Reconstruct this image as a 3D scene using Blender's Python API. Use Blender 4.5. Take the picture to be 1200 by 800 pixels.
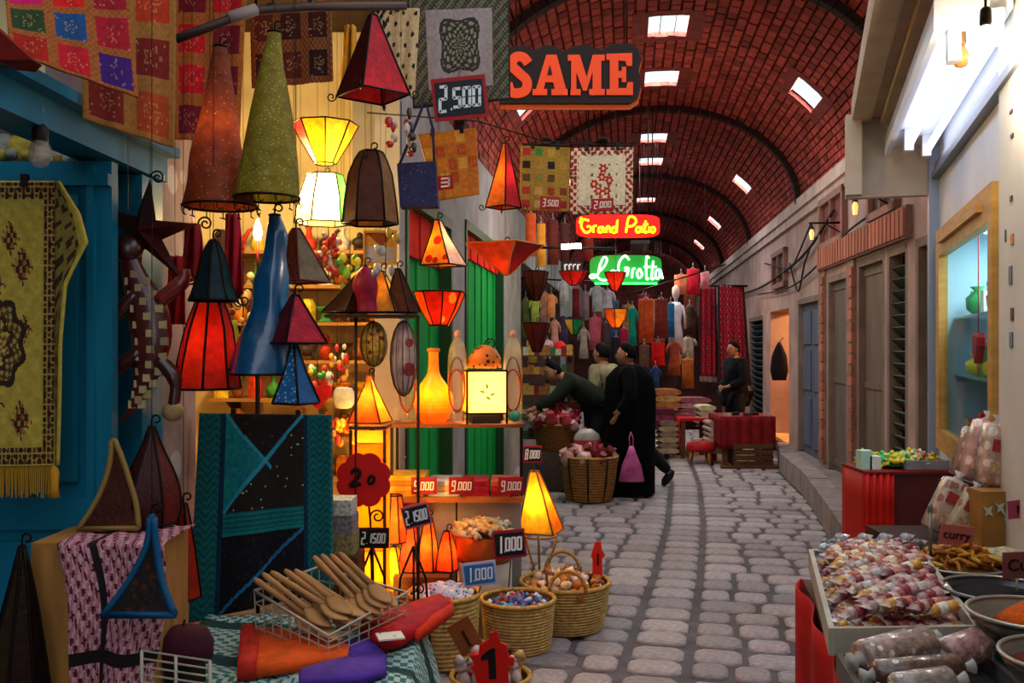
import bpy, math, random
from mathutils import Vector as V, Matrix
# ------------------------------------------------------------------ scene, camera, light
for _o in list(bpy.data.objects): bpy.data.objects.remove(_o)
SC = bpy.context.scene; COL = SC.collection
F, EYE, HY = 1100.0, 1.6, 405.0          # focal length in px, eye height, horizon row (1200x800 frame)
cam = bpy.data.cameras.new('camera'); cam.sensor_width = 36; cam.lens = 36*F/1200; cam.shift_y = (HY-400)/1200
cam.clip_start = .05; cam.clip_end = 200
camo = bpy.data.objects.new('camera', cam); COL.objects.link(camo)
camo.location = (0, 0, EYE); camo.rotation_euler = (math.pi/2, 0, 0); SC.camera = camo
W = bpy.data.worlds.new('overcast_sky'); SC.world = W; W.use_nodes = True
_bg = W.node_tree.nodes['Background']; _bg.inputs[0].default_value = (.86, .92, 1.0, 1); _bg.inputs[1].default_value = 1.1
SC.view_settings.view_transform = 'Standard'; SC.view_settings.look = 'None'
SC.view_settings.exposure = .62; SC.view_settings.gamma = 1; SC.view_settings.use_curve_mapping = False
R = random.Random(11)
pi, sin, cos, sqrt = math.pi, math.sin, math.cos, math.sqrt
def area_light(name, loc, rot, sx, sy, power, color):
    l = bpy.data.lights.new(name, 'AREA'); l.shape = 'RECTANGLE'; l.size = sx; l.size_y = sy; l.energy = power; l.color = color
    o = bpy.data.objects.new(name, l); COL.objects.link(o); o.location = loc; o.rotation_euler = rot; return o
def point_light(loc, power, color, parent=None, r=.03):
    l = bpy.data.lights.new('bulb_light', 'POINT'); l.energy = power; l.color = color; l.shadow_soft_size = r
    o = bpy.data.objects.new('bulb_light', l); COL.objects.link(o)
    if parent is not None: o.parent = parent; o.location = V(loc) - ORG[parent.name]
    else: o.location = loc
    return o
# vault axis frame: s along the alley, a sideways, both on the ground
AX = V((.1221, .9925, 0)); LT = V((.9925, -.1221, 0))
def vp(s, a, z): return AX*s + LT*a + V((0, 0, z))
VC, VA, VZ, VB = .39, 1.82, 3.4, 1.32    # vault centre offset, half width, springing height, rise
VS0, VS1 = 6.3, 31.0
SKY = [(9.25, .0), (11.05, .0), (14.2, .0), (16.0, .0), (10.0, .92), (15.4, .92), (10.0, -.92), (15.4, -.92), (20.2, .0), (20.2, .92), (24.5, .0), (24.5, .92), (28.5, .0)]  # last entry is an added roof light brightening the far vault
for _s, _q in SKY:                        # daylight falling through the roof lights
    _t = pi/2 - _q
    _p = vp(_s, VC + (VA+.06)*cos(_t), VZ + (VB+.06)*sin(_t))
    _d = LT*(VB*cos(_t)) + V((0, 0, VA*sin(_t)))
    _d.normalize(); _x = AX.cross(_d)
    _l = area_light('roof_light_daylight', _p, (0, 0, 0), .46, .68, 40, (1, .95, .93)); _l.rotation_euler = Matrix(((_x.x, AX.x, _d.x), (_x.y, AX.y, _d.y), (_x.z, AX.z, _d.z))).to_euler()
# ------------------------------------------------------------------ mesh helpers
def P(px, py, Y): return V(((px-600)/F*Y, Y, EYE-(py-HY)/F*Y))
def px2m(n, Y): return n/F*Y
_lin = {}
def lin(h):
    if not isinstance(h, str): return h
    if h not in _lin:
        c = [int(h[i:i+2], 16)/255 for i in (0, 2, 4)]
        _lin[h] = tuple((x/12.92 if x <= .04045 else ((x+.055)/1.055)**2.4) for x in c)
    return _lin[h]
def mixc(a, b, t):
    a, b = lin(a), lin(b); return tuple(a[i]*(1-t)+b[i]*t for i in range(3))
X3, Y3, Z3 = V((1, 0, 0)), V((0, 1, 0)), V((0, 0, 1))
def basis(yaw=0, roll=0, pitch=0):
    """right, up, normal (towards the viewer at -Y) of a panel"""
    r = V((cos(yaw), sin(yaw), 0)); n = V((sin(yaw), -cos(yaw), 0)); u = V((0, 0, 1))
    if pitch: u, n = u*cos(pitch)-n*sin(pitch), n*cos(pitch)+u*sin(pitch)
    if roll: r, u = r*cos(roll)+u*sin(roll), u*cos(roll)-r*sin(roll)
    return r, u, n
class MB:
    def __init__(s): s.v = []; s.f = []; s.c = []; s.sm = []
    def add(s, vs, fs, c=None, sm=False):
        b = len(s.v); s.v += [V(x) for x in vs]
        for i, f in enumerate(fs):
            s.f.append([b+k for k in f]); s.c.append(c[i] if isinstance(c, list) else c); s.sm.append(sm)
        return s
    def box(s, c, size, B=None, col=None, taper=1):
        r, n, u = B or (X3, Y3, Z3); c = V(c); h = [x/2 for x in size]; vs = []
        for dz in (-1, 1):
            k = taper if dz > 0 else 1
            for dx, dy in ((-1, -1), (1, -1), (1, 1), (-1, 1)): vs.append(c+r*(dx*h[0]*k)+n*(dy*h[1]*k)+u*(dz*h[2]))
        return s.add(vs, [(0, 3, 2, 1), (4, 5, 6, 7), (0, 1, 5, 4), (1, 2, 6, 5), (2, 3, 7, 6), (3, 0, 4, 7)], col)
    def bbox(s, a, b, col=None):
        a, b = V(a), V(b); return s.box((a+b)/2, [abs(b[i]-a[i]) for i in range(3)], None, col)
    def panel(s, c, w, h, d, B, col=None):
        r, u, n = B; return s.box(c, (w, d, h), (r, -n, u), col)
    def tube(s, pts, r, n=6, col=None, cap=True, sq=1):
        pts = [V(p) for p in pts]; k = len(pts); rs = r if isinstance(r, (list, tuple)) else [r]*k
        vs = []; prev = None
        for i in range(k):
            t = (pts[min(i+1, k-1)]-pts[max(i-1, 0)])
            t = t.normalized() if t.length > 1e-9 else V((0, 0, 1))
            if prev is None: a = t.orthogonal().normalized()
            else:
                a = prev - t*prev.dot(t); a = a.normalized() if a.length > 1e-6 else t.orthogonal().normalized()
            prev = a; b = t.cross(a)
            for j in range(n):
                q = 2*pi*j/n; vs.append(pts[i]+(a*cos(q)+b*sin(q)*sq)*rs[i])
        fs = [(i*n+j, i*n+(j+1) % n, (i+1)*n+(j+1) % n, (i+1)*n+j) for i in range(k-1) for j in range(n)]
        if cap: fs += [tuple(range(n-1, -1, -1)), tuple((k-1)*n+j for j in range(n))]
        return s.add(vs, fs, col, n > 4)
    def loft(s, rings, col=None, sm=True, caps=(1, 1)):
        n = len(rings[0]); k = len(rings); vs = [p for r in rings for p in r]
        fs = [(i*n+j, i*n+(j+1) % n, (i+1)*n+(j+1) % n, (i+1)*n+j) for i in range(k-1) for j in range(n)]
        cc = col
        if isinstance(col, list): cc = [col[i % len(col)] for i in range(k-1) for j in range(n)]
        s.add(vs, fs, cc, sm); b = len(s.v)-len(vs); cl = col if not isinstance(col, list) else col[0]
        if caps[0]: s.f.append([b+j for j in range(n-1, -1, -1)]); s.c.append(cl); s.sm.append(False)
        if caps[1]: s.f.append([b+(k-1)*n+j for j in range(n)]); s.c.append(cl); s.sm.append(False)
        return s
    def lathe(s, prof, o=(0, 0, 0), n=16, col=None, sm=True, caps=(0, 0), fn=None, sx=1, sy=1, a0=0):
        o = V(o); rings = []
        for i, (r, z) in enumerate(prof):
            ring = []
            for j in range(n):
                q = a0+2*pi*j/n; k = r*(fn(i, q) if fn else 1); ring.append(o+V((k*cos(q)*sx, k*sin(q)*sy, z)))
            rings.append(ring)
        return s.loft(rings, col, sm, caps)
    def ell(s, c, r, n=10, m=7, col=None):
        r = r if isinstance(r, (tuple, list)) else (r, r, r)
        return s.lathe([(max(.02, sin(pi*i/m)), -cos(pi*i/m)*r[2]) for i in range(m+1)], c, n, col, True, (1, 1), None, r[0], r[1])
    def prism(s, poly, o, B, d, col=None):
        r, u, n = B; o = V(o); k = len(poly)
        area = sum(poly[i][0]*poly[(i+1) % k][1]-poly[(i+1) % k][0]*poly[i][1] for i in range(k))
        if area < 0: poly = poly[::-1]
        fr = [o+r*x+u*y+n*(d/2) for x, y in poly]; bk = [o+r*x+u*y-n*(d/2) for x, y in poly]
        return s.add(fr+bk, [tuple(range(k)), tuple(range(2*k-1, k-1, -1))]+[(i, i+k, (i+1) % k+k, (i+1) % k) for i in range(k)], col)
    def grid(s, fn, nx, ny, cf=None, sm=True):
        vs = [fn(i/nx, j/ny) for j in range(ny+1) for i in range(nx+1)]; fs = []; cs = []
        for j in range(ny):
            for i in range(nx):
                a = j*(nx+1)+i; fs.append((a, a+nx+1, a+nx+2, a+1))
                cs.append(lin(cf((i+.5)/nx, (j+.5)/ny)) if cf else None)
        return s.add(vs, fs, cs, sm)
    def mesh(s, name, m, org=(0, 0, 0)):
        org = V(org); me = bpy.data.meshes.new(name); me.from_pydata([v-org for v in s.v], [], s.f)
        if any(s.sm): me.polygons.foreach_set('use_smooth', s.sm)
        if any(c is not None for c in s.c):
            at = me.color_attributes.new('Col', 'FLOAT_COLOR', 'CORNER'); buf = []
            for f, c in zip(s.f, s.c):
                c = lin(c) if c is not None else (.5, .5, .5); buf += [c[0], c[1], c[2], 1.0]*len(f)
            at.data.foreach_set('color', buf)
        for x in (m if isinstance(m, list) else [m]): me.materials.append(x)
        return me
ORG = {}
def link(o, org=None):
    COL.objects.link(o)
    if org is not None: ORG[o.name] = V(org)
    return o
def thing(name, label, cat, loc, group=None):
    o = bpy.data.objects.new(name, None); o.empty_display_size = .05; link(o, loc); o.location = loc
    o['label'] = label; o['category'] = cat
    if group: o['group'] = group
    return o
def part(name, mb, m, par, label=None):
    o = bpy.data.objects.new(name, mb.mesh(name, m, ORG[par.name])); link(o, ORG[par.name]); o.parent = par
    if label: o['label'] = label
    return o
def solo(name, mb, m, label, cat, group=None, kind=None):
    lo = [min(v[i] for v in mb.v) for i in range(3)]; hi = [max(v[i] for v in mb.v) for i in range(3)]
    org = V(((lo[0]+hi[0])/2, (lo[1]+hi[1])/2, lo[2]))
    o = bpy.data.objects.new(name, mb.mesh(name, m, org)); link(o, org); o.location = org
    o['label'] = label; o['category'] = cat
    if group: o['group'] = group
    if kind: o['kind'] = kind
    return o
def struct(name, mb, m, par=None, label=None):
    o = bpy.data.objects.new(name, mb.mesh(name, m, ORG[par.name] if par else (0, 0, 0))); link(o, ORG[par.name] if par else V((0, 0, 0)))
    if par: o.parent = par
    else: o['kind'] = 'structure'
    if label: o['label'] = label
    return o
def copy_tree(o, loc=None, label=None, par=None):
    c = o.copy(); COL.objects.link(c); ORG[c.name] = ORG.get(o.name, V((0, 0, 0)))
    if par: c.parent = par
    if loc is not None: c.location = loc; ORG[c.name] = V(loc)
    if label: c['label'] = label
    for ch in o.children: copy_tree(ch, None, None, c)
    return c
def inst(name, me, loc, rot, par=None, scale=None):
    o = bpy.data.objects.new(name, me); COL.objects.link(o); o.location = loc; o.rotation_euler = rot
    if scale: o.scale = scale
    if par: o.parent = par
    return o
def solid(o, t):
    md = o.modifiers.new('thickness', 'SOLIDIFY'); md.thickness = t; md.offset = 0; return o
def catmull(pts, k):
    out = []; n = len(pts)
    for i in range(n-1):
        p0, p1, p2, p3 = pts[max(i-1, 0)], pts[i], pts[i+1], pts[min(i+2, n-1)]
        for j in range(k):
            t = j/k
            out.append(tuple(.5*((2*p1[d])+(-p0[d]+p2[d])*t+(2*p0[d]-5*p1[d]+4*p2[d]-p3[d])*t*t+(-p0[d]+3*p1[d]-3*p2[d]+p3[d])*t**3) for d in range(len(p1))))
    out.append(tuple(pts[-1])); return out
def curl(c, r0, r, u, turns=1.4, flip=1, n=14, grow=.25):
    """a flat scroll of wire starting at c and winding inwards"""
    out = []; ctr = V(c)+r*(r0*flip)
    for i in range(n+1):
        t = i/n; q = pi+turns*2*pi*t*-1; k = r0*(1-(1-grow)*t)
        out.append(ctr+r*(cos(q)*k*flip)+u*(sin(q)*k))
    return out
# ------------------------------------------------------------------ materials
_M = {}
def mat(c, rough=.7, metal=0, ns=0, na=.25, bump=0, bs=40, trans=0, emit=0, attr=False, rnd=0, coat=0, alpha=1, spec=None, stretch=None, pat=None):
    key = (c, rough, metal, ns, na, bump, bs, trans, emit, attr, rnd, coat, alpha, spec, stretch, pat)
    if key in _M: return _M[key]
    m = bpy.data.materials.new('surface_'+(c if isinstance(c, str) else 'print')); m.use_nodes = True; _M[key] = m
    nt = m.node_tree; N = nt.nodes; L = nt.links; b = N['Principled BSDF']; out = N['Material Output']
    b.inputs['Roughness'].default_value = rough; b.inputs['Metallic'].default_value = metal
    if coat: b.inputs['Coat Weight'].default_value = coat; b.inputs['Coat Roughness'].default_value = .12
    b.inputs['Specular IOR Level'].default_value = spec if spec is not None else (.22 if rough >= .4 else .5)
    tc = N.new('ShaderNodeTexCoord'); vec = tc.outputs['Object']
    if stretch:
        mp = N.new('ShaderNodeMapping'); mp.inputs['Scale'].default_value = stretch; L.new(vec, mp.inputs[0]); vec = mp.outputs[0]
    if attr:
        a = N.new('ShaderNodeAttribute'); a.attribute_name = 'Col'; src = a.outputs['Color']
    else:
        a = N.new('ShaderNodeRGB'); a.outputs[0].default_value = (*lin(c), 1); src = a.outputs[0]
    def mul(src, fac):
        mx = N.new('ShaderNodeVectorMath'); mx.operation = 'SCALE'; L.new(src, mx.inputs[0]); L.new(fac, mx.inputs['Scale']); return mx.outputs[0]
    if pat:                                # speckle: (colour, scale, threshold)
        vo = N.new('ShaderNodeTexVoronoi'); vo.inputs['Scale'].default_value = pat[1]; L.new(tc.outputs['Object'], vo.inputs['Vector'])
        lt = N.new('ShaderNodeMath'); lt.operation = 'LESS_THAN'; lt.inputs[1].default_value = pat[2]; L.new(vo.outputs['Distance'], lt.inputs[0])
        mx = N.new('ShaderNodeMix'); mx.data_type = 'RGBA'; L.new(lt.outputs[0], mx.inputs['Factor']); L.new(src, mx.inputs['A']); mx.inputs['B'].default_value = (*lin(pat[0]), 1)
        src = mx.outputs['Result']
    if ns:
        no = N.new('ShaderNodeTexNoise'); no.inputs['Scale'].default_value = ns; no.inputs['Detail'].default_value = 5; L.new(vec, no.inputs['Vector'])
        mr = N.new('ShaderNodeMapRange'); mr.inputs[1].default_value = .3; mr.inputs[2].default_value = .7; mr.inputs[3].default_value = 1-na; mr.inputs[4].default_value = 1+na
        L.new(no.outputs[0], mr.inputs[0]); src = mul(src, mr.outputs[0])
    if rnd:
        oi = N.new('ShaderNodeObjectInfo'); ge = N.new('ShaderNodeNewGeometry'); ad = N.new('ShaderNodeMath'); L.new(oi.outputs['Random'], ad.inputs[0]); L.new(ge.outputs['Random Per Island'], ad.inputs[1])
        fr = N.new('ShaderNodeMath'); fr.operation = 'FRACT'; L.new(ad.outputs[0], fr.inputs[0])
        mr = N.new('ShaderNodeMapRange'); mr.inputs[3].default_value = 1-rnd; mr.inputs[4].default_value = 1+rnd; L.new(fr.outputs[0], mr.inputs[0]); src = mul(src, mr.outputs[0])
    L.new(src, b.inputs['Base Color'])
    if bump:
        nb = N.new('ShaderNodeTexNoise'); nb.inputs['Scale'].default_value = bs; nb.inputs['Detail'].default_value = 4; L.new(vec, nb.inputs['Vector'])
        bp = N.new('ShaderNodeBump'); bp.inputs['Strength'].default_value = bump; bp.inputs['Distance'].default_value = .01; L.new(nb.outputs[0], bp.inputs['Height']); L.new(bp.outputs[0], b.inputs['Normal'])
    if emit: L.new(src, b.inputs['Emission Color']); b.inputs['Emission Strength'].default_value = emit
    if alpha < 1: b.inputs['Alpha'].default_value = alpha
    if trans:
        tr = N.new('ShaderNodeBsdfTranslucent'); L.new(src, tr.inputs[0]); mx = N.new('ShaderNodeMixShader'); mx.inputs[0].default_value = trans
        L.new(b.outputs[0], mx.inputs[1]); L.new(tr.outputs[0], mx.inputs[2]); L.new(mx.outputs[0], out.inputs[0])
    return m
def glow(c, e):
    return mat(c, emit=e, rough=.5)
_g = None
def glass():
    global _g
    if _g is None:
        _g = bpy.data.materials.new('clear_pane'); _g.use_nodes = True; N = _g.node_tree.nodes; L = _g.node_tree.links
        t = N.new('ShaderNodeBsdfTransparent'); t.inputs[0].default_value = (.86, .95, .96, 1); g = N.new('ShaderNodeBsdfGlossy'); g.inputs['Roughness'].default_value = .03
        x = N.new('ShaderNodeMixShader'); x.inputs[0].default_value = .07; L.new(t.outputs[0], x.inputs[1]); L.new(g.outputs[0], x.inputs[2])
        L.new(x.outputs[0], N['Material Output'].inputs[0])
    return _g
PRINT = mat('print', .85, attr=True, ns=60, na=.18, bump=.25, bs=160)
PRINTT = mat('print', .85, attr=True, ns=60, na=.18, bump=.25, bs=160, trans=.25)
GLOSS = mat('print', .25, attr=True, bump=.3, bs=90, coat=.5)
MATT = mat('print', .6, attr=True, ns=30, na=.15)
IRON = mat('1b120d', .5, .6)
# ================================================================== THE SETTING
PLASTER = mat('a88880', .9, ns=3, na=.22, bump=.4, bs=12)
PLASTER2 = mat('8d7a72', .9, ns=4, na=.25, bump=.4, bs=14)
# ---- floor with pavers
g = MB(); g.bbox((-6, -8, -.2), (9, 34, -.022)); floor = struct('floor', g, mat('5f5558', .95, ns=6, na=.3, bump=.6, bs=30))
def interp(tab, y):
    for (y0, x0), (y1, x1) in zip(tab, tab[1:]):
        if y <= y1: return x0+(x1-x0)*(y-y0)/(y1-y0)
    return tab[-1][1]
TRK = [(2.5, .34), (4.8, .885), (6.6, 1.31), (8.5, 1.72), (10.9, 2.16), (14, 2.6), (20, 3.35), (27, 4.2)]
KERB = [(3, 2.3), (6.5, 2.36), (7.79, 2.65), (9.94, 3.11), (11.8, 3.38), (13.2, 3.75), (14, 3.95), (28, 5.7)]
def left_lim(y): return -1.3 if y < 5.4 else -1.45+.123*y
pm = MB()
_oc = [(-.34, -.5), (.36, -.49), (.5, -.3), (.49, .31), (.35, .5), (-.33, .49), (-.5, .29), (-.49, -.33)]
pm.loft([[V((x*k, y*k, z)) for x, y in _oc] for k, z in ((.98, -1), (1, -.3), (.9, -.06), (.72, 0))], None, True, (0, 1))
PAVE = mat('9b8b8c', .55, ns=7, na=.28, bump=.6, bs=30, rnd=.24)
pave_me = pm.mesh('paver', PAVE)
pavs = []; y = 3.7
while y < 24:
    cx = interp(TRK, y); sl = (interp(TRK, y+.3)-interp(TRK, y-.3))/.6; ang = -math.atan(sl)
    pitch = .235+R.uniform(-.02, .025); lo, hi = left_lim(y)-cx, interp(KERB, y)-cx-.02
    xs = [(-.29, -.0)]; x = .03
    while x < hi: w = R.uniform(.19, .36); xs.append((x, min(x+w, hi))); x += w+.012
    x = -.32
    while x > lo: w = R.uniform(.19, .36); xs.append((max(x-w, lo), x)); x -= w+.012
    for a, b in xs:
        w = b-a
        if w < .06: continue
        m_ = (a+b)/2; X = cx+m_*cos(ang); Yp = y+m_*sin(ang)
        if not -60 < 600+F*X/Yp < 1260: continue
        pavs.append((X, Yp, R.uniform(-.006, .004), w-.018, pitch-.03, ang+R.uniform(-.025, .025)))
    y += pitch
def hidden_floor(X, Y): return (X < -.1 and Y < 5.0) or (X > 1.05+.24*(Y-3.2) and Y < 6.2) or (X < .05 and Y < 7)
pavs.sort(key=lambda p: (hidden_floor(p[0], p[1]), p[1]))
for X, Y, z, w, d, a in pavs[:300]: inst('paver', pave_me, (X, Y, z), (0, 0, a), floor, (w, d, .05))
g = MB()
for X, Y, z, w, d, a in pavs[300:]:
    c, s = cos(a), sin(a)
    g.add([V((X+v.x*w*c-v.y*d*s, Y+v.x*w*s+v.y*d*c, z+v.z*.05)) for v in pm.v], pm.f)
o = struct('paver_field', g, PAVE, floor); o['kind'] = 'stuff'
# ---- brick vault
BR = mat('8a332a', .85, ns=14, na=.3, bump=.4, bs=50, rnd=.42)
CH, LB = 54, .165
def ept(i): t = pi*(1-i/CH); return t
def inopen(s, t):
    for so, q in SKY:
        tc = pi/2-q
        hw = .105 if abs(q) < .1 else .1
        if abs(s-so) < .3 and abs(t-tc) < hw*1.15: return True
    return False
ceiling = MB(); bricks = []; nb = int((VS1-VS0)/LB)
def vpt(s, t, off=0): return vp(s, VC+(VA+off)*cos(t), VZ+(VB+off)*sin(t))
for k in range(nb):
    s0, s1 = VS0+k*LB, VS0+(k+1)*LB
    for i in range(CH):
        t0, t1 = ept(i), ept(i+1)
        if inopen((s0+s1)/2, (t0+t1)/2): continue
        b_ = [vpt(s0, t0, .03), vpt(s1, t0, .03), vpt(s1, t1, .03), vpt(s0, t1, .03)]
        ceiling.add(b_, [(0, 1, 2, 3)])
ceil_o = struct('ceiling', ceiling, mat('6e2c25', .95, ns=10, na=.2))
bm_ = MB(); bm_.add([(-.5, -.5, 0), (.5, -.5, 0), (.5, .5, 0), (-.5, .5, 0), (-.46, -.42, 1), (.46, -.42, 1), (.46, .42, 1), (-.46, .42, 1)], [(4, 5, 6, 7), (0, 1, 5, 4), (1, 2, 6, 5), (2, 3, 7, 6), (3, 0, 4, 7)])
brick_me = bm_.mesh('brick', BR); stuff = MB()
from mathutils import Matrix
blist = []
for i in range(CH):
    t = (ept(i)+ept(i+1))/2; p0, p1 = vpt(0, ept(i)), vpt(0, ept(i+1)); wd = (p1-p0).length; tan = (p1-p0).normalized(); nrm = AX.cross(tan)
    if nrm.dot(vpt(0, t)-vp(0, VC, VZ)) > 0: nrm = -nrm
    for k in range(nb):
        s = VS0+(k+.5+(.5 if i % 2 else 0))*LB
        if inopen(s-LB*.3, t) or inopen(s+LB*.3, t): continue
        pr = .012+R.uniform(0, .016)
        q = vpt(s, t, .03)
        px, py = 600+F*q.x/q.y, HY-F*(q.z-EYE)/q.y
        vis = 0 <= px <= 1200 and -5 <= py and px > 590 and not (px < 760 and 50 < py < 250) and px < 1010
        blist.append((not vis, q.y, q, tan, nrm, wd*.91, LB*.94, .024+pr*.7))
blist.sort(key=lambda b: (b[0], b[1]))
for n_, (h_, y_, q, tan, nrm, wd, lb, pr) in enumerate(blist):
    Mx = Matrix(((AX.x, tan.x, nrm.x), (AX.y, tan.y, nrm.y), (AX.z, tan.z, nrm.z)))
    if n_ < 300:
        inst('brick', brick_me, q, Mx.to_euler(), ceil_o, (lb, wd, pr))
    else:
        stuff.add([q+AX*(v.x*lb)+tan*(v.y*wd)+nrm*(v.z*pr) for v in bm_.v], bm_.f)
o = struct('vault_brickwork', stuff, BR, ceil_o); o['kind'] = 'stuff'
# ribs
for n_, s in enumerate((7.75, 12.35, 17.2, 22.0, 27)):
    g = MB(); K = 40
    for i in range(K):
        a0, a1 = pi*(1-i/K), pi*(1-(i+.93)/K)
        rg = [[vpt(s+ds, a, o2) for ds, o2 in ((-.055, .03), (-.055, -.08), (.055, -.08), (.055, .03))] for a in (a0, a1)]
        g.loft(rg, None, False, (1, 1))
    struct('trim_%d' % (n_+1), g, mat('2a1512', .9, ns=8, na=.3, bump=.5, bs=30), None, 'dark brick rib across the vault')
# roof light panes with frames
for n_, (s, q) in enumerate(SKY):
    t = pi/2-q; g = MB(); h = .118
    co = [vpt(s-.33, t+h, .035), vpt(s+.33, t+h, .035), vpt(s+.33, t-h, .035), vpt(s-.33, t-h, .035)]
    w_ = MB()
    for i in range(4): w_.tube([co[i], co[(i+1) % 4]], .022, 4)
    win = struct('window_%d' % (n_+1), w_, mat('b8b4a8', .6), None, 'white framed roof light in the brick vault')
    ORG[win.name] = V((0, 0, 0))
    up = (vpt(s, t, 1)-vpt(s, t, 0)).normalized()
    for sa, sb, ta, tb in ((-.43, -.3, -.19, .19), (.3, .43, -.19, .19), (-.3, .3, -.19, -.105), (-.3, .3, .105, .19)):
        e = MB(); e.loft([[vpt(s+sa, t+q, of), vpt(s+sb, t+q, of)][::k] for q, of, k in ((ta, -.012, 1),)] if False else [[vpt(s+sa, t+ta+(tb-ta)*i/3, -.012), vpt(s+sb, t+ta+(tb-ta)*i/3, -.012), vpt(s+sb, t+ta+(tb-ta)*i/3, .04), vpt(s+sa, t+ta+(tb-ta)*i/3, .04)] for i in range(4)], None, False); part('opening_edge', e, mat('6e2c25', .9, ns=10, na=.3), win)
    g.add(co+[c+up*.008 for c in co], [(0, 1, 2, 3), (4, 7, 6, 5)]); part('pane', g, glass(), win)
    g = MB(); g.tube([(co[0]*2+co[3])/3, (co[1]*2+co[2])/3], .008, 4); g.tube([(co[0]+co[3]*2)/3, (co[1]+co[2]*2)/3], .008, 4); (n_ == 0) and part('glazing_bar', g, mat('6a6e72', .5), win)
# vault end wall
g = MB(); g.loft([[vpt(VS1+d, pi*i/24, .1) for i in range(25)]+[vp(VS1+d, VC-VA-.1, 0), vp(VS1+d, VC+VA+.1, 0)] for d in (0, .2)], None, False)
struct('wall_back', g, mat('6b2f28', .9, ns=5, na=.4, bump=.6, bs=20))
# ---- right facade
def sbox(g, s0, s1, a0, a1, z0, z1, col=None):
    g.box(vp((s0+s1)/2, (a0+a1)/2, (z0+z1)/2), (abs(s1-s0), abs(a1-a0), z1-z0), (AX, -LT, Z3), col); return g
WA = 2.2
OPEN = [(6.98, 7.55, 2.42), (7.75, 8.35, 2.42), (8.42, 9.4, 2.42), (9.8, 10.75, 2.36), (11.15, 12.6, 2.2), (13.25, 14.95, 2.12), (15.7, 17.5, 2.1)]
g = MB(); s = 6.55
for a, b, zt in OPEN:
    sbox(g, s, a, WA, WA+.4, 0, 3.5); sbox(g, a, b, WA, WA+.4, zt, 3.5); s = b
sbox(g, s, 31, WA, WA+.4, 0, 3.5)
wr = struct('wall_right', g, PLASTER)
g = MB(); sbox(g, 6.55, 31, WA-.07, WA, 3.32, 3.46); sbox(g, 6.55, 31, WA-.04, WA, 3.2, 3.32); struct('trim_6', g, mat('b49a92', .85, ns=4, na=.2), None, 'pale cornice along the foot of the vault')
# brick lintel with single bricks
lt = MB(); sbox(lt, 7.62, 11.05, WA-.05, WA, 2.44, 2.7); lo_ = struct('trim_7', lt, mat('7a5a50', .9, ns=8, na=.2), None, 'brick lintel over the closed shop doors')
lb_ = MB(); lb_.box((0, 0, 0), (1, 1, 1)); lbm = lb_.mesh('brick', mat('a5624e', .85, ns=20, na=.2, rnd=.25))
for k in range(28):
    p = vp(7.68+k*.121, WA-.055, 2.57); inst('brick', lbm, p, (0, 0, math.atan2(AX.y, AX.x)), lo_, (.085, .03, .22))
# upper recessed windows
for n_, (s0, s1, z0, z1, c) in enumerate(((9.85, 10.9, 2.74, 3.16, '6b2d26'), (8.0, 8.75, 2.78, 3.14, '33201c'), (13.4, 14.4, 2.5, 2.9, '54403a'))):
    g = MB(); sbox(g, s0, s1, WA-.015, WA+.01, z0, z1); w_ = struct('window_%d' % (20+n_), g, mat(c, .5), None, 'small shuttered upper window in the right wall')
    g = MB()
    for a, b, c0, c1 in ((s0-.07, s0, z0-.07, z1+.07), (s1, s1+.07, z0-.07, z1+.07), (s0-.07, s1+.07, z1, z1+.07), (s0-.07, s1+.07, z0-.07, z0), ((s0+s1)/2-.02, (s0+s1)/2+.02, z0, z1)): sbox(g, a, b, WA-.06, WA, c0, c1)
    ORG[w_.name] = V((0, 0, 0)); part('window_frame', g, mat('8a6258', .8, ns=6, na=.2), w_)
# brick piers of the closed fronts
for n_, s in enumerate((9.42, 10.8)):
    g = MB(); sbox(g, s, s+.3, WA-.03, WA+.02, .3, 2.44); pr_ = struct('trim_%d' % (8+n_), g, mat('8b6a5e', .9, ns=9, na=.3), None, 'brick edged pier between closed doors')
    for k in range(19):
        inst('brick', lbm, vp(s+(.06 if k % 2 else .08), WA-.034, .4+k*.107), (0, 0, math.atan2(AX.y, AX.x)), pr_, (.12 if k % 2 else .16, .03, .085))
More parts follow.
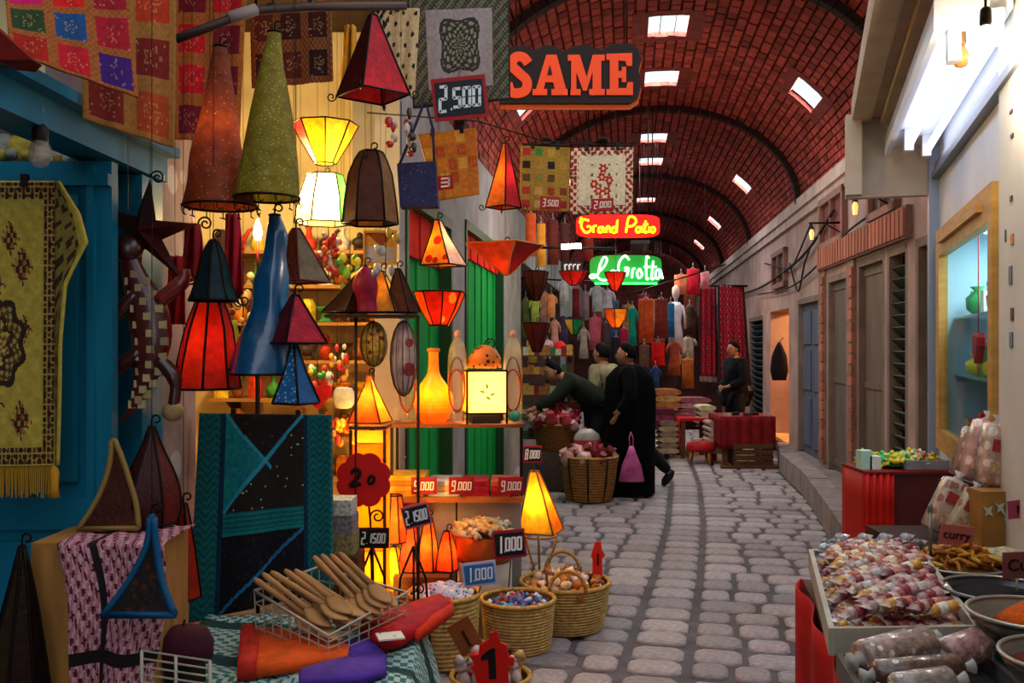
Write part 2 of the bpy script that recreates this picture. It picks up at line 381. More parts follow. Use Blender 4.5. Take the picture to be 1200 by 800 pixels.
# doors
def door(n, s0, s1, zt, c, kind, lab):
    r = thing('door_%d' % n, lab, 'door', vp((s0+s1)/2, WA+.2, .25)); r['kind'] = 'structure'; del r['category']
    m = mat(c, .65, ns=7, na=.2, stretch=(1, 1, .2))
    g = MB(); sbox(g, s0, s0+.07, WA+.0, WA+.12, .25, zt); sbox(g, s1-.07, s1, WA, WA+.12, .25, zt); sbox(g, s0, s1, WA, WA+.12, zt-.07, zt); part('door_frame', g, mat('7d675c', .8, ns=5, na=.2), r)
    a = WA+.06
    if kind == 'louvre':
        k = 0
        while .32+k*.1 < zt-.1:
            g = MB(); p = vp((s0+s1)/2, a, .32+k*.1); g.box(p, (s1-s0-.14, .1, .014), (AX, (-LT*.7+Z3*.7), (LT*.7+Z3*.7))); part('slat', g, m, r); k += 1
        g = MB(); sbox(g, s0, s1, a+.05, a+.08, .25, zt); part('backing', g, mat('121410', .9), r)
    else:
        L_ = [(s0+.07, (s0+s1)/2-.005), ((s0+s1)/2+.005, s1-.07)] if kind == 'two' else [(s0+.07, s1-.07)]
        for q0, q1 in L_:
            g = MB(); sbox(g, q0, q1, a, a+.05, .25, zt-.07); lf = part('door_leaf', g, m, r)
            if kind == 'two':
                for z0, z1 in ((.35, .95), (1.05, 1.55), (1.62, zt-.17)):
                    g = MB(); sbox(g, q0+.08, q1-.08, a-.018, a, z0, z1); part('door_panel', g, m, lf)
            else:
                g = MB()
                for z in (.3, 1.2, zt-.16): sbox(g, q0, q1, a-.012, a, z, z+.06)
                part('rail', g, m, lf)
    return r
door(1, *OPEN[0], '5f6250', 'one', 'grey-green door beside the peeling red pillar')
door(2, *OPEN[1], '2c3424', 'louvre', 'dark green louvred shutter in the right wall')
door(3, *OPEN[2], '6f5a50', 'one', 'plain brown closed door next to the louvred shutter')
door(4, *OPEN[3], '665650', 'one', 'plain brown closed door next to the grey double door')
door(5, *OPEN[4], '555a6b', 'two', 'tall grey double door with raised panels')
door(6, *OPEN[6], '1e3a45', 'louvre', 'dark teal shutter beside the hanging red carpets')
# lit shop behind the open doorway
g = MB(); s0, s1, zt = OPEN[5]
sbox(g, s0-.6, s1+.8, WA+1.6, WA+1.65, .2, 2.6); sbox(g, s1+.75, s1+.8, WA+.4, WA+1.65, .2, 2.6); sbox(g, s0-.6, s0-.55, WA+.4, WA+1.65, .2, 2.6); sbox(g, s0-.6, s1+.8, WA+.4, WA+1.65, 2.55, 2.6); sbox(g, s0-.6, s1+.8, WA, WA+1.65, .2, .25)
struct('wall_shop_niche', g, mat('e0a860', .8, ns=4, na=.25), None, 'warm yellow lit shop interior')
r = thing('ceiling_bulb', 'bulb hanging inside the yellow lit doorway', 'lamp', vp(14.0, WA+.9, 2.3)); g = MB(); g.ell(vp(14.0, WA+.9, 2.36), .035, 10, 7); part('bulb', g, glow('ffe0a0', 8), r); g = MB(); g.tube([vp(14.0, WA+.9, 2.39), vp(14.0, WA+.9, 2.55)], .006, 5); part('cord', g, IRON, r)
point_light(vp(14.0, WA+.9, 2.28), 55, (1, .62, .22), r)
for k in range(3):
    r = thing('doorway_shelf', ['lowest', 'middle', 'topmost'][k]+' thin shelf inside the yellow lit doorway', 'shelf', vp(14.6, WA+1.35, .8+k*.5))
    g = MB(); sbox(g, 13.2, 15.5, WA+1.3, WA+1.6, .8+k*.5, .825+k*.5); part('board', g, mat('9a6a38', .7), r)
    for q in (13.4, 15.2): g = MB(); sbox(g, q, q+.02, WA+1.35, WA+1.6, .7+k*.5, .8+k*.5); part('bracket', g, IRON, r)
    for j in range(5):
        z = .826+k*.5; h = R.uniform(.12, .26); p = vp(13.6+j*.38, WA+1.45, z); g = MB()
        g.lathe([(.05, 0), (.07, h*.3), (.06, h*.6), (.025, h*.8), (.035, h)], p, 10, None, True, (1, 1)); solo('pottery_jar', g, mat(R.choice(['c98a40', 'a8512c', 'e0c080', '6a4a30']), .5), 'small clay jar on a shelf in the yellow lit doorway', 'jar', 'jars in the yellow doorway')
g = MB(); p = vp(13.7, WA-.06, 1.45); g.lathe([(.10, -.34), (.13, -.2), (.11, 0), (.06, .12), (.02, .2)], p, 10, None, True, (1, 1), None, 1, .6); g.tube([p+V((0, 0, .2)), vp(13.7, WA, 1.72)], .006)
solo('hanging_jacket', g, mat('15131a', .9), 'black jacket hanging by the yellow lit doorway', 'jacket')
# peeling red pillar
g = MB(); sbox(g, 6.62, 6.82, WA-.09, WA+.1, .2, 2.75)
pil = struct('trim_10', g, mat('8e2a26', .8, ns=5, na=.5, bump=.7, bs=15, pat=('b59a80', 5, .22)), None, 'peeling red painted pillar')
# step / sidewalk with kerb stones
def kx(y): return interp(KERB, y)
g = MB(); ys = [6.3, 7.0, 7.79, 8.8, 9.94, 10.8, 11.8, 12.6, 13.1]
top = [V((kx(y)+.15, y, .24)) for y in ys]; bk = [V((4.2, y, .24)) for y in ys]
vs = top+bk; n_ = len(ys); g.add(vs+[v-V((0, 0, .26)) for v in vs], [(i, i+n_, i+n_+1, i+1) for i in range(n_-1)]+[(i, i+1, i+1+2*n_, i+2*n_) for i in range(n_-1)]+[(n_-1, 2*n_-1, 4*n_-1, 3*n_-1), (0, 2*n_, 3*n_, n_)])
walk = struct('floor_step', g, mat('7a6a68', .85, ns=5, na=.25, bump=.4, bs=20), None, 'raised stone step along the right wall')
y = 6.4
while y < 12.9:
    l = R.uniform(.5, .75); ym = y+l/2; a = V((kx(y), y, 0)); b = V((kx(y+l-.02), y+l-.02, 0)); d = (b-a); g = MB()
    g.box((a+b)/2+V((.09, 0, .125)), (d.length, .2, .25+R.uniform(-.01, .012)), (d.normalized(), Z3.cross(d.normalized()), Z3)); part('kerb_stone', g, mat('8b7876', .8, ns=7, na=.25, bump=.5, bs=25, rnd=.12), walk); y += l
# ---- left wall with green shutters
LA = -1.43
g = MB(); sbox(g, 5.8, 5.95, LA-.16, LA, 0, 3.5)
for a, b, c, d in ((7.55, 8.2, 0, 3.5), (10.75, 12.6, 0, 3.5), (5.95, 7.55, 2.62, 3.5), (8.2, 10.75, 2.72, 3.5), (12.6, 31, 2.75, 3.5), (20, 31, 0, 2.75)): sbox(g, a, b, LA-.35, LA, c, d)
struct('wall_left', g, mat('8f8784', .9, ns=4, na=.2, bump=.4, bs=14))
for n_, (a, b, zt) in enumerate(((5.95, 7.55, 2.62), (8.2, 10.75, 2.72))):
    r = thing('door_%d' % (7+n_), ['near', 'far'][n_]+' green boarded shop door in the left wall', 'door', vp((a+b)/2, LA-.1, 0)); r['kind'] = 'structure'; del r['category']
    k = int((b-a)/.2); w = (b-a)/k
    for i in range(k):
        g = MB(); sbox(g, a+i*w+.006, a+(i+1)*w-.006, LA-.12, LA-.09+(.012 if i % 2 else 0), 0, zt); part('board', g, mat('128a3a', .85, ns=6, na=.2, stretch=(1, 1, .2), spec=.08), r)
    zr = (2.22, 2.42)[n_]  # upper boards painted red to imitate lamp glow on the green door
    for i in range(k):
        g = MB(); sbox(g, a+i*w+.006, a+(i+1)*w-.006, LA-.09, LA-.06+(.01 if i % 2 else 0), zr, zt); part('red_glow_board', g, mat('d02814', .9, ns=6, na=.2, stretch=(1, 1, .2), spec=.05), r, 'upper board coloured as red lamp glow')
    g = MB(); sbox(g, a, a+.06, LA-.1, LA+.015, 0, zt); sbox(g, b-.06, b, LA-.1, LA+.015, 0, zt); sbox(g, a, b, LA-.1, LA+.015, zt-.08, zt); part('door_frame', g, mat('16401f', .6), r)
# recess of the far left shop
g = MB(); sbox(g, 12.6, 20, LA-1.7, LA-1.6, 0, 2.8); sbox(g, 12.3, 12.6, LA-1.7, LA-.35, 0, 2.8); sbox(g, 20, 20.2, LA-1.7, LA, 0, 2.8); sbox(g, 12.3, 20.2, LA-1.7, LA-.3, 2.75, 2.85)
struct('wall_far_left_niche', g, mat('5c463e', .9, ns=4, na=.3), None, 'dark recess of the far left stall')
# ---- near left: stone pillar, teal door, lit shop niche
g = MB(); g.bbox((-1.8, 3.62, 0), (-1.355, 4.02, 3.7)); struct('wall_pillar', g, mat('8d7672', .9, ns=5, na=.3, bump=.8, bs=9, pat=('a89c98', 3, .2)), None, 'bare stone pillar between teal door and lit shop')
g = MB(); g.bbox((-3.3, 6.35, 0), (-.72, 6.5, 4.3)); g.bbox((-3.4, 3.9, 0), (-3.3, 6.5, 4.3)); g.bbox((-3.4, 3.62, 0), (-1.8, 3.9, 3.6)); struct('wall_lit_niche', g, mat('dcc694', .85, ns=3, na=.2), None, 'yellow lit inner walls of the lamp shop')
g = MB(); g.bbox((-3.4, 2.3, 3.72), (-.5, 6.5, 3.8)); struct('ceiling_shade_awning', g, mat('3a2a22', .9, ns=6, na=.2), None, 'unseen dark wooden awning added to shade the lamp shop')  # out-of-view awning, added to carry the wires and shade the goods
g = MB(); g.bbox((-3.4, .6, 0), (-3.3, 3.62, 3.7)); g.bbox((-3.4, .5, 0), (-1.75, .6, 3.7)); g.bbox((-2.1, -7, 0), (-1.75, .5, 5.2)); struct('wall_left_shop', g, mat('241a18', .9), None, 'dark inner wall behind the teal door, plus unseen wall added to block sky')  # last box: unseen wall behind the camera, added to cut sky light
TEAL = mat('0c6a86', .45, ns=4, na=.25, bump=.15, bs=12, stretch=(1, 1, .3))
r = thing('door_9', 'open teal painted wooden door leaf with mouldings', 'door', (-1.55, 3.15, 0)); r['kind'] = 'structure'; del r['category']
g = MB(); g.bbox((-1.80, 3.13, .02), (-1.335, 3.18, 2.215)); lf = part('door_leaf', g, TEAL, r)
for x0, x1, z0, z1 in ((-1.76, -1.62, 1.15, 2.1), (-1.56, -1.44, 1.15, 2.1), (-1.76, -1.44, .12, .95)):
    g = MB(); g.bbox((x0, 3.108, z0), (x1, 3.13, z1)); part('door_panel', g, TEAL, lf)
g = MB(); g.bbox((-1.80, 3.10, 2.13), (-1.335, 3.13, 2.17)); g.bbox((-1.80, 3.11, .99), (-1.335, 3.13, 1.1)); g.bbox((-1.41, 3.108, .02), (-1.385, 3.13, 2.2)); part('moulding', g, TEAL, lf)
g = MB(); g.bbox((-1.455, 3.40, 0), (-1.34, 3.6, 2.22)); struct('trim_11', g, TEAL, None, 'teal door post')
g = MB(); d = (V((-1.37, 3.6, 2.27))-V((-1.41, 1.6, 2.27))); dn = d.normalized(); g.box(V((-1.42, 2.6, 2.28)), (2.05, .14, .1), (dn, Z3.cross(dn), Z3)); g.box(V((-1.40, 2.6, 2.34)), (2.05, .2, .035), (dn, Z3.cross(dn), Z3)); struct('trim_12', g, TEAL, None, 'teal lintel beam of the left shop')
# ---- right kiosk shop
KD = V((.303, .953, 0)); KN = V((-.953, .303, 0))
def kq(Y, off, z): p = V((.822+.318*Y, Y, z)); return p+KN*off
def kbox(g, y0, y1, o0, o1, z0, z1, col=None):
    a, b = kq(y0, 0, 0), kq(y1, 0, 0); c = (a+b)/2+KN*((o0+o1)/2)+V((0, 0, (z0+z1)/2)); g.box(c, ((b-a).length, abs(o1-o0), z1-z0), (KD, KN, Z3), col); return g
g = MB(); kbox(g, 3.95, 6.0, -.12, 0, 2.3, 3.2); kbox(g, 3.95, 6.0, -.12, 0, 0, .98); kbox(g, 5.75, 6.0, -.12, 0, .98, 2.3)
struct('wall_kiosk', g, mat('ccd0d8', .5, ns=3, na=.08), None, 'white painted wall of the sweet shop')
g = MB(); kbox(g, -1.5, 3.93, -.1, .03, 0, 3.2); g.bbox((1.6, -7, 0), (1.9, -1.0, 5.2)); struct('wall_kiosk_near', g, mat('cfccc2', .55, ns=3, na=.08), None, 'cream wall panel with stickers at the right edge, plus unseen wall added to block sky')  # second box: unseen wall behind the camera, added to narrow the sky
g = MB(); kbox(g, 5.98, 6.08, -.1, .06, 0, 3.1); struct('trim_13', g, mat('8694ac', .4, .3), None, 'blue-grey metal edge post of the kiosk')
# window box
win = MB()
kbox(win, 3.98, 5.75, .0, .05, 2.14, 2.3); kbox(win, 3.98, 5.75, .0, .05, .98, 1.1); kbox(win, 3.98, 4.07, .0, .05, 1.1, 2.14); kbox(win, 5.62, 5.75, .0, .05, 1.1, 2.14)
kbox(win, 4.2, 5.5, .05, .075, 2.2, 2.235)
wk = struct('window_30', win, mat('b98a45', .5, ns=5, na=.2, stretch=(1, 1, 4)), None, 'wood framed shop window of the kiosk'); ORG[wk.name] = V((0, 0, 0))
g = MB(); kbox(g, 4.07, 5.62, .012, .02, 1.1, 2.14); part('pane', g, glass(), wk)
g = MB(); kbox(g, 3.98, 5.75, -.75, -.72, .98, 2.3); kbox(g, 5.72, 5.75, -.75, 0, .98, 2.3); kbox(g, 3.98, 4.0, -.75, 0, .98, 2.3); kbox(g, 3.98, 5.75, -.75, 0, 2.28, 2.3); kbox(g, 3.98, 5.75, -.75, 0, .98, 1.0)
part('display_case', g, mat('b9d4e0', .4), wk)
for z in (1.42, 1.76):
    g = MB(); kbox(g, 4.02, 5.72, -.72, -.05, z, z+.012); part('glass_shelf', g, mat('9fc4cc', .15, alpha=.75), wk)
g = MB(); g.tube([kq(4.2, -.3, 2.262), kq(5.4, -.3, 2.262)], .012, 8); part('display_tube', g, glow('e8f4ff', 4), wk)
area_light('display_tube_light', kq(4.8, -.3, 2.24), (0, 0, -.3), .25, 1.3, 14, (.85, .95, 1))
cols = ['c8323a', '2f9a5a', 'e8d040', 'd8803a', 'e8e4dc', '3a70b8', 'b04a80']
for z in (1.0, 1.432, 1.772):
    for j in range(7):
        yy = 4.35+j*.2; h = R.uniform(.09, .19); c = R.choice(cols); g = MB(); p = kq(yy, -.1-R.uniform(0, .07), z)
        if j % 3 == 0: g.box(p+V((0, 0, h/2)), (.1, .06, h), (KD, KN, Z3)); nm = 'sweet_box'
        elif j % 3 == 1: g.lathe([(.045, 0), (.05, h*.7), (.02, h*.8), (.025, h)], p, 10, None, True, (1, 1)); nm = 'sweet_jar'
        else: g.lathe([(.02, 0), (.055, h*.2), (.06, h*.6), (.02, h*.85), (.04, h)], p, 9, None, True, (1, 1), lambda i, q: 1+.12*sin(3*q)); nm = 'sweet_bag'
        nmz = {1.0: 'bottom', 1.432: 'middle', 1.772: 'top'}[z]
        solo(nm, g, mat(c, .4), {'sweet_box': 'upright packet', 'sweet_jar': 'small jar', 'sweet_bag': 'tied bag'}[nm]+' on the %s level of the kiosk window' % nmz, 'sweets', 'goods in the kiosk window')
# red heart shaped bag hanging in the window
g = MB(); p = kq(4.78, -.03, 1.6); g.prism([(0, -.09), (.07, 0), (.07, .04), (.035, .065), (0, .04), (-.035, .065), (-.07, .04), (-.07, 0)], p, (KD, Z3, KN), .04); g.tube([p+V((0, 0, .05)), p+V((0, 0, .7))], .003)
solo('heart_bag', g, mat('c81e2c', .4), 'red heart-shaped bag hanging in the kiosk window', 'bag')
# canopy
g = MB(); kbox(g, 1.2, 6.2, -.02, .52, 3.12, 3.24); kbox(g, 1.2, 6.2, .40, .52, 3.09, 3.13); kbox(g, 1.2, 6.2, .28, .34, 3.06, 3.13); struct('ceiling_canopy', g, mat('b3a08a', .8, ns=4, na=.15), None, 'beige boarded canopy over the sweet shop')
g = MB(); kbox(g, 6.14, 6.22, -.02, .56, 2.59, 3.13); kbox(g, 6.05, 6.14, .46, .56, 2.6, 3.13); struct('trim_14', g, mat('c2b2a0', .8, ns=4, na=.12), None, 'hanging end board of the canopy')
lf = thing('fluorescent_fitting', 'white twin-tube strip light under the kiosk canopy', 'lamp', kq(4.5, .1, 2.8))
g = MB(); kbox(g, 3.6, 6.05, .04, .32, 2.9, 2.96); kbox(g, 3.6, 6.05, .29, .32, 2.84, 2.96); part('reflector', g, mat('d8dae2', .35), lf)
for off in (.22, .1):
    y0, y1 = (5.55, 3.85) if off > .15 else (5.75, 3.65)
    g = MB(); g.tube([kq(y0, off, 2.80), kq(y1, off, 2.80)], .02, 10); part('tube', g, glow('e4ecff', 3.4), lf)
    for q0 in (y0, y1-.07):
        g = MB(); kbox(g, q0, q0+.07, off-.025, off+.025, 2.77, 2.9); part('tube_holder', g, mat('e0e0e0', .4), lf)
for (px, py, Y, on) in ((1155, 40, 3.5, 1), (1126, 62, 3.9, 0)):
    r = thing('hanging_bulb', 'glowing white light bulb under the canopy' if on else 'unlit amber bulb under the canopy', 'lamp', P(px, py+20, Y)); p = P(px, py, Y)
    g = MB(); g.lathe([(.012, .10), (.02, .09), (.022, .04), (.016, .03)], p, 10, None, True, (1, 1)); g.tube([p+V((0, 0, .1)), V((p.x, p.y, 3.1))], .005); part('socket', g, IRON if on else mat('8a6a40', .4, .5), r)
    g = MB(); g.lathe([(.014, .03), (.03, 0), (.034, -.03), (.022, -.055), (.004, -.062)], p, 12, None, True, (1, 1)); part('bulb', g, glow('fff2d8', 14) if on else mat('c98a48', .2), r)
    if on: point_light(p+V((0, 0, -.12)), 9, (1, .86, .62), r)
g = MB(); kbox(g, 1.2, 6.0, .0, .05, 2.66, 2.70); kbox(g, 1.2, 6.0, .0, .03, 2.70, 2.76); struct('trim_15', g, mat('6a6e7a', .4, .3), None, 'grey metal rail along the kiosk wall')
# stickers
for k, (px, py, w, h, c) in enumerate(((1196, 232, .025, .02, '6a3040'), (1189, 276, .012, .05, '4a6a3a'), (1197, 280, .03, .04, 'd87a3a'), (1195, 322, .035, .07, '6a6a80'), (1197, 368, .03, .05, '54463c'), (1196, 398, .035, .06, '6c7890'), (1196, 130, .03, .012, '5a2a40'), (1197, 158, .03, .012, '5a2a40'))):
    Y = 904/(px-950); g = MB(); g.panel(kq(Y, .033, EYE-(py-HY)/F*Y), w*1.6, h, .004, (KD, Z3, KN)); solo('sticker', g, mat(c, .5, ns=70, na=.5), ['small purple scrap', 'slim green bottle-shaped sticker', 'round orange sticker', 'grey-blue sticker, upper of the two', 'brown sticker between the two grey ones', 'grey-blue sticker, lower of the two', 'thin purple mark highest up', 'thin purple mark second from the top'][k]+' on the cream kiosk wall', 'sticker')
# ================================================================== LEFT SHOP
HIDE = lambda c, t=.35, pat=None: mat(c, .45, ns=25, na=.3, bump=.35, bs=60, trans=t, pat=pat)
WIRE_TOP = 3.72
def wire_up(par, p, top=None, r=.0013):
    g = MB(); g.tube([p, V((p.x, p.y, top or WIRE_TOP))], r, 4); part('hanging_wire', g, IRON, par)
def lamp(name, label, Y, secs, n=4, rot=.7, cols=('8a2a1c',), frame=None, lit=0, litc=(1, .55, .15), hook=True, wire=True, feet=0, smooth=0, trans=.35, pat=None, sy=1, group='hanging hide lampshades', top=None, ring=True, beads=0, fr=.0045, wtop=None, litz=.5, gloss=False, fold=0):
    """a lampshade of hide panels on a wire frame; secs = (px, py, half width px) from top to bottom"""
    S_ = [(P(x, y, Y), px2m(h, Y)) for x, y, h in secs]
    fac = max(abs(cos(rot+2*pi*i/n)) for i in range(n)) if n < 12 else 1
    raw = [(c.x, c.z, h/fac) for c, h in S_]
    rs = catmull(raw, smooth) if smooth else raw
    base = V((rs[-1][0], Y, min(r[1] for r in rs)))
    root = thing(name, label, 'lamp', base, group)
    ring_pt = lambda r, i: V((r[0]+r[2]*cos(rot+2*pi*i/n)*(1+.07*sin(fold*2*pi*i/n+r[1]*9)*(fold > 0)), Y+r[2]*sin(rot+2*pi*i/n)*sy*(1+.1*sin(fold*2*pi*i/n+r[1]*9)*(fold > 0)), r[1]))
    if n < 12:
        for i in range(n):
            g = MB(); k = len(rs); vs = []
            for r in rs: vs += [ring_pt(r, i), ring_pt(r, i+1)]
            g.add(vs, [(2*j, 2*j+1, 2*j+3, 2*j+2) for j in range(k-1)], None, smooth > 0)
            c = cols[i % len(cols)]; part('panel', g, HIDE(c, trans, pat if (pat and i % 2 == 0) else None), root)
    else:
        g = MB(); g.loft([[ring_pt(r, i) for i in range(n)] for r in rs], None, True, (0, 0)); part('shade', g, mat(cols[0], .25, ns=8, na=.35, bump=.5, bs=14, coat=.6) if gloss else HIDE(cols[0], trans, pat), root)
    fm = mat(frame, .5) if frame else IRON
    if n < 12:
        for i in range(n):
            g = MB(); g.tube([ring_pt(r, i) for r in rs], fr, 5); part('frame_rib', g, fm, root)
    if ring:
        for r in (rs[0], rs[-1]):
            g = MB(); g.tube([ring_pt(r, i) for i in range(n+1)], fr, 5); part('frame_ring', g, fm, root)
    tp = V((rs[0][0], Y, max(r[1] for r in rs)))
    if hook:
        g = MB(); h = .05; g.tube([tp, tp+V((0, 0, h*.5))]+curl(tp+V((0, 0, h*.5)), .014, X3, Z3, .8, 1, 8, .8), .0035, 5); part('hook', g, IRON, root)
    if wire: wire_up(root, tp+V((0, 0, .03)), wtop)
    for k in range(feet):
        i = k; p = ring_pt(rs[-1], i); d = V((cos(rot+2*pi*i/n), sin(rot+2*pi*i/n), 0)); g = MB()
        g.tube([p+V((0, 0, .004))]+curl(p, .02, d, -Z3, 1.2, 1, 12, .3), .003, 5); part('scroll_foot', g, IRON, root)
    for k in range(beads):
        q = 2*pi*k/beads; r = rs[-1]; p = V((r[0]+r[2]*cos(q), Y+r[2]*sin(q), r[1])); g = MB(); g.tube([p, p+V((0, 0, -.02)), p+V((.008, 0, -.028)), p+V((.016*cos(q+1), .016, -.02))], .0025, 4); part('wire_loop', g, IRON, root)
    if lit:
        c = V((rs[len(rs)//2][0], Y, rs[0][1]*(1-litz)+rs[-1][1]*litz)); point_light(c, lit, litc, root, .02)
        g = MB(); g.ell(c, .018, 8, 6); part('bulb', g, glow('ffdca0', 12), root)
    return root
# --- price tags --------------------------------------------------
SEG = {'0': 'abcdef', '1': 'bc', '2': 'abged', '3': 'abgcd', '4': 'fgbc', '5': 'afgcd', '6': 'afgedc', '7': 'abc', '8': 'abcdefg', '9': 'abcdfg'}
SL = {'a': (0, 1, 1, 1), 'b': (1, .5, 1, 1), 'c': (1, 0, 1, .5), 'd': (0, 0, 1, 0), 'e': (0, 0, 0, .5), 'f': (0, .5, 0, 1), 'g': (0, .5, 1, .5)}
def price(text, px, py, w, h, Y, roll=0, yaw=0, board='15141a', rim='b8202c', dig='e8eef2', label='', wire=None, stick=None, big=1.0, nm='price_tag'):
    B = basis(yaw, roll); r, u, n = B; c = P(px, py, Y); W_, H_ = px2m(w, Y), px2m(h, Y)
    root = thing(nm, label, 'price tag', c-u*(H_/2), 'price tags'); g = MB(); g.panel(c, W_, H_, .008, B); part('rim', g, mat(rim, .5), root)
    g = MB(); g.panel(c+n*.005, W_*.88, H_*.8, .006, B); bd = part('board', g, mat(board, .4), root)
    tot = sum(1 if ch.isdigit() else .4 for ch in text); dw = W_*.8/tot; x = -W_*.4; dh = H_*.5*big
    for k, ch in enumerate(text):
        if ch.isdigit():
            g = MB(); hh = dh*(1.15 if k == 0 else .85); ww = dw*.6
            for sgm in SEG[ch]:
                x0, y0, x1, y1 = SL[sgm]; a = c+n*.01+r*(x+dw*.2+x0*ww+(y0-.5)*hh*.1)+u*((y0-.5)*hh); b = c+n*.01+r*(x+dw*.2+x1*ww+(y1-.5)*hh*.1)+u*((y1-.5)*hh); d = (b-a); dn = d.normalized()
                g.box((a+b)/2, (d.length+dw*.1, .003, max(dw*.14, H_*.07)), (dn, n, dn.cross(n)))
            part('digit', g, mat(dig, .5), bd); x += dw
        else:
            if ch in ".'":
                g = MB(); g.panel(c+n*.01+r*(x+dw*.25)+u*(dh*(-.5 if ch == '.' else .45)), dw*.16, dw*.2, .003, B); part('point', g, mat(dig, .5), bd)
            x += dw*.4
    if wire: g = MB(); g.tube([c+u*(H_/2), wire], .0015, 4); part('hanging_wire', g, IRON, root)
    if stick: g = MB(); g.tube([c-u*(H_/2), stick], .004, 5); part('stick', g, mat('5a4030', .7), root)
    return root
# --- flat textiles -------------------------------------------------
def rug(name, label, cat, quad, pat, nx, ny, wave=.01, t=.008, group=None, fringe=None, m=None, clips=0, waves=3, hang=None):
    q = [P(*c) for c in quad]; ph = R.uniform(0, 6)
    def fn(u, v):
        p = (q[0]*(1-u)+q[1]*u)*(1-v)+(q[3]*(1-u)+q[2]*u)*v
        return p+V((0, wave*sin(u*waves*2*pi+ph+v)*(.3+.7*v), 0))
    lo = min(c.z for c in q); mid = (q[0]+q[1]+q[2]+q[3])/4; root = thing(name, label, cat, (mid.x, mid.y, lo), group)
    g = MB(); g.grid(fn, nx, ny, pat); o = part('cloth', g, m or PRINT, root); solid(o, t)
    if fringe:
        n, c, L_ = fringe; fo = MB()
        for i in range(n):
            p = fn((i+.5)/n, 1); fo.tube([p, p+V((R.uniform(-.004, .004), R.uniform(-.004, .004), -L_*R.uniform(.85, 1.05)))], [.003, .0022], 4)
        f_ = part('fringe', fo, mat(c, .8), root); f_['kind'] = 'stuff'
    for k in range(clips):
        p = fn((k+.5)/clips if clips > 1 else .5, 0); g = MB(); g.box(p+V((0, -.004, 0)), (.02, .022, .04)); part('clip', g, mat('15110f', .5), root)
        if hang: wire_up(root, p+V((0, 0, .01)), hang)
    return root, fn
def h2(a, b): return (sin(a*127.1+b*311.7)*43758.5453) % 1.0
def pat_patch(pal, nx, ny, border='8a5a28', seed=1, bw=.12, motif=True):
    def f(u, v):
        x, y = u*nx, v*ny; i, j = int(x), int(y); fx, fy = x-i, y-j
        if min(fx, fy, 1-fx, 1-fy) < bw: return mixc(border, 'a8703a', .3+.4*sin(x*40)*sin(y*37))
        c = pal[int(h2(i+seed, j*3+seed)*len(pal)) % len(pal)]
        if motif:
            r = sqrt((fx-.5)**2+(fy-.5)**2); k = 5
            if abs(r-.13-.05*cos(k*math.atan2(fy-.5, fx-.5))) < .02: return mixc(c, 'c89a60', .35)
        return c if h2(int(x*31), int(y*31)) > .03 else mixc(c, 'e0c090', .3)
    return f
def pat_persian(u, v):
    ground = mixc('c0a844', '9c8432', .5+.5*sin(u*50)*sin(v*70)*.4)
    e = min(u, 1-u, v*1.55, (1-v)*1.55)
    if e < .012: return 'c8b050'
    if e < .10:
        k = sin(u*95)*sin(v*148); return '2e1e14' if k > .1 else ('a08c3c' if k > -.35 else '6c2c1c')
    if e < .118: return 'a89038'
    x, y = (u-.5)/.27, (v-.57)/.17; r = sqrt(x*x+y*y); a = math.atan2(y, x)
    rr = r+.07*cos(10*a)
    if rr < 1:
        if rr > .86: return '2e2016'
        if rr > .62: return '57381f' if sin(22*a)*sin(r*30) > -.1 else 'a08a48'
        if rr > .5: return '3a2416'
        return 'b49c44' if sin(14*a+r*14)*sin(r*28) > 0 else '6a4a26'
    for cx, cy, s in ((.5, .36, .09), (.5, .78, .09), (.26, .3, .07), (.74, .3, .07), (.26, .84, .07), (.74, .84, .07), (.24, .52, .05), (.76, .52, .05), (.36, .2, .06), (.64, .2, .06)):
        dx, dy = (u-cx)/s, (v-cy)/(s*.8); d = abs(dx)*.9+abs(dy)*.8+.25*sin(dx*9)*sin(dy*9)
        if d < 1: return '3a2416' if sin(dx*8)*sin(dy*8) > -.1 else ('9a4a24' if sin(dx*11) > 0 else 'a88a3c')
    return ground
def pat_black_medallion(u, v):
    e = min(u/.17, (1-u)/.17, v/.15, (1-v)/.15)
    if e < .12: return '24221c'
    if e < 1: return '3a382c' if sin(u*150)*sin(v*140)+.6*sin(u*60+v*50) > -.1 else '6a6450'
    x, y = (u-.5)/.21, (v-.47)/.26; r = sqrt(x*x+y*y); a = math.atan2(y, x); rr = r*(1+.16*cos(4*a))
    if rr < 1: return '34302a' if (rr > .9 or sin(rr*22)*sin(12*a) > -.15) else '8a8068'
    return '9a8a88'
def pat_floral(u, v):
    e = min(u, 1-u, v, 1-v)
    if e < .13: return 'a02420' if sin(u*60)*sin(v*60) > .1 else ('5a3a24' if sin(u*47+1)*sin(v*52) > .3 else 'd8c4a4')
    for cx, cy in ((.5, .45), (.38, .55), (.62, .5), (.45, .66), (.58, .66), (.52, .32)):
        r = sqrt((u-cx)**2+(v-cy)**2)
        if r < .025: return 'e0b070'
        if r < .062+.012*cos(6*math.atan2(v-cy, u-cx)): return 'a81e20'
    if abs(sin(u*23)*sin(v*19)) > .86 and .25 < u < .75 and .25 < v < .8: return '6a5a30'
    return 'd6c6a6'
def pat_goldsq(u, v):
    x, y = u*4, v*5; i, j = int(x), int(y); fx, fy = x-i, y-j
    if min(fx, fy, 1-fx, 1-fy) < .2: return '8a6a2a' if sin(u*120)*sin(v*120) > 0 else 'a8842e'
    return [['a82a2a', '3f7a3a', 'b08a3a', '8a6a2a'], ['2a1c1c', 'a07a30', '2a1c24', 'b0803a'], ['5a4020', '7a7440', '5a4028', 'a07a30'], ['a83228', 'b8904a', '9a3a28', '7a3a20'], ['a82a30', 'c0a060', 'b09050', '8a2a28']][j % 5][i % 4]
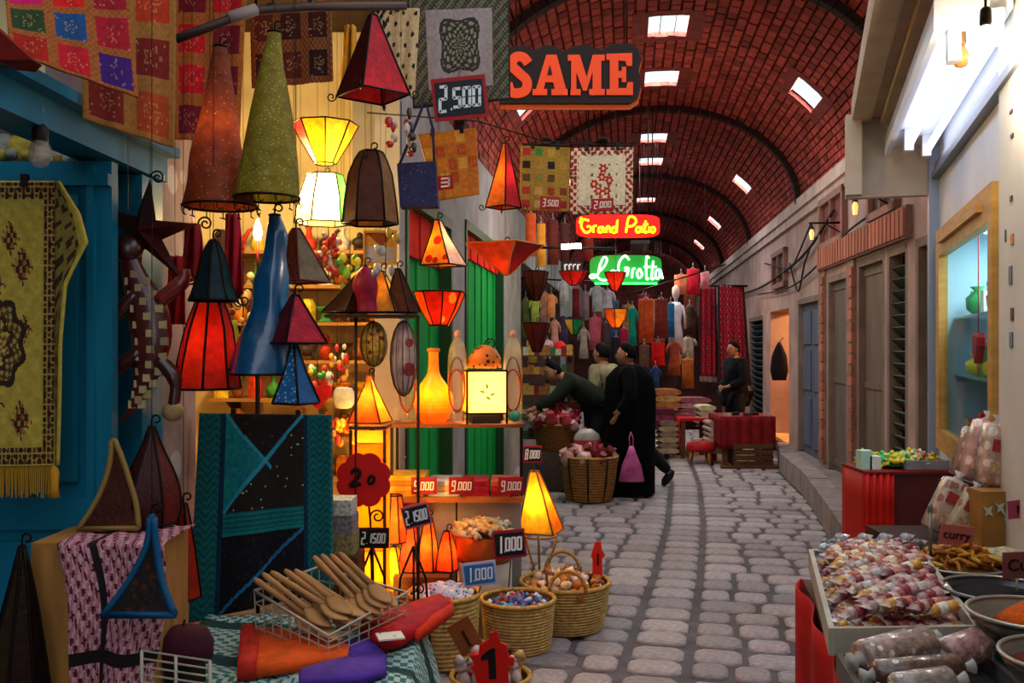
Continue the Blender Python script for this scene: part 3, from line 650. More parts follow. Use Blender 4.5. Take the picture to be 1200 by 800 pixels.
def pat_turq(u, v):
    if u < .16 or u > .82: return mixc('0f6a68', '0a4650', .5+.5*sin(v*160+3*sin(u*60)))
    if u < .2 or u > .79: return '0c2c48'
    if .50 < v < .62: return '0f7a74' if sin(v*260) > -.2 else '0c5a64'
    if v < .5:
        w = v/.5; x = (u-.2)/.59
        if abs(w-(1-x)*1.0-.0) < .03 or (abs(w-(x*.95)) < .025 and x < .6): return '2a98b0'
        if w < 1-x and w > x*.95: return mixc('126a86', '0e8a7c', h2(int(u*30), int(v*40)))
        if w > 1-x: return '241e1a' if h2(int(u*90), int(v*120)) > .012 else 'a8c0a0'
        return '1c1818' if h2(int(u*70), int(v*90)) > .08 else '3a2a20'
    w = (v-.62)/.38; x = (u-.2)/.59
    if abs(w-(1-x)) < .03: return '1c6a9a'
    return '101016' if h2(int(u*80), int(v*110)) > .06 else '2a2030'
def pat_keff(u, v):
    a = sin((u*1.2+v)*90); b = sin((u-v*1.1)*60)
    if .3 < u < .36 or .62 < v < .66: return '1c1418'
    return 'b06a78' if a > 0 else ('4a1c26' if b > .2 else 'c49aa0')
def pat_weave(u, v):
    a = sin(u*170)*sin(v*150); k = sin(v*22+u*4)
    if k > .8: return '1a3c3a'
    return '2f6a66' if a > .1 else 'a4b4ae'
# --- hanging rugs at the top left
rug('patchwork_hanging', 'patchwork hanging of pink, blue and purple squares in the top left corner', 'wall hanging', ((5, -20, 2.55), (150, -30, 2.6), (162, 115, 2.6), (12, 62, 2.5)), lambda u, v: pat_patch([[['d01660', 'd81c14', '9a1428'], ['2c4020', '1c4a7c', 'a81828'], ['a82014', 'c01828', '401c6c']][min(2, int(v*3))][min(2, int(u*3))]], 3, 3, '9a4a1c', 5, .1)(u, v), 70, 60, .008, .008, 'hanging textiles at the top left', None, None, 2, hang=WIRE_TOP)
rug('patchwork_hanging', 'orange-brown patchwork hanging behind the pink and blue one', 'wall hanging', ((95, -25, 2.85), (206, -30, 2.9), (205, 174, 2.9), (98, 140, 2.8)), pat_patch(['b83418', '8a5420', '7a2018', 'b0441c'], 2, 3, '9a6428', 9, .14), 60, 70, .008, .008, 'hanging textiles at the top left', None, None, 2, hang=WIRE_TOP)
rug('patchwork_hanging', 'narrow red patchwork strip hanging left of the orange cone lamp', 'wall hanging', ((204, -25, 3.75), (290, -25, 3.75), (280, 168, 3.75), (204, 163, 3.7)), pat_patch(['d01a24', 'a81828', '7a1424', 'd03418'], 2, 4, 'b4541c', 3, .13), 50, 80, .008, .008, 'hanging textiles at the top left', None, None, 2, hang=WIRE_TOP)
rug('patchwork_hanging', 'dark brown patchwork hanging behind the yellow cone lamp', 'wall hanging', ((293, 12, 4.0), (388, 5, 4.0), (390, 95, 4.0), (296, 104, 4.0)), pat_patch(['3a140c', '54200f', '2c100c'], 3, 2, '5a2a12', 3, .16), 50, 50, .006, .012, 'hanging textiles at the top left', None, None, 2, hang=WIRE_TOP)
g = MB(); q = [P(-30, 10, 2.3), P(38, 70, 2.4), P(30, 78, 2.45), P(-40, 70, 2.35)]; g.loft([[c+V((0, d, 0)) for c in q] for d in (0, .05)], None, False); solo('red_pouch', g, mat('7a1c14', .7, ns=20, na=.3), 'dark red cloth corner at the left edge above the bulb', 'pouch')
# embroidered cream cloth and black tapestry
rug('embroidered_cloth', 'cream cloth with dark embroidery beside the red pyramid lamp', 'wall hanging', ((440, 8, 4.25), (492, 10, 4.25), (486, 112, 4.25), (446, 112, 4.25)), lambda u, v: '2a1a14' if (sin(u*22+v*5)*sin(v*26) > .72 or u < .3 and sin(v*40+u*30) > .2) else 'c4a678', 40, 60, .006, .006, 'hanging textiles at the centre', None, None, 1, hang=WIRE_TOP)
rug('tapestry', 'black bordered grey tapestry with a dark medallion', 'wall hanging', ((477, -6, 4.3), (597, -10, 4.3), (598, 117, 4.3), (484, 127, 4.3)), pat_black_medallion, 110, 110, .004, .01, 'hanging textiles at the centre', None, None, 2, hang=WIRE_TOP)
price('2.500', 539, 115, 64, 50, 4.2, .1, 0, '14141c', 'a0181e', 'd8e0e4', 'large black price tag reading 2.500 with red rim on the tapestry', P(540, 80, 4.292))
rug('cushion_cover', 'orange gold patchwork cushion cover hanging beside the navy bag', 'cushion cover', ((490, 158, 4.7), (558, 150, 4.75), (561, 228, 4.75), (512, 235, 4.7)), pat_patch(['c8781c', 'c0651a', 'b04a1c', 'd09030'], 5, 5, 'b8701c', 5, .12), 60, 60, .003, .02, 'hanging textiles at the centre', None, None, 2, hang=WIRE_TOP)
price('3', 522, 214, 18, 16, 4.62, .1, 0, 'a0181e', 'a0181e', 'f0e0d0', 'small red tag on the orange cushion cover', P(522, 200, 4.715))
rug('cushion_cover', 'gold cushion cover with rows of coloured squares on the wire', 'cushion cover', ((610, 170, 5.3), (668, 172, 5.3), (667, 248, 5.3), (609, 246, 5.3)), pat_goldsq, 60, 70, .003, .02, 'hanging textiles at the centre', None, None, 2)
rug('cushion_cover', 'cream cushion cover with red embroidered flowers on the wire', 'cushion cover', ((669, 174, 5.3), (742, 172, 5.3), (741, 250, 5.3), (668, 251, 5.3)), pat_floral, 80, 80, .003, .02, 'hanging textiles at the centre', None, None, 2)
price('3.500', 645, 238, 24, 15, 5.22, -.05, 0, 'a81e22', 'a81e22', 'f2ead8', 'small red tag reading 3.500 on the gold cushion cover', P(645, 226, 5.27))
price('2.000', 706, 240, 26, 15, 5.22, .05, 0, 'a81e22', 'a81e22', 'f2ead8', 'small red tag reading 2.000 on the flowered cushion cover', P(706, 228, 5.27))
r = thing('hanging_wire_line', 'thin dark wire with hangers carrying the two cushion covers', 'wire', P(600, 160, 5.3)); g = MB()
g.tube([P(430, 132, 5.3), P(560, 142, 5.3), P(640, 166, 5.3), P(745, 168, 5.3)], .004, 5); part('wire', g, IRON, r)
for a, b in ((612, 668), (670, 742)):
    g = MB(); g.tube([P(a, 169, 5.29), P(b, 171, 5.29)], .007, 5); g.lathe([(.03, -.012), (.035, 0), (.03, .012)], P((a+b)/2, 164, 5.29), 8, None, True, (1, 1)); part('hanger', g, IRON, r)
# bent rod at the top
r = thing('hanging_rod', 'bent metal rod wrapped with tape across the top', 'rod', P(206, 46, 3.1)); g = MB(); g.tube([P(206, 46, 3.1), P(265, 24, 3.15), P(300, 12, 3.2), P(360, 8, 3.3), P(475, 7, 3.5)], .016, 8); part('bar', g, mat('4a3a34', .5, .4), r)
g = MB(); g.tube([P(268, 21, 3.15), P(300, 11, 3.2)], .021, 8); part('tape', g, mat('8a7a74', .6), r)
g = MB(); g.tube([P(300, 12, 3.2), V((P(300, 12, 3.2).x, 3.2, WIRE_TOP))], .005, 5); part('support', g, IRON, r)
# --- the hanging lamps ----------------------------------------------
lamp('cone_lampshade', 'tall orange-brown hide cone lampshade left of the yellow one', 3.3, [(258, 55, 8), (258, 85, 13), (257, 130, 20), (254, 180, 30), (258, 215, 37), (258, 242, 43)], 16, 0, ('8a3a18',), smooth=3, pat=('b08a60', 60, .16), beads=14, lit=1.2)
lamp('cone_lampshade', 'tall golden yellow sequinned cone lampshade at the upper left', 3.2, [(322, 38, 8), (321, 50, 9), (319, 80, 14), (318, 130, 24), (316, 190, 33), (313, 232, 38)], 16, 0, ('8a7a20',), smooth=3, pat=('d8c860', 90, .2), beads=12)
lamp('pyramid_lampshade', 'large red and maroon pyramid lampshade next to the black tapestry', 3.7, [(437, 18, 5), (437, 70, 26), (437, 112, 44)], 4, -.12, ('6a0f1c', '8a1420', '4a0c10', 'c01024'), feet=4)
lamp('chalice_lamp', 'glowing yellow chalice-shaped lamp with wire rim', 5.1, [(381, 146, 38), (381, 165, 28), (381, 192, 12)], 8, .2, ('e8b020', 'e8c040', 'e0a020', 'f0d060', 'c82014', 'e8b020', 'e8c040', 'e8a828'), lit=16, litc=(1, .66, .16), trans=.6, hook=False, wtop=4.3, wire=False)
lamp('lantern_lampshade', 'white-hot glowing square lantern below the yellow chalice', 5.1, [(381, 205, 20), (380, 232, 28), (379, 262, 32)], 6, .3, ('f0e0a0', 'f0d880', 'f4ecc8', 'f0e0a0', 'f4ecc8', '3a9a3a'), lit=48, litc=(1, .72, .26), trans=.7, wire=False)
lamp('lantern_lampshade', 'brown six-sided hide lantern under the red pyramid', 3.9, [(435, 178, 13), (434, 205, 25), (434, 262, 32)], 6, .15, ('5a3418', '7a4a20', '4a1c1c', '6a3c1c', '5a2a14', '8a6038'), smooth=2, pat=('3a1c10', 14, .22))
lamp('cone_lampshade', 'dark teal cone lampshade with a green tip', 3.2, [(250, 282, 4), (250, 300, 13), (250, 330, 20), (250, 352, 28)], 8, .1, ('0c2a34', '0a3a3c', '0c2430'), smooth=2, feet=3)
lamp('bell_lampshade', 'bright red flared lampshade below the dark teal cone', 3.35, [(246, 352, 15), (245, 385, 26), (243, 420, 32), (242, 455, 38)], 8, .2, ('b01c0c', '8a140c', 'c02a10'), smooth=2, lit=2.0, litc=(1, .3, .1), trans=.45)
lamp('twisted_lampshade', 'tall glossy deep blue twisted lampshade', 3.3, [(322, 252, 6), (325, 275, 12), (322, 300, 13), (318, 330, 20), (316, 360, 21), (310, 395, 30), (306, 438, 37)], 16, .5, ('0c4a74',), smooth=4, trans=.05, gloss=True, fold=5)
lamp('pyramid_lampshade', 'brown speckled pyramid lampshade with red edges', 3.5, [(347, 268, 4), (347, 330, 38)], 4, .3, ('6a3418', '7a3c1c', '7a3a1c', '7a6a50'), frame='6a1c10', pat=('3c2a1c', 45, .25))
lamp('pyramid_lampshade', 'crimson and maroon pyramid lampshade above the small blue one', 3.25, [(346, 346, 4), (346, 402, 38)], 4, -.05, ('8a1024', '5a0c1c', '5a0a18', 'b81030'))
lamp('pyramid_lampshade', 'small blue sequinned pyramid lampshade above the turquoise bag', 3.2, [(344, 402, 3), (346, 436, 12), (347, 472, 26)], 4, .3, ('1a5a94', '2a74a8', '2a74b0', '1a5a94'), pat=('b8d0e0', 70, .3))
lamp('sail_lampshade', 'brown and tan curved sail lampshade left of the magenta one', 4.6, [(420, 322, 3), (412, 342, 12), (402, 366, 24)], 4, .3, ('5a3010', '8a5a24', '3a1c10'), smooth=3, wire=False)
lamp('egg_lampshade', 'shiny magenta egg-shaped lampshade', 4.55, [(428, 311, 2), (428, 320, 11), (428, 335, 15), (430, 352, 12), (432, 366, 14)], 14, 0, ('8a1038',), smooth=3, trans=.2)
lamp('pyramid_lampshade', 'golden pyramid lampshade right of the magenta egg', 4.6, [(447, 318, 3), (450, 366, 24)], 4, .6, ('c08a24', '8a4a1c', 'b07020', 'd0a030'), wire=False, lit=1.5)
lamp('sail_lampshade', 'dark brown sail lampshade with a pale edge on the rack', 4.6, [(466, 315, 3), (467, 335, 11), (470, 366, 22)], 5, .2, ('4a2210', 'c4b060', '3a1a0e', '5a2c14'), smooth=3, wire=False)
lamp('pyramid_lampshade', 'orange lampshade with red chevrons by the green door', 4.9, [(513, 258, 4), (515, 275, 10), (520, 311, 27)], 4, .3, ('d0781c', 'b02a14', 'd88a1c', 'c8c0b4'), lit=6, litc=(1, .35, .08), pat=('a01c10', 12, .3))
lamp('bowl_lampshade', 'wide red inverted pyramid lampshade hung by the grey wall', 5.2, [(592, 286, 46), (592, 300, 28), (594, 322, 3)], 4, .25, ('b01c10', '8a1010', 'c83a14', '6a0c0c'), frame='c8803a', lit=1.5, litc=(1, .3, .1), wtop=3.3)
lamp('bowl_lampshade', 'red and orange flame-patterned bowl lampshade below the green door', 4.9, [(515, 342, 30), (515, 362, 22), (515, 381, 11)], 8, .2, ('c02a0c', 'd04a10', 'a81c0c'), lit=3, litc=(1, .4, .08), pat=('e0901c', 14, .3), trans=.5)
lamp('cone_lampshade', 'orange and crimson slim pyramid lampshade on a wire stand', 5.2, [(592, 168, 3), (592, 190, 8), (590, 243, 21)], 4, .1, ('d0641a', 'a81824', 'd86a1c', 'a81824'), lit=1.5, feet=4, wtop=3.3)
lamp('bowl_lampshade', 'brown cup lampshade nearest the grey door post', 7.2, [(628, 318, 15), (628, 335, 11), (628, 352, 4)], 6, .2, ('5a2416', '6a2a18'), wtop=3.4)
lamp('bowl_lampshade', 'dark red cup lampshade hanging low by the far stall', 7.2, [(629, 378, 16), (629, 395, 11), (629, 412, 5)], 6, .2, ('5a1410', '6a1c14'), wtop=3.4)
lamp('bowl_lampshade', 'wide bright red dish lampshade left of the green sign', 9.0, [(672, 318, 17), (672, 326, 13), (672, 334, 4)], 6, .2, ('b81a10', 'a01410'), lit=1, litc=(1, .3, .1), wtop=3.9)
lamp('bowl_lampshade', 'bright red bowl lampshade in front of the green sign', 8.6, [(721, 319, 13), (721, 330, 9), (721, 341, 3)], 6, .3, ('d03014', 'c02010'), lit=2, litc=(1, .4, .1), wtop=3.9)
lamp('bowl_lampshade', 'orange and gold bowl lampshade under the green sign', 8.8, [(722, 362, 15), (722, 373, 12), (722, 384, 5)], 6, .3, ('c87a18', 'b84a14'), lit=2, litc=(1, .5, .1), wtop=3.9)
lamp('bowl_lampshade', 'bowl lampshade with a green rim beside the far stall', 8.8, [(673, 374, 12), (673, 382, 9), (673, 392, 4)], 6, .3, ('1c7a4a', 'c89a3a'), wtop=3.9)
# loose hanging bits: orange shade bottom left of the bent rod, navy bag
r = thing('shoulder_bag', 'navy blue sequinned cloth bag with a long strap', 'bag', P(489, 243, 4.3)); q = [P(466, 193, 4.3), P(511, 190, 4.3), P(514, 243, 4.3), P(470, 244, 4.3)]
g = MB(); g.loft([[q[0]+V((0, d, 0)), q[1]+V((0, d, 0)), q[2]+V((0, d*1.6, 0)), q[3]+V((0, d*1.6, 0))] for d in (-.03, .03)], None, False); part('bag_body', g, mat('28284e', .7, ns=30, na=.3, pat=('9a94b0', 60, .12)), r)
for a, b in ((468, 497), (509, 499)): g = MB(); g.tube([P(a, 193, 4.28), P((a+b)/2+3, 150, 4.28), P(b, 120, 4.3)], .008, 5, None, True, .4); part('strap', g, mat('2a2440', .8), r)
# --- turquoise bag, persian rug, star, lizard ------------------------
o, fn = rug('patchwork_bag', 'large turquoise patchwork bag with dark diagonal panels', 'bag', ((236, 484, 3.95), (388, 486, 3.98), (390, 690, 3.95), (224, 728, 3.88)), pat_turq, 100, 120, .006, .05, None, None, None, 2)
o, fn = rug('persian_rug', 'gold persian rug with dark medallion hanging on the teal door', 'rug', ((-84, 212, 2.95), (68, 212, 2.95), (66, 545, 2.95), (-92, 548, 2.95)), pat_persian, 130, 170, .004, .01, None, (70, 'a87a1c', .1), None, 2)
q0, q1 = P(66, 212, 2.95), P(66, 545, 2.95)
g = MB(); g.add([], [])
sidepts = [(68, 212), (92, 250), (101, 283), (76, 330), (70, 400), (69, 470), (67, 545)]
g = MB(); n_ = 24
def edge(v):
    k = v*(len(sidepts)-1); i = min(int(k), len(sidepts)-2); t = k-i; return (sidepts[i][0]*(1-t)+sidepts[i+1][0]*t, sidepts[i][1]*(1-t)+sidepts[i+1][1]*t)
g.grid(lambda u, v: P(66, 212+333*v, 2.95)*(1-u)+P(edge(v)[0]+1, edge(v)[1], 2.93-.05*sin(v*pi))*u, 10, 60, lambda u, v: ('3a2a1a' if sin(v*90)*sin(u*9) > .2 else '8a7634') if u < .8 else 'b09a3c')
fo = part('turned_edge', g, PRINT, o); solid(fo, .01)
g = MB(); p = P(64, 545, 2.94); g.lathe([(.006, 0), (.014, -.02), (.012, -.07), (.016, -.1)], p, 10, None, True, (1, 1)); part('tassel', g, mat('b8801c', .8), o)
# star lamp with scrolls
r = thing('star_lantern', 'dark maroon four-pointed star lantern with curled wire tips', 'lamp', P(172, 310, 3.3)); c = P(170, 272, 3.3)
tips = [P(176, 208, 3.3), P(232, 262, 3.3), P(214, 328, 3.3), P(128, 320, 3.3), P(108, 240, 3.3)]; nt_ = len(tips)
inn = [c+((tips[i]+tips[(i+1) % nt_])/2-c)*.38 for i in range(nt_)]
for i in range(nt_):
    for sgn in (-1, 1):
        g = MB(); a = inn[i-1]; b = inn[i]; cc = c+V((0, sgn*.07, 0)); g.add([cc, a, tips[i], b], [(0, 1, 2), (0, 2, 3)] if sgn < 0 else [(0, 2, 1), (0, 3, 2)]); part('panel', g, HIDE('4a0e0e' if i in (1, 2) else '2a0c0c', .2), r)
for i, fl in ((1, 1), (2, 1), (4, -1), (0, 1)):
    g = MB(); g.tube([tips[i]]+curl(tips[i], .026, X3 if fl > 0 else -X3, Z3, 1.5, 1, 18, .2), .0035, 5); part('scroll', g, IRON, r)
wire_up(r, tips[0])
r = thing('lizard_ornament', 'dark red lizard ornament with beige tile patches hanging by the teal door', 'ornament', P(150, 500, 3.25)); LZ = 3.25
sp = catmull([(150, 300, 10), (160, 330, 16), (172, 362, 23), (178, 400, 24), (174, 435, 18), (164, 462, 11), (152, 484, 7), (138, 498, 3)], 4)
g = MB(); g.loft([[P(x, y, LZ)+V((px2m(h, LZ)*cos(2*pi*j/10), px2m(h, LZ)*.6*sin(2*pi*j/10), px2m(h, LZ)*.3*cos(2*pi*j/10))) for j in range(10)] for x, y, h in sp]); part('body', g, mat('52140f', .35, ns=20, na=.4, coat=.4), r)
for pts, c in (([(160, 345), (130, 372), (112, 368)], '4a1410'), ([(186, 352), (214, 330), (216, 316)], '7a1a14'), ([(186, 420), (205, 445), (203, 478)], '3a100c'), ([(165, 412), (128, 440), (120, 468)], '3a100c')):
    g = MB(); g.tube([P(x, y, LZ-.01) for x, y in catmull(pts, 5)], [px2m(9, LZ)]*6+[px2m(7, LZ)]*5, 8); part('leg', g, mat(c, .35, ns=20, na=.31, coat=.4), r)
for x, y in ((120, 468), (203, 482)): g = MB(); g.ell(P(x, y, LZ-.01), (.04, .03, .035), 9, 6); part('paw', g, mat('a8885a', .6, ns=20, na=.3), r)
tl = MB(); tl.box((0, 0, 0), (1, 1, 1), None, None, .8); tile_me = tl.mesh('tile_patch', mat('a8966a', .5, rnd=.25))
for k, (x, y, h) in enumerate(sp[3:-6]):
    for j in (-1, 0, 1):
        if (k+j) % 2: continue
        p = P(x+j*h*.62+3, y, LZ); p.y -= px2m(h, LZ)*.6*sqrt(max(0, 1-(.62*j)**2))-.004
        t_ = inst('tile_patch', tile_me, p-ORG[r.name], (pi/2, 0, R.uniform(-.2, .2)), r, (.028, .03, .012))
g = MB(); g.ell(P(148, 292, LZ), (.06, .04, .05), 10, 7); part('head', g, mat('3a100c', .35, coat=.4), r)
wire_up(r, P(150, 290, LZ))
# hanging bulb, plush toys behind the teal lintel
r = thing('hanging_bulb', 'unlit clear light bulb on a white cord at the upper left', 'lamp', P(46, 190, 2.7)); g = MB(); g.tube([P(38, 92, 2.7), P(47, 105, 2.7), P(49, 128, 2.7), P(47, 150, 2.7)], .006, 6); part('cord', g, mat('9a958c', .6), r)
g = MB(); g.lathe([(.014, .03), (.022, .02), (.022, -.02), (.016, -.03)], P(47, 158, 2.7), 10, None, True, (1, 1)); part('socket', g, mat('15110f', .5), r)
g = MB(); g.lathe([(.016, .01), (.03, -.02), (.034, -.045), (.02, -.07), (.004, -.078)], P(47, 165, 2.7), 12, None, True, (1, 1)); part('bulb', g, mat('b8a898', .08, alpha=.45), r)
for k, (x, y, c) in enumerate(((24, 168, 'a8923c'), (6, 166, '8a8a80'), (72, 172, 'b0b4a8'), (92, 174, '9a7a34'))):
    r = thing('plush_toy', ['yellow plush bear', 'grey plush toy at the left edge', 'white plush toy', 'small tan plush toy'][k]+' behind the teal lintel', 'toy', P(x, 190, 3.3), 'plush toys on the left ledge'); m_ = mat(c, .95, ns=30, na=.3, bump=.6, bs=80)
    g = MB(); p = P(x, y, 3.3); g.ell(p+V((0, 0, -.02)), (.05, .045, .055)); part('torso', g, m_, r); g = MB(); g.ell(p+V((0, -.01, .055)), .036); part('head', g, m_, r)
    for e in (-1, 1): g = MB(); g.ell(p+V((e*.03, 0, .088)), .013, 7, 5); part('ear', g, m_, r); g = MB(); g.ell(p+V((e*.045, -.04, -.05)), (.022, .03, .02), 7, 5); part('leg', g, m_, r)
g = MB(); g.bbox((-2.3, 3.2, 2.19), (-1.42, 3.45, 2.215)); solo('ledge_shelf', g, mat('0c4a5c', .6), 'teal ledge carrying the plush toys', 'shelf')
# --- plywood box with checked scarf and sail lamps ------------------
r = thing('plywood_box', 'tall plywood box by the teal door', 'box', (-1.27, 2.98, 0)); zt = .99
g = MB(); g.bbox((-1.45, 2.85, 0), (-1.42, 3.1, zt)); g.bbox((-1.10, 2.85, 0), (-1.07, 3.1, zt)); part('side_panel', g, mat('9a6a34', .7, ns=4, na=.3, stretch=(6, 6, 1)), r)
g = MB(); g.bbox((-1.45, 2.83, 0), (-1.07, 2.85, zt)); part('front_panel', g, mat('a8743a', .65, ns=3, na=.3, stretch=(6, 6, .8), pat=('5a3a1c', 4, .08)), r)
g = MB(); g.bbox((-1.45, 2.83, zt), (-1.07, 3.1, zt+.015)); part('top_panel', g, mat('a8743a', .65, ns=3, na=.3), r)
def scarf(u, v):
    w = .34*(1-.55*v)+.02; zc = zt+.02
    if v < .25: return V((-1.36+u*.32, 3.08-v*1.02, zc+.004*sin(u*20)))
    t = (v-.25)/.75; return V((-1.36+.1*t+u*(.32-.14*t)+.015*sin(t*7), 2.815-.03*sin(u*9+t*4)*(.3+t)-.01, zc-t*.66))
g = MB(); g.grid(scarf, 60, 110, pat_keff); o = solo('checked_scarf', g, PRINT, 'pink and black checked scarf draped over the plywood box', 'scarf'); solid(o, .005)
lamp('sail_lampshade', 'curved sail lampshade with tan edges on the plywood box', 2.98, [(133, 516, 2), (137, 540, 8), (138, 565, 16), (136, 590, 26), (129, 617, 37)], 3, -.35, ('3a1410', '2a100e', '4a1c12'), frame='8a6a34', smooth=3, wire=False, hook=False, fr=.009, sy=.6)
lamp('teardrop_lampshade', 'glossy dark red teardrop lampshade standing behind the sail lamp', 3.05, [(178, 500, 3), (178, 525, 12), (178, 560, 27), (178, 590, 32), (180, 612, 26)], 6, .2, ('4a0e0c', '3a0c0c', '5a1410'), smooth=3, wire=False, trans=.1)
lamp('sail_lampshade', 'blue edged sail lampshade with an ochre panel in front of the scarf', 2.72, [(178, 606, 2), (178, 640, 6), (172, 680, 20), (167, 717, 42)], 3, -.5, ('3a2a1c', '8a6a34', '2a2220'), frame='0c4a72', smooth=3, wire=True, hook=True, fr=.011, sy=.5, pat=('5a2a14', 30, .25))
lamp('cone_lampshade', 'dark tall hide cone standing in the bottom left corner', 2.75, [(26, 640, 3), (25, 690, 14), (22, 750, 26), (20, 840, 40)], 8, .2, ('2a1210', '1e0e0c', '3a2a1c'), smooth=2, wire=False, hook=True)
lamp('cone_lampshade', 'red orange hide cone between the scarf and the turquoise bag', 3.3, [(215, 590, 4), (213, 640, 14), (210, 700, 24)], 6, .2, ('8a1c0c', 'a8240c'), smooth=2, wire=True, hook=True)
# ================================================================== LIT NICHE SHELVES, DISPLAY SHELF, BASKETS
WOODD = mat('5a3418', .7, ns=5, na=.3, stretch=(1, 6, 6))
def scatter(name, labels, cat, group, meshes, spots, scale=(1, 1)):
    """loose goods: each spot = (location, rotation); meshes and labels go in pairs"""
    for k, (loc, rot) in enumerate(spots):
        i = R.randrange(len(meshes)); s = R.uniform(*scale)
        o = inst(name, meshes[i], loc, rot, None, (s, s, s)); o['label'] = labels[i]; o['category'] = cat; o['group'] = group
def disc_spots(c, rad, n, dome=.04, flat=.5, sy=1):
    out = []
    for k in range(n):
        r = rad*sqrt((k+.5)/n); q = k*2.39996
        out.append((V((c[0]+r*cos(q), c[1]+r*sin(q)*sy, c[2]+dome*(1-(r/rad)**2)+R.uniform(0, .008))), (R.uniform(-flat, flat), R.uniform(-flat, flat), R.uniform(0, 6.28))))
    return out
# back shelves with trinkets
def trinket(kind, c):
    g = MB()
    if kind == 0: g.lathe([(.03, 0), (.045, .03), (.05, .06), (.02, .1), (.015, .13), (.025, .15)], (0, 0, 0), 10, None, True, (1, 1))
    elif kind == 1:
        g.ell((0, 0, .06), (.055, .03, .035)); g.tube([(.04, 0, .07), (.065, 0, .12), (.085, 0, .13)], [.014, .012, .01], 6); g.ell((-.005, 0, .1), (.02, .018, .022), 7, 5)
        for x in (-.035, .035):
            for y in (-.015, .015): g.tube([(x, y, .05), (x, y, 0)], .008, 5)
    elif kind == 2: g.lathe([(.05, 0), (.055, .01), (.03, .02), (.02, .05), (.06, .09), (.065, .1)], (0, 0, 0), 12, None, True, (1, 1))
    elif kind == 3: g.lathe([(.045, 0), (.045, .11), (.03, .13), (.03, .14)], (0, 0, 0), 6, None, False, (1, 1))
    else: g.ell((0, 0, .05), (.04, .03, .05)); g.ell((0, 0, .12), .03, 8, 6); g.lathe([(.035, .14), (.01, .17)], (0, 0, 0), 8, None, True, (1, 1))
    return g.mesh(['vase', 'camel_figurine', 'goblet', 'tin', 'doll'][kind], mat(c, .45, ns=30, na=.35, bump=.3, bs=40))
KN_ = ['vase', 'camel_figurine', 'goblet', 'tin', 'doll']; CN = {'b83a1c': 'red', 'e0c030': 'yellow', '3a8a3a': 'green', 'd8d0c0': 'white', '8a4a1c': 'brown', 'c8781c': 'orange', '3a2a24': 'dark'}
TM = {(k, c): trinket(k, c) for k in range(5) for c in CN}
rows = [(300, 340, 465), (340, 340, 440), (388, 335, 465), (432, 380, 460), (478, 330, 460), (522, 390, 455), (560, 390, 450)]
rows = [(295, 250, 472), (335, 250, 472), (378, 250, 472), (422, 250, 472), (466, 250, 472), (512, 250, 472), (558, 250, 472)]
YB = 6.1
for ri, (py, x0, x1) in enumerate(rows):
    z = P(0, py, YB).z; a, b = P(x0, py, YB), P(x1, py, YB)
    r = thing('niche_shelf', ['topmost', 'second', 'third', 'fourth', 'fifth', 'sixth', 'lowest'][ri]+' wooden shelf inside the yellow lit niche', 'shelf', ((a.x+b.x)/2, 6.2, z-.03))
    g = MB(); g.bbox((a.x, 6.0, z-.02), (b.x, 6.35, z)); part('board', g, mat('a8743a', .7, ns=4, na=.2), r)
    for q in (a.x+.1, b.x-.1): g = MB(); g.add([(q-.01, 6.34, z-.02), (q-.01, 6.05, z-.02), (q-.01, 6.34, z-.14), (q+.01, 6.34, z-.02), (q+.01, 6.05, z-.02), (q+.01, 6.34, z-.14)], [(0, 1, 2), (3, 5, 4), (0, 3, 4, 1), (1, 4, 5, 2), (2, 5, 3, 0)]); part('bracket', g, IRON, r)
    n_ = 11
    for j in range(n_):
        k = R.randrange(5); c = R.choice(list(CN)); p = V((a.x+(b.x-a.x)*(j+.5)/n_, 6.05+R.uniform(0, .12), z)); s = R.uniform(.95, 1.15)
        o = inst(KN_[k], TM[(k, c)], p, (0, 0, R.uniform(-.5, .5)), None, (s, s, s)); o['label'] = '%s %s on the %s shelf of the yellow lit niche' % (CN[c], KN_[k].replace('_', ' '), ['topmost', 'second', 'third', 'fourth', 'fifth', 'sixth', 'lowest'][ri]); o['category'] = KN_[k].split('_')[-1]; o['group'] = 'trinkets on the lit shelves'
r = thing('hanging_bulb', 'added fill bulb hanging in the yellow lit niche', 'lamp', (-1.35, 5.3, 2.5)); ORG[r.name] = V((-1.35, 5.3, 2.5))
g = MB(); g.ell((-1.35, 5.3, 2.55), (.035, .035, .045), 12, 8); part('bulb', g, glow('ffe0a0', 10), r); g = MB(); g.tube([(-1.35, 5.3, 2.59), (-1.35, 5.3, 2.66)], .018, 8); part('socket', g, IRON, r); g = MB(); g.tube([(-1.35, 5.3, 2.66), (-1.35, 5.3, WIRE_TOP)], .004, 5); part('cord', g, IRON, r)
point_light((-1.35, 5.24, 2.55), 62, (1, .7, .24), r, .06)  # bulb and its light are added to brighten the niche
r = thing('candle_bulb', 'small flame-shaped glowing bulb left of the blue lampshade', 'lamp', P(302, 290, 4.2)); p = P(302, 268, 4.2)
g = MB(); g.lathe([(.012, -.05), (.02, -.02), (.016, .01), (.003, .045)], p, 10, None, True, (1, 1)); part('bulb', g, glow('ffdca0', 25), r); g = MB(); g.tube([p+V((0, 0, -.05)), p+V((0, 0, -.2))], .007, 6); g.tube([p+V((0, 0, -.2)), p+V((0, 0, -.28))], .012, 6); part('holder', g, mat('6a1c10', .5), r); point_light(p+V((0, -.06, 0)), 5, (1, .66, .25), r)
g = MB(); g.tube([p+V((0, 0, -.28)), V((p.x, p.y, 0))], .012, 6); part('stand_pole', g, IRON, r)
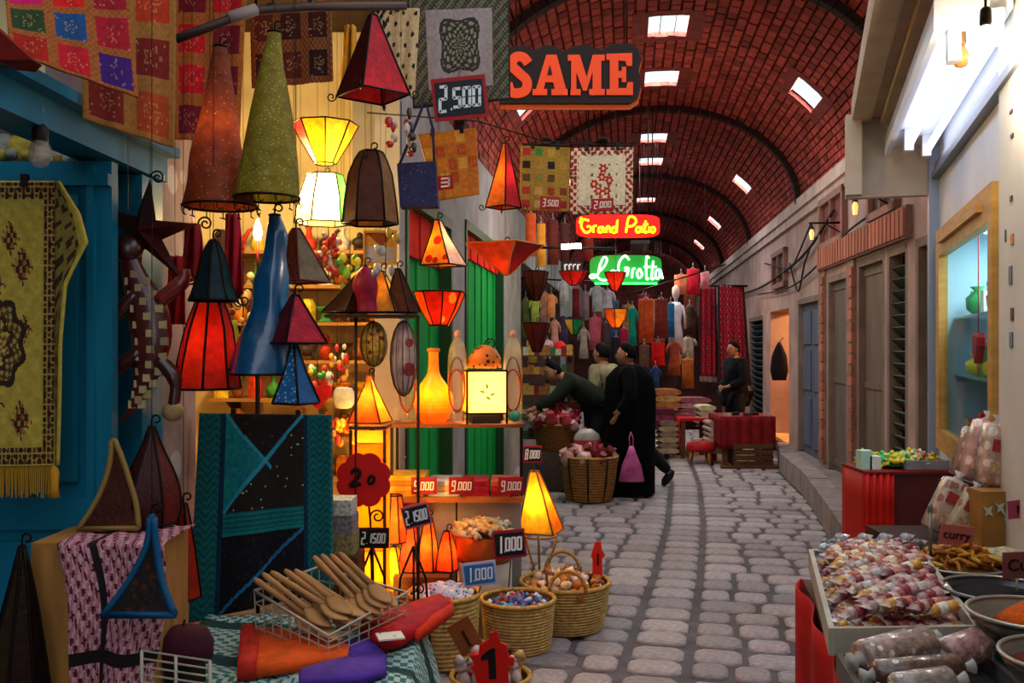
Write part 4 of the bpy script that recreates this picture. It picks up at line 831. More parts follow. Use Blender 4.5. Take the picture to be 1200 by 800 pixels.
# rack carrying the small row of shades
r = thing('display_rack', 'thin iron rack under the row of small shades with hanging trinket cards', 'rack', P(435, 495, 4.6)); g = MB(); a, b = P(385, 369, 4.6), P(490, 369, 4.6); g.bbox((a.x, 4.5, a.z-.014), (b.x, 4.72, a.z)); part('top_bar', g, mat('2a1810', .6), r)
for x in (417, 490): g = MB(); p = P(x, 369, 4.55); g.tube([p, V((p.x, 4.55, 0))], .008, 6); part('upright', g, mat('2a1810', .6), r)
def trinket_card(x, y, w, h, c, lab, m=None):
    g = MB(); p = P(x, y, 4.6); W_, H_ = px2m(w, 4.6), px2m(h, 4.6); rr = thing('wire_pendant', lab, 'ornament', p-V((0, 0, H_/2)))
    g.ell(p, (W_/2, .03, H_/2), 12, 9); part('body', g, m or mat(c, .4, ns=40, na=.6, pat=('8a1c10', 24, .25)), rr)
    g = MB()
    for j in range(6):
        q = pi*j/6; g.tube([p+V((W_*.53*cos(q)*sin(t), .04*sin(q)*sin(t), H_*.53*cos(t))) for t in [2*pi*i/16 for i in range(17)]], .003, 4)
    part('wire_cage', g, mat('6a5034', .4, .6), rr); g = MB(); g.tube([p+V((0, 0, H_*.53)), P(x, 372, 4.6)], .002, 4); part('hanging_wire', g, IRON, rr)
trinket_card(438, 403, 30, 50, 'c89a3a', 'gold pendant ornament in a wire cage under the rack')
trinket_card(473, 420, 30, 84, 'b8a8a4', 'tall clear and red glass pendant under the rack', mat('c8a8a4', .15, ns=12, na=.4, alpha=.8, pat=('b01c24', 9, .3)))
# more goods crowding the lit niche
r = thing('picture_frame', 'gold framed small picture hanging under the brown lantern', 'picture', P(446, 310, 5.0)); p = P(446, 290, 5.0); s = px2m(1, 5.0)
for a, b, c, d in ((-20, -17, -20, 20), (17, 20, -20, 20), (-17, 17, 17, 20), (-17, 17, -20, -17)): g = MB(); g.bbox((p.x+a*s, 4.98, p.z+c*s), (p.x+b*s, 5.02, p.z+d*s)); part('frame_bar', g, mat('c8962c', .4), r)
g = MB(); g.grid(lambda u, v: V((p.x+(-17+34*u)*s, 5.005, p.z+(17-34*v)*s)), 24, 24, lambda u, v: '8a4a24' if v < .5 and abs(u-.5) < .5-v else ('b8b4c0' if v > .45 else 'd0a048')); part('picture', g, PRINT, r); wire_up(r, V((p.x, 5.0, p.z+19*s)))
HB = lambda c: mat(c, .6, ns=20, na=.3)
def heart(px, py, w, Y, c, lab):
    p = P(px, py, Y); s = px2m(w, Y); r = thing('heart_cushion', lab, 'cushion', p-V((0, 0, s*.6))); g = MB(); poly = [(.5*s*sin(t)**3*1.0, s*(.42*cos(t)-.16*cos(2*t)-.06*cos(3*t))) for t in [2*pi*i/24 for i in range(24)]]; g.prism(poly, p, basis(), .03); part('cushion', g, HB(c), r); wire_up(r, p+V((0, 0, s*.3)))
heart(372, 462, 34, 5.2, 'b01420', 'red heart cushion hanging by the blue pyramid'); heart(352, 440, 20, 5.6, 'c83a2c', 'small red heart hanging in the niche')
r = thing('white_pillow', 'small white pillow hanging right of the red heart', 'cushion', P(403, 482, 5.2)); p = P(403, 466, 5.2); g = MB(); g.ell(p, (.055, .03, .075), 12, 8); g.v = [V((p.x+(v.x-p.x)*1.15, v.y, p.z+max(-.06, min(.06, v.z-p.z)))) for v in g.v]; part('pillow', g, HB('b8bcb8'), r); wire_up(r, p+V((0, 0, .06)))
def bunch(px, py, n, Y, cs, lab, L_=.16):
    p = P(px, py, Y); r = thing('bead_bunch', lab, 'ornament', p-V((0, 0, L_)))
    for i in range(n): g = MB(); q = p+V((R.uniform(-.06, .06), R.uniform(-.04, .04), -R.uniform(0, L_))); g.ell(q, (R.uniform(.012, .022),)*2+(R.uniform(.016, .03),), 7, 5); part('bead', g, mat(cs[i % len(cs)], .35), r)
    g = MB(); g.tube([p+V((0, 0, -L_)), p+V((0, 0, .04))], .003, 4); part('string', g, IRON, r); wire_up(r, p+V((0, 0, .04)))
bunch(385, 275, 26, 5.0, ['c82a1c', 'd8502c', 'b8b0a8', 'a81c14'], 'bunch of red beads hanging under the glowing lantern', .24)
bunch(410, 300, 16, 4.9, ['e0d030', '3aa03a', '8ac83a'], 'bunch of yellow and green beads right of the red ones', .18)
bunch(372, 430, 20, 5.4, ['3a9a3a', 'd8c030', 'e8e0d0', 'c83a1c'], 'bunch of green and white beads above the red heart', .2)
bunch(395, 400, 20, 5.6, ['e0a040', 'd8d0c0', '8a4a1c', 'c8281c'], 'bunch of tan and white beads beside the rack', .26)
bunch(285, 300, 20, 4.4, ['c89a5a', 'e0c88a', '8a3a1c', 'd8b060'], 'long bunch of tan shells left of the candle bulb', .45)
bunch(400, 490, 20, 5.2, ['e07a1c', 'e8b030', 'c83a14'], 'bunch of orange beads below the white pillow', .14)
bunch(452, 250, 14, 4.4, ['b8b0a8', '8a8a90', 'c8a030'], 'bunch of silver charms right of the brown lantern', .3)
bunch(470, 130, 16, 4.2, ['3a2a24', 'b02a24', 'c8c0b4'], 'bunch of dark charms under the embroidered cloth', .2)
def drapes(px, yt, yb, hw, Y, c, lab):
    a, b = P(px, yt, Y), P(px, yb, Y); w = px2m(hw, Y); r = thing('hanging_scarf', lab, 'scarf', b); g = MB()
    g.grid(lambda u, v: V((a.x+(u-.5)*2*w*(.5+.5*v), Y+.02*sin(u*14+v*3), a.z+(b.z-a.z)*v)), 24, 10); o = part('cloth', g, mat(c, .75, ns=14, na=.3), r); solid(o, .006); wire_up(r, a)
drapes(225, 262, 330, 16, 3.6, '8a1018', 'dark red scarf hanging left of the teal cone lamp'); drapes(272, 250, 345, 14, 3.7, 'a8182c', 'crimson scarf hanging right of the teal cone lamp'); drapes(205, 300, 380, 14, 3.55, '9a1014', 'red scarf hanging behind the lizard ornament')
drapes(268, 375, 445, 16, 3.75, 'b8a01c', 'yellow scarf behind the red flared lamp'); drapes(410, 30, 110, 12, 4.4, 'c8881c', 'golden ribbon scarf left of the large red pyramid')
# --- display shelf with the lit vase and cube lamp -------------------
r = thing('display_shelf', 'two-tier wooden display stand by the green doors', 'shelf', (-.34, 5.6, 0))
zA, zB = P(0, 496, 5.5).z, P(0, 581, 5.45).z
g = MB(); g.bbox((-.715, 5.45, zA-.02), (.07, 5.75, zA)); part('upper_shelf', g, mat('6a3c18', .6, ns=5, na=.3), r)
g = MB(); g.bbox((-.715, 5.4, zB-.03), (.065, 5.75, zB)); part('lower_shelf', g, mat('9a5a24', .6, ns=5, na=.3), r)
for x in (-.7, .055):
    for y in (5.47, 5.73): g = MB(); g.bbox((x-.008, y-.008, zB), (x+.008, y+.008, zA-.02)); part('upright', g, IRON, r)
for k, (x0, x1) in enumerate(((-.70, -.33), (-.32, .055))): g = MB(); g.bbox((x0, 5.5, 0), (x1, 5.75, zB-.03)); part('base_panel', g, mat('8a827c', .7, ns=4, na=.25), r)
def vase_lamp():
    p = P(508, 495, 5.57); Y = 5.57; s = px2m(1, Y); rr = thing('vase_lamp', 'glowing orange and yellow vase lamp on the upper shelf', 'lamp', V((p.x, Y, zA)))
    o_ = V((p.x, Y, zA)); pr = catmull([(13, 0), (19, 8), (23, 22), (22, 32), (16, 44), (9, 54), (6.5, 62), (6, 80), (7, 84)], 3)
    VC_ = [mixc('c8300a', 'e08a14', min(1, max(0, (b-8)/30))) if b < 40 else mixc('e08a14', 'e8b838', min(1, (b-40)/25)) for a, b in pr]
    g = MB(); g.lathe([(a*s, b*s) for a, b in pr], o_, 20, VC_, True, (1, 0)); part('body', g, mat('print', .35, attr=True, ns=12, na=.25, trans=.6), rr)
    g = MB(); g.lathe([(7*s, 83*s), (8*s, 85*s), (7*s, 87*s)], o_, 14); part('lip', g, mat('c86a1c', .4), rr)
    point_light(o_+V((0, 0, 24*s)), 6, (1, .42, .06), rr); g = MB(); g.ell(o_+V((0, 0, 30*s)), .025, 8, 6); part('bulb', g, glow('ffd890', 14), rr)
vase_lamp()
def cube_lamp():
    Y = 5.57; s = px2m(1, Y); p = P(568, 490, Y); o_ = V((p.x, Y, zA)); rr = thing('cube_lamp', 'glowing white cube lamp with a leaf motif and patterned dome', 'lamp', o_); w = 23*s
    for k, B in enumerate((basis(.15), basis(.15+pi/2), basis(.15+pi), basis(.15-pi/2))):
        r_, u_, n_ = B; g = MB(); g.panel(o_+n_*w+V((0, 0, 37*s)), 2*w, 48*s, .004, B); pn = part('panel', g, mat('f4f0c8', .5, trans=.7) if k == 0 else mat('f0d030', .5, trans=.7), rr)
    front = [c for c in rr.children if c.name.startswith('panel')][0]; r_, u_, n_ = basis(.15)
    for dx, dz, a in ((0, 5, 1.6), (-5, -1, 2.9), (6, -4, .2), (1, -8, -.6)):
        g = MB(); c = o_+n_*(w+.004)+r_*(dx*s)+V((0, 0, (38+dz)*s)); g.prism([(cos(a)*5*s, sin(a)*5*s), (cos(a+1.57)*1.6*s, sin(a+1.57)*1.6*s), (-cos(a)*4*s, -sin(a)*4*s), (-cos(a+1.57)*1.6*s, -sin(a+1.57)*1.6*s)], c, (r_, u_, n_), .003); part('leaf_motif', g, mat('8aa83a', .6), front)
    g = MB()
    for dx in (-1, 1):
        for dy in (-1, 1): g.tube([o_+r_*(dx*w)+n_*(dy*w), o_+r_*(dx*w)+n_*(dy*w)+V((0, 0, 62*s))], .007, 5)
    for z in (12*s, 61*s):
        cs = [o_+r_*(a*w)+n_*(b*w)+V((0, 0, z)) for a, b in ((-1, -1), (1, -1), (1, 1), (-1, 1), (-1, -1))]; g.tube(cs, .006, 5)
    part('iron_frame', g, IRON, rr)
    g = MB(); g.lathe([(24*s, 0), (22*s, 11*s)], o_, 4, None, False, (1, 1), None, 1, 1, .15+pi/4); part('base', g, mat('1c120c', .6), rr)
    g = MB(); g.lathe([(20*s, 64*s), (19*s, 76*s), (13*s, 86*s), (3*s, 91*s)], o_, 16, None, True, (1, 1)); part('dome', g, mat('c86a24', .45, pat=('2a0c08', 28, .3)), rr)
    g = MB(); g.tube([o_+V((0, 0, 90*s))]+curl(o_+V((0, 0, 92*s)), 7*s, X3, Z3, 1.3, 1, 14, .3), .004, 5); part('finial', g, IRON, rr)
    point_light(o_+V((0, 0, 36*s)), 11, (1, .75, .3), rr)
cube_lamp()
def glass_bottle(x, lab, gem=None):
    Y = 5.53; s = px2m(1, Y); p = P(x, 495, Y); o_ = V((p.x, Y, zA)); rr = thing('glass_bottle', lab, 'bottle', o_); w = 11.5
    g = MB(); g.lathe([(a*s, b*s) for a, b in catmull([(w*.7, 0), (w, 8), (w, 40), (w, 70), (w*.85, 86), (w*.5, 96), (w*.25, 102)], 2)], o_, 14, None, True, (1, 1), None, 1, .8); part('body', g, mat('c8b484', .06, alpha=.25, coat=.6), rr)
    for j, c in ((0, '6a4a30'), (1, 'a02420')):
        g = MB(); g.tube([o_+V((w*.8*s*cos(t), -w*.85*s, (45-j*6)*s+(32-j*8)*s*sin(t))) for t in [2*pi*i/18 for i in range(19)]], .005, 5); part('wire_oval', g, mat(c, .4, .4), rr)
    g = MB(); g.ell(o_+V((0, 0, 104*s)), (.02, .02, .025), 8, 6); part('stopper', g, mat('c88a70', .3), rr)
    if gem: g = MB(); g.ell(o_+V((.01, -w*1.0*s, 9*s)), (.04, .02, .035), 6, 4); part('gem', g, mat(gem, .15, coat=.5), rr)
glass_bottle(536, 'tall clear glass bottle with wire oval between vase and cube lamps'); glass_bottle(601, 'tall clear glass bottle with green gem at the shelf end', '0f7a5a')
glass_bottle(478, 'tall clear glass bottle at the left end of the upper shelf')
# folded cloths on the lower shelf
x = 456
for k, (w, n_, cs) in enumerate(((44, 4, ['c8901c', 'd8a828', 'b8701c']), (40, 3, ['c8c0b4', 'd8a050', 'b8b0a8']), (34, 3, ['a8141c', 'b81c24']), (36, 3, ['98141c', 'b0181c', 'c0502a']))):
    for j in range(n_):
        c = cs[j % len(cs)]; p = P(x+w/2, 581, 5.45); z = zB+.001+j*.03; g = MB(); W_ = px2m(w, 5.45)-.012
        g.loft([[V((p.x+dx*W_/2, yy, z+zz)) for dx, zz in ((-1, .004), (-1, .024), (-.97, .028), (.97, .028), (1, .024), (1, .004), (.97, 0), (-.97, 0))] for yy in (5.43, 5.435+.01*j, 5.7)], None, False)
        solo('folded_cloth', g, mat(c, .85, ns=25, na=.25, bump=.4, bs=60), '%s folded cloth %s in stack %s on the lower shelf' % ({'c': 'yellow', 'd': 'golden', 'b': 'dull'}.get(c[0], 'red'), ['at the bottom', 'second up', 'third up', 'on top'][j], ['far left', 'left of centre', 'right of centre', 'far right'][k]), 'cloth', 'folded cloths on the lower shelf')
    x += w
for k, (x, roll) in enumerate(((497, .0), (541, .0), (599, .02))):
    price('9.000', x, 569, 30, 20, 5.37, roll, 0, '8a1420', '8a1420', 'e8e0d0', 'small red tag reading 9.000, '+['leftmost', 'middle one', 'rightmost'][k]+' on the lower shelf edge', None, P(x, 582, 5.385))
price('8.000', 624, 532, 22, 20, 5.9, 0, 0, '141218', 'a0182c', 'e8e8e8', 'small black tag reading 8.000 above the yellow cone lamp', None, P(626, 552, 5.94))
# yellow cone lamp on scroll legs
lamp('cone_lamp', 'glowing yellow and orange cone lamp on scroll legs beside the shelf', 5.95, [(626, 552, 5), (630, 585, 16), (634, 622, 27)], 4, .45, ('e8a020', 'd8701c', 'e8b830', 'e07a1c'), frame='8a5a2a', lit=11, litc=(1, .55, .1), wire=False, hook=True, trans=.6, group='lit lamps on the floor', fr=.006)
r = thing('lamp_stand', 'wrought iron scroll tripod under the yellow cone lamp', 'stand', P(632, 700, 5.95)); bz = P(0, 622, 5.95).z; cx = P(633, 0, 5.95).x
for a in (0.4, 2.5, 4.6):
    d = V((cos(a), sin(a), 0)); g = MB(); c0 = V((cx, 5.95, bz-.005)); g.tube([c0+d*.12, c0+d*.10+V((0, 0, -.1)), c0+d*.05+V((0, 0, -.24)), c0+d*.14+V((0, 0, -bz+.03)), c0+d*.19+V((0, 0, -bz+.01))], .008, 6); part('leg', g, mat('a8742c', .4, .5), r)
g = MB(); g.tube([V((cx+.1*cos(t), 5.95+.1*sin(t), bz-.03)) for t in [i*pi/8 for i in range(17)]], .006, 5); part('ring', g, mat('a8742c', .4, .5), r)
# lit lamps to the left of the shelf
lamp('pyramid_lamp', 'glowing yellow pyramid lamp with a red top left of the vase lamp', 4.9, [(433, 440, 2), (433, 455, 7), (434, 494, 24)], 4, .55, ('e8901c', 'e8b020', 'd8601c', 'e8a020'), frame='8a3a14', lit=11, litc=(1, .55, .1), wire=False, trans=.6, group='lit lamps on the floor')
r = thing('paper_lamp', 'tall glowing yellow paper box lamp behind the red flower sign', 'lamp', P(434, 690, 4.9)); a, b = P(415, 497, 4.9), P(454, 497, 4.9); zt_ = a.z
for k, (z0, z1, c) in enumerate(((.55, .86, 'f0a828'), (.86, 1.02, 'e88a1c'), (1.02, zt_-.09, 'e0901c'), (zt_-.09, zt_-.02, 'f4d860'), (.2, .55, 'f0c030'))):
    g = MB(); g.bbox((a.x, 4.8, z0+.004), (b.x, 4.806, z1-.004)); part('front_panel', g, mat(c, .6, ns=6, na=.2, trans=.65), r)
for x in (a.x, b.x): g = MB(); g.bbox((x-.003, 4.806, .2), (x+.003, 4.97, zt_-.02)); part('side_panel', g, mat('e8a020', .6, ns=6, na=.2, trans=.65), r)
g = MB(); g.bbox((a.x-.01, 4.79, zt_-.018), (b.x+.01, 4.99, zt_-.002)); part('top', g, WOODD, r); g = MB(); g.bbox((a.x-.01, 4.79, 0), (b.x+.01, 4.99, .19)); part('base', g, WOODD, r)
for x in (a.x, b.x): g = MB(); g.bbox((x-.008, 4.79, .19), (x+.008, 4.8, zt_-.02)); part('frame_post', g, WOODD, r)
for z in (.45, .75, 1.05): point_light(((a.x+b.x)/2, 4.88, z), 7, (1, .58, .12), r)
# small flame lamps under the shelf
for k, (x, y0, y1, hw, c) in enumerate(((462, 580, 634, 16, 'e05a1c'), (482, 612, 668, 14, 'd0401c'), (502, 606, 668, 12, 'e0601c'), (524, 622, 668, 13, 'd84a18'), (462, 640, 690, 18, 'f0b020'))):
    lamp('flame_lamp', ['glowing orange jar-shaped lamp beside the red flower sign', 'small dark orange pyramid lamp under the tilted tag', 'tall orange pyramid lamp right of the tilted tag', 'small red-orange pyramid lamp left of the orange pot', 'bright yellow lamp low beside the basket of balls'][k], 5.2, [(x, y0, 4 if k else 9), (x, (y0+y1)/2, hw*.8), (x, y1, hw)], 4 if k else 8, .5, (c, c), lit=3.2, litc=(1, .45, .08), wire=False, hook=k > 0, trans=.6, smooth=2, group='lit lamps on the floor')
g = MB(); g.bbox((-.78, 5.02, 0), (-.34, 5.38, P(0, 690, 5.2).z)); g.bbox((-.64, 5.06, P(0, 690, 5.2).z), (-.34, 5.36, P(0, 669, 5.2).z)); solo('low_bench', g, WOODD, 'low dark bench carrying the small orange lamps', 'bench')
# red flower sign
r = thing('flower_sign', 'red flower-shaped sign with painted 2 0 on a scroll stem', 'sign', P(425, 690, 4.55)); c = P(426, 562, 4.55); B = basis(); k_ = []
for i in range(72):
    q = 2*pi*i/72; rr = px2m(29, 4.55)*(1+.13*abs(sin(4*q))**.6); k_.append((rr*cos(q), rr*sin(q)))
g = MB(); g.prism(k_, c, B, .012); fb_ = part('board', g, mat('c01414', .6), r)
def stroke(pts, w, o, B, n_=.009):
    g = MB(); r_, u_, nn = B; g.tube([o+r_*x+u_*y+nn*n_ for x, y in pts], w, 5); return g
s = px2m(1, 4.55)
g = stroke([(x*s, y*s) for x, y in catmull([(-14, 8), (-9, 13), (-4, 9), (-7, 2), (-15, -6), (-9, -6), (-3, -4)], 4)], .010, c, B); part('digit', g, mat('140a08', .7), fb_)
g = stroke([(x*s, y*s) for x, y in catmull([(11, 5), (7, 3), (6, -3), (10, -4), (13, 1), (11, 5)], 4)], .008, c, B); part('digit', g, mat('140a08', .7), fb_)
g = MB(); g.tube([P(432, 590, 4.56), P(434, 610, 4.56), P(436, 690, 4.6), V((P(436, 690, 4.6).x, 4.6, 0))], .006, 6); part('stem', g, IRON, r)
g = MB(); g.tube(curl(P(434, 605, 4.56), .035, X3, Z3, 1.3, 1, 16, .3), .005, 5); part('scroll', g, IRON, r)
price('2.1500', 438, 630, 36, 24, 4.36, 0, 0, '141012', '3a2018', 'e8e4dc', 'black tag reading 2.1500 on an iron easel below the flower sign', None, P(436, 668, 4.42))
price('2.1500', 488, 604, 33, 27, 4.36, .25, 0, '16161e', 'c85a6a', 'e8e8ec', 'tilted pink rimmed tag reading 2.1500 right of the flower sign', None, P(484, 668, 4.42))
for x in (436, 484):
    r = thing('iron_easel', ['small iron easel under the black tag', 'small iron easel under the pink rimmed tag'][x > 450], 'stand', P(x, 700, 4.42)); bz = P(0, 640, 4.42).z; cx = P(x, 0, 4.42).x
    for a in (-.12, .12): g = MB(); g.tube([V((cx, 4.42, bz)), V((cx+a*.5, 4.42, bz-.15)), V((cx+a*.8, 4.39, 0))], .006, 5); part('leg', g, IRON, r)
    g = MB(); g.tube([V((cx, 4.43, bz)), V((cx, 4.52, 0))], .006, 5); part('leg', g, IRON, r)
    g = MB(); g.tube(curl(V((cx, 4.41, bz-.2)), .03, X3, Z3, 1.2, 1, 14, .3), .004, 5); part('scroll', g, IRON, r)
# small stacked boxes left of the tag
for k, (y, h, c) in enumerate(((592, 18, 'b8b4b0'), (612, 20, '7a7278'), (634, 24, '8a7a50'))):
    g = MB(); p = P(398, y, 4.3); g.box(p, (px2m(34+k*4, 4.3), .16, px2m(h, 4.3))); solo('trinket_box', g, mat(c, .6, ns=60, na=.6), ['pale patterned box on top of the pile by the turquoise bag', 'grey patterned box in the middle of the pile by the turquoise bag', 'olive patterned box at the foot of the pile by the turquoise bag'][k], 'box', 'patterned boxes by the turquoise bag')
g = MB(); p = P(398, 647, 4.3); g.bbox((p.x-.1, 4.2, 0), (p.x+.1, 4.4, p.z)); solo('box_plinth', g, WOODD, 'dark plinth under the patterned boxes', 'block')
# --- woven baskets -----------------------------------------------------
STRAW = mat('b08c50', .75, ns=35, na=.35, bump=.6, bs=120)
def basket(label, px, ytop, hw, Y, h, bot=.82, c=None, handles=True, group='woven baskets on the paving', zb=0.0):
    m = c or STRAW; x = P(px, 0, Y).x; r_ = px2m(hw, Y); o_ = V((x, Y, zb)); rr = thing('woven_basket', label, 'basket', o_, group)
    g = MB(); rows_ = 16; prof = []
    for i in range(rows_*2+1):
        t = i/(rows_*2); prof.append((r_*(bot+(1-bot)*sqrt(t))*(1+(.022 if i % 2 else -.018)), h*t))
    g.lathe(prof, o_, 56, None, False, (1, 0), lambda i, q: 1+.014*sin(28*q+(i//2)*pi)); part('body', g, m, rr)
    g = MB(); g.lathe([(r_*.97, h), (r_*.96, h*.72)], o_, 32); g.lathe([(r_*.955, h*.74), (.01, h*.74)], o_, 32); part('lining', g, mat('6a4a24', .9), rr)
    g = MB(); g.tube([o_+V((r_*cos(t), r_*sin(t), h+.004*sin(20*t))) for t in [2*pi*i/40 for i in range(41)]], .012, 6); part('rim', g, mat('b88a42', .75, ns=50, na=.4), rr)
    if handles:
        for sd in (-1, 1):
            g = MB(); g.tube([o_+V((.4*r_*cos(t)+0, sd*r_*.98, h+.45*r_*sin(t))) for t in [pi*i/10 for i in range(11)]], .011, 6); part('handle', g, mat('b07a34', .75, ns=50, na=.4), rr)
    global LASTB
    LASTB = rr
    return o_+V((0, 0, h)), r_
def me_of(fn, name, m): g = MB(); fn(g); return g.mesh(name, m)
c, r_ = basket('straw basket of blue and red wrapped packets', 607, 690, 43, 4.98, .26, .84, None, False)
pk = [me_of(lambda g: g.lathe([(.004, -.035), (.022, -.03), (.025, 0), (.022, .03), (.004, .035)], (0, 0, 0), 7, None, True, (1, 1), None, 1, .5), 'packet', mat(cc, .3, ns=40, na=.4, coat=.3)) for cc in ('2a4a9a', '8a1418', '4a86b8', '1c2a6a', 'b8c4d0')]
PKL = ['%s wrapped packet in the round straw basket' % q for q in ('blue', 'dark red', 'sky blue', 'navy', 'silver')]
sp_ = disc_spots(c-V((0, 0, .055)), r_*.85, 55, .04, .9); scatter('wrapped_packet', PKL, 'packet', 'packets in the round straw basket', pk, sp_, (1, 1.3))
c, r_ = basket('wide straw basket heaped with shells and wood pieces', 662, 668, 52, 5.35, .26, .78)
sh = [me_of(lambda g: g.lathe([(.003, 0), (.02, .008), (.024, .02), (.012, .034), (.002, .05)], (0, 0, 0), 8, None, True, (1, 1), lambda i, q: 1+.15*sin(4*q)), 'shell', mat(cc, .4, ns=30, na=.4)) for cc in ('c87a34', 'e8c89a', '7a3414', 'd8b8b0', 'a85a20')]
scatter('cowrie', ['%s sea shell in the wide straw basket' % q for q in ('orange', 'cream', 'dark brown', 'pinkish', 'tan')], 'shell', 'shells in the wide straw basket', sh, disc_spots(c-V((0, 0, .06)), r_*.88, 80, .085, 1.2), (1, 1.7))
g = MB(); p = P(700, 655, 5.42); B = basis(.4); g.prism([(-.03, -.1), (.03, -.1), (.028, .0), (.05, .02), (.028, .05), (.02, .1), (-.012, .1), (-.03, .05), (-.04, .02), (-.028, 0)], p, B, .012); rr = thing('arrow_sign', 'bright red cut-out sign stuck in the shell basket', 'sign', p-V((0, 0, .1))); part('board', g, mat('d81c10', .6), rr); g = MB(); g.panel(p+B[2]*.008, .012, .07, .003, B); part('mark', g, mat('4a0c08', .6), rr)
g = MB(); g.tube([p-V((0, 0, .1)), p-V((.02, 0, .22))], .005, 5); part('stick', g, mat('6a4a2a', .7), rr)
c, r_ = basket('straw basket of white and blue patterned balls', 520, 690, 42, 4.75, .35, .85, None, False)
bl = [me_of(lambda g: g.ell((0, 0, 0), .03, 10, 8), 'ball', mat(cc, .35, pat=('4a4a9a', 45, .28))) for cc in ('d8d4dc', 'b8b0cc')]
scatter('patterned_ball', ['white ball with blue pattern in the straw basket', 'lilac ball with blue pattern in the straw basket'], 'ball', 'patterned balls in the basket', bl, disc_spots(c-V((0, 0, .03)), r_*.8, 30, .05, 1.5), (.95, 1.15))
price('1.000', 562, 672, 40, 28, 4.7, .12, 0, '2a6aa8', 'b8b0d0', 'e8f0ff', 'tilted blue tag reading 1.000 beside the patterned balls', None, P(556, 712, 4.75))
price("1.000", 597, 637, 38, 33, 5.05, .1, 0, '10141c', '8a1830', 'e8f0f4', 'black tag with dark pink rim reading 1.000 in front of the orange pot', None, P(596, 690, 5.2))
# orange pot with rolled sweets
o_ = V((P(568, 0, 5.28).x, 5.28, 0)); rr = thing('orange_pot', 'round orange metal pot on a pale drum heaped with rolled sweets', 'pot', o_); zt_ = P(0, 626, 5.25).z
g = MB(); g.lathe([(.14, zt_-.15), (.165, zt_-.12), (.17, zt_-.04), (.168, zt_)], o_, 24, None, True, (1, 0)); part('pot', g, mat('a85a1c', .35, .4, ns=8, na=.3), rr)
g = MB(); g.lathe([(.15, 0), (.155, zt_-.15)], o_, 24, None, True, (1, 1)); part('drum', g, mat('a89c90', .7, ns=5, na=.2), rr)
g = MB(); g.lathe([(.166, zt_-.02), (.01, zt_-.02)], o_, 20); part('filling', g, mat('6a3c1c', .8), rr)
rl = [me_of(lambda g: (g.tube([(-.045, 0, 0), (.045, 0, 0)], .018, 8), g.tube([(-.046, 0, 0), (-.06, 0, 0)], [.006, .014], 6), g.tube([(.046, 0, 0), (.06, 0, 0)], [.006, .014], 6)), 'roll', mat(cc, .4, ns=35, na=.5, pat=(pc, 30, .3))) for cc, pc in (('c8b08a', '8a5a3a'), ('d8a868', 'a86a2c'), ('a8a090', '5a5a5a'))]
scatter('sweet_roll', ['cream sweet roll heaped on the orange pot', 'golden sweet roll heaped on the orange pot', 'grey sweet roll heaped on the orange pot'], 'sweet', 'sweet rolls on the orange pot', rl, disc_spots(o_+V((0, 0, zt_+.005)), .16, 36, .06, .35), (.9, 1.15))
# --- bottom centre: basket with doll bottles and red sign ------------
c, r_ = basket('dark straw tray at the bottom edge with little painted dolls', 575, 790, 46, 4.1, .16, .85, mat('8a5a2c', .75, ns=30, na=.3, bump=.4, bs=90), False)
dl = [trinket(4, cc) for cc in ('c8a060', '6a3a1c', 'b8a8a0', 'c83a2c')]
scatter('painted_doll', ['%s painted doll in the dark straw tray' % q for q in ('tan', 'brown', 'pale', 'red')], 'doll', 'dolls in the dark straw tray', dl, disc_spots(c-V((0, 0, .05)), r_*.75, 14, .01, .3), (.8, 1.0))
p = P(578, 772, 3.95); B = basis(-.1, .05); rr = thing('arrow_sign', 'large bright red cut-out sign with a black 1 at the bottom', 'sign', p-V((0, 0, .13)))
g = MB(); g.prism([(-.07, -.12), (.06, -.12), (.062, -.03), (.085, -.03), (.09, .005), (.066, .01), (.06, .06), (.035, .07), (.022, .12), (-.01, .11), (-.012, .085), (-.055, .06), (-.06, .02), (-.1, .02), (-.08, -.02), (-.1, -.03), (-.085, -.05)], p, B, .014); part('board', g, mat('d0140c', .6), rr)
g = MB(); g.prism([(-.02, -.08), (.01, -.08), (.012, .05), (-.01, .045), (-.05, .015), (-.05, -.005), (-.02, .005)], p+B[2]*.009, B, .004); part('digit', g, mat('100808', .6), rr)
p = P(545, 745, 4.2); B = basis(.1, .5); g = MB(); g.panel(p, .11, .15, .012, B); rr = thing('wooden_tag', 'tilted brown wooden tag with a carved 1', 'price tag', p-V((0, 0, .1))); part('board', g, mat('8a4a24', .6, ns=8, na=.2), rr)
g = MB(); g.panel(p+B[2]*.008-B[1]*.01, .014, .08, .004, B); part('digit', g, mat('3a1a0c', .7), rr); g = MB(); g.tube([p-B[1]*.07, V((p.x+.04, p.y, 0))], .008, 5); part('stake', g, mat('5a3018', .7), rr)
# --- cloth covered table with spoons ---------------------------------
r = thing('low_table', 'low table under the green woven cloth', 'table', (-.7, 3.1, 0)); g = MB(); g.bbox((-.99, 2.5, .46), (-.36, 3.75, .5)); g.bbox((-1.2, 3.15, .46), (-.99, 3.75, .5)); part('table_top', g, WOODD, r)
for x in (-.95, -.42):
    for y in (2.6, 3.68): g = MB(); g.bbox((x-.025, y-.025, 0), (x+.025, y+.025, .46)); part('leg', g, WOODD, r)
def tcloth(u, v):
    y = 2.4+1.38*v; xe = -.33+.02*(3-y)*5*.6; x = -1.06+u*(xe+1.06)/.62 if u < .62 else None
    rip = .006*sin(u*30+v*9)+.004*sin(v*40)
    if u < .62: xl = -1.0-.22*min(1, max(0, (y-3.08)/.12)); return V((xl+u/.62*(xe-xl), y, .512+rip))
    t = (u-.62)/.38; return V((xe+.10*t+.025*sin(v*16)*t+.02*sin(t*3), y, .512+rip-.02*t-.42*t**1.2))
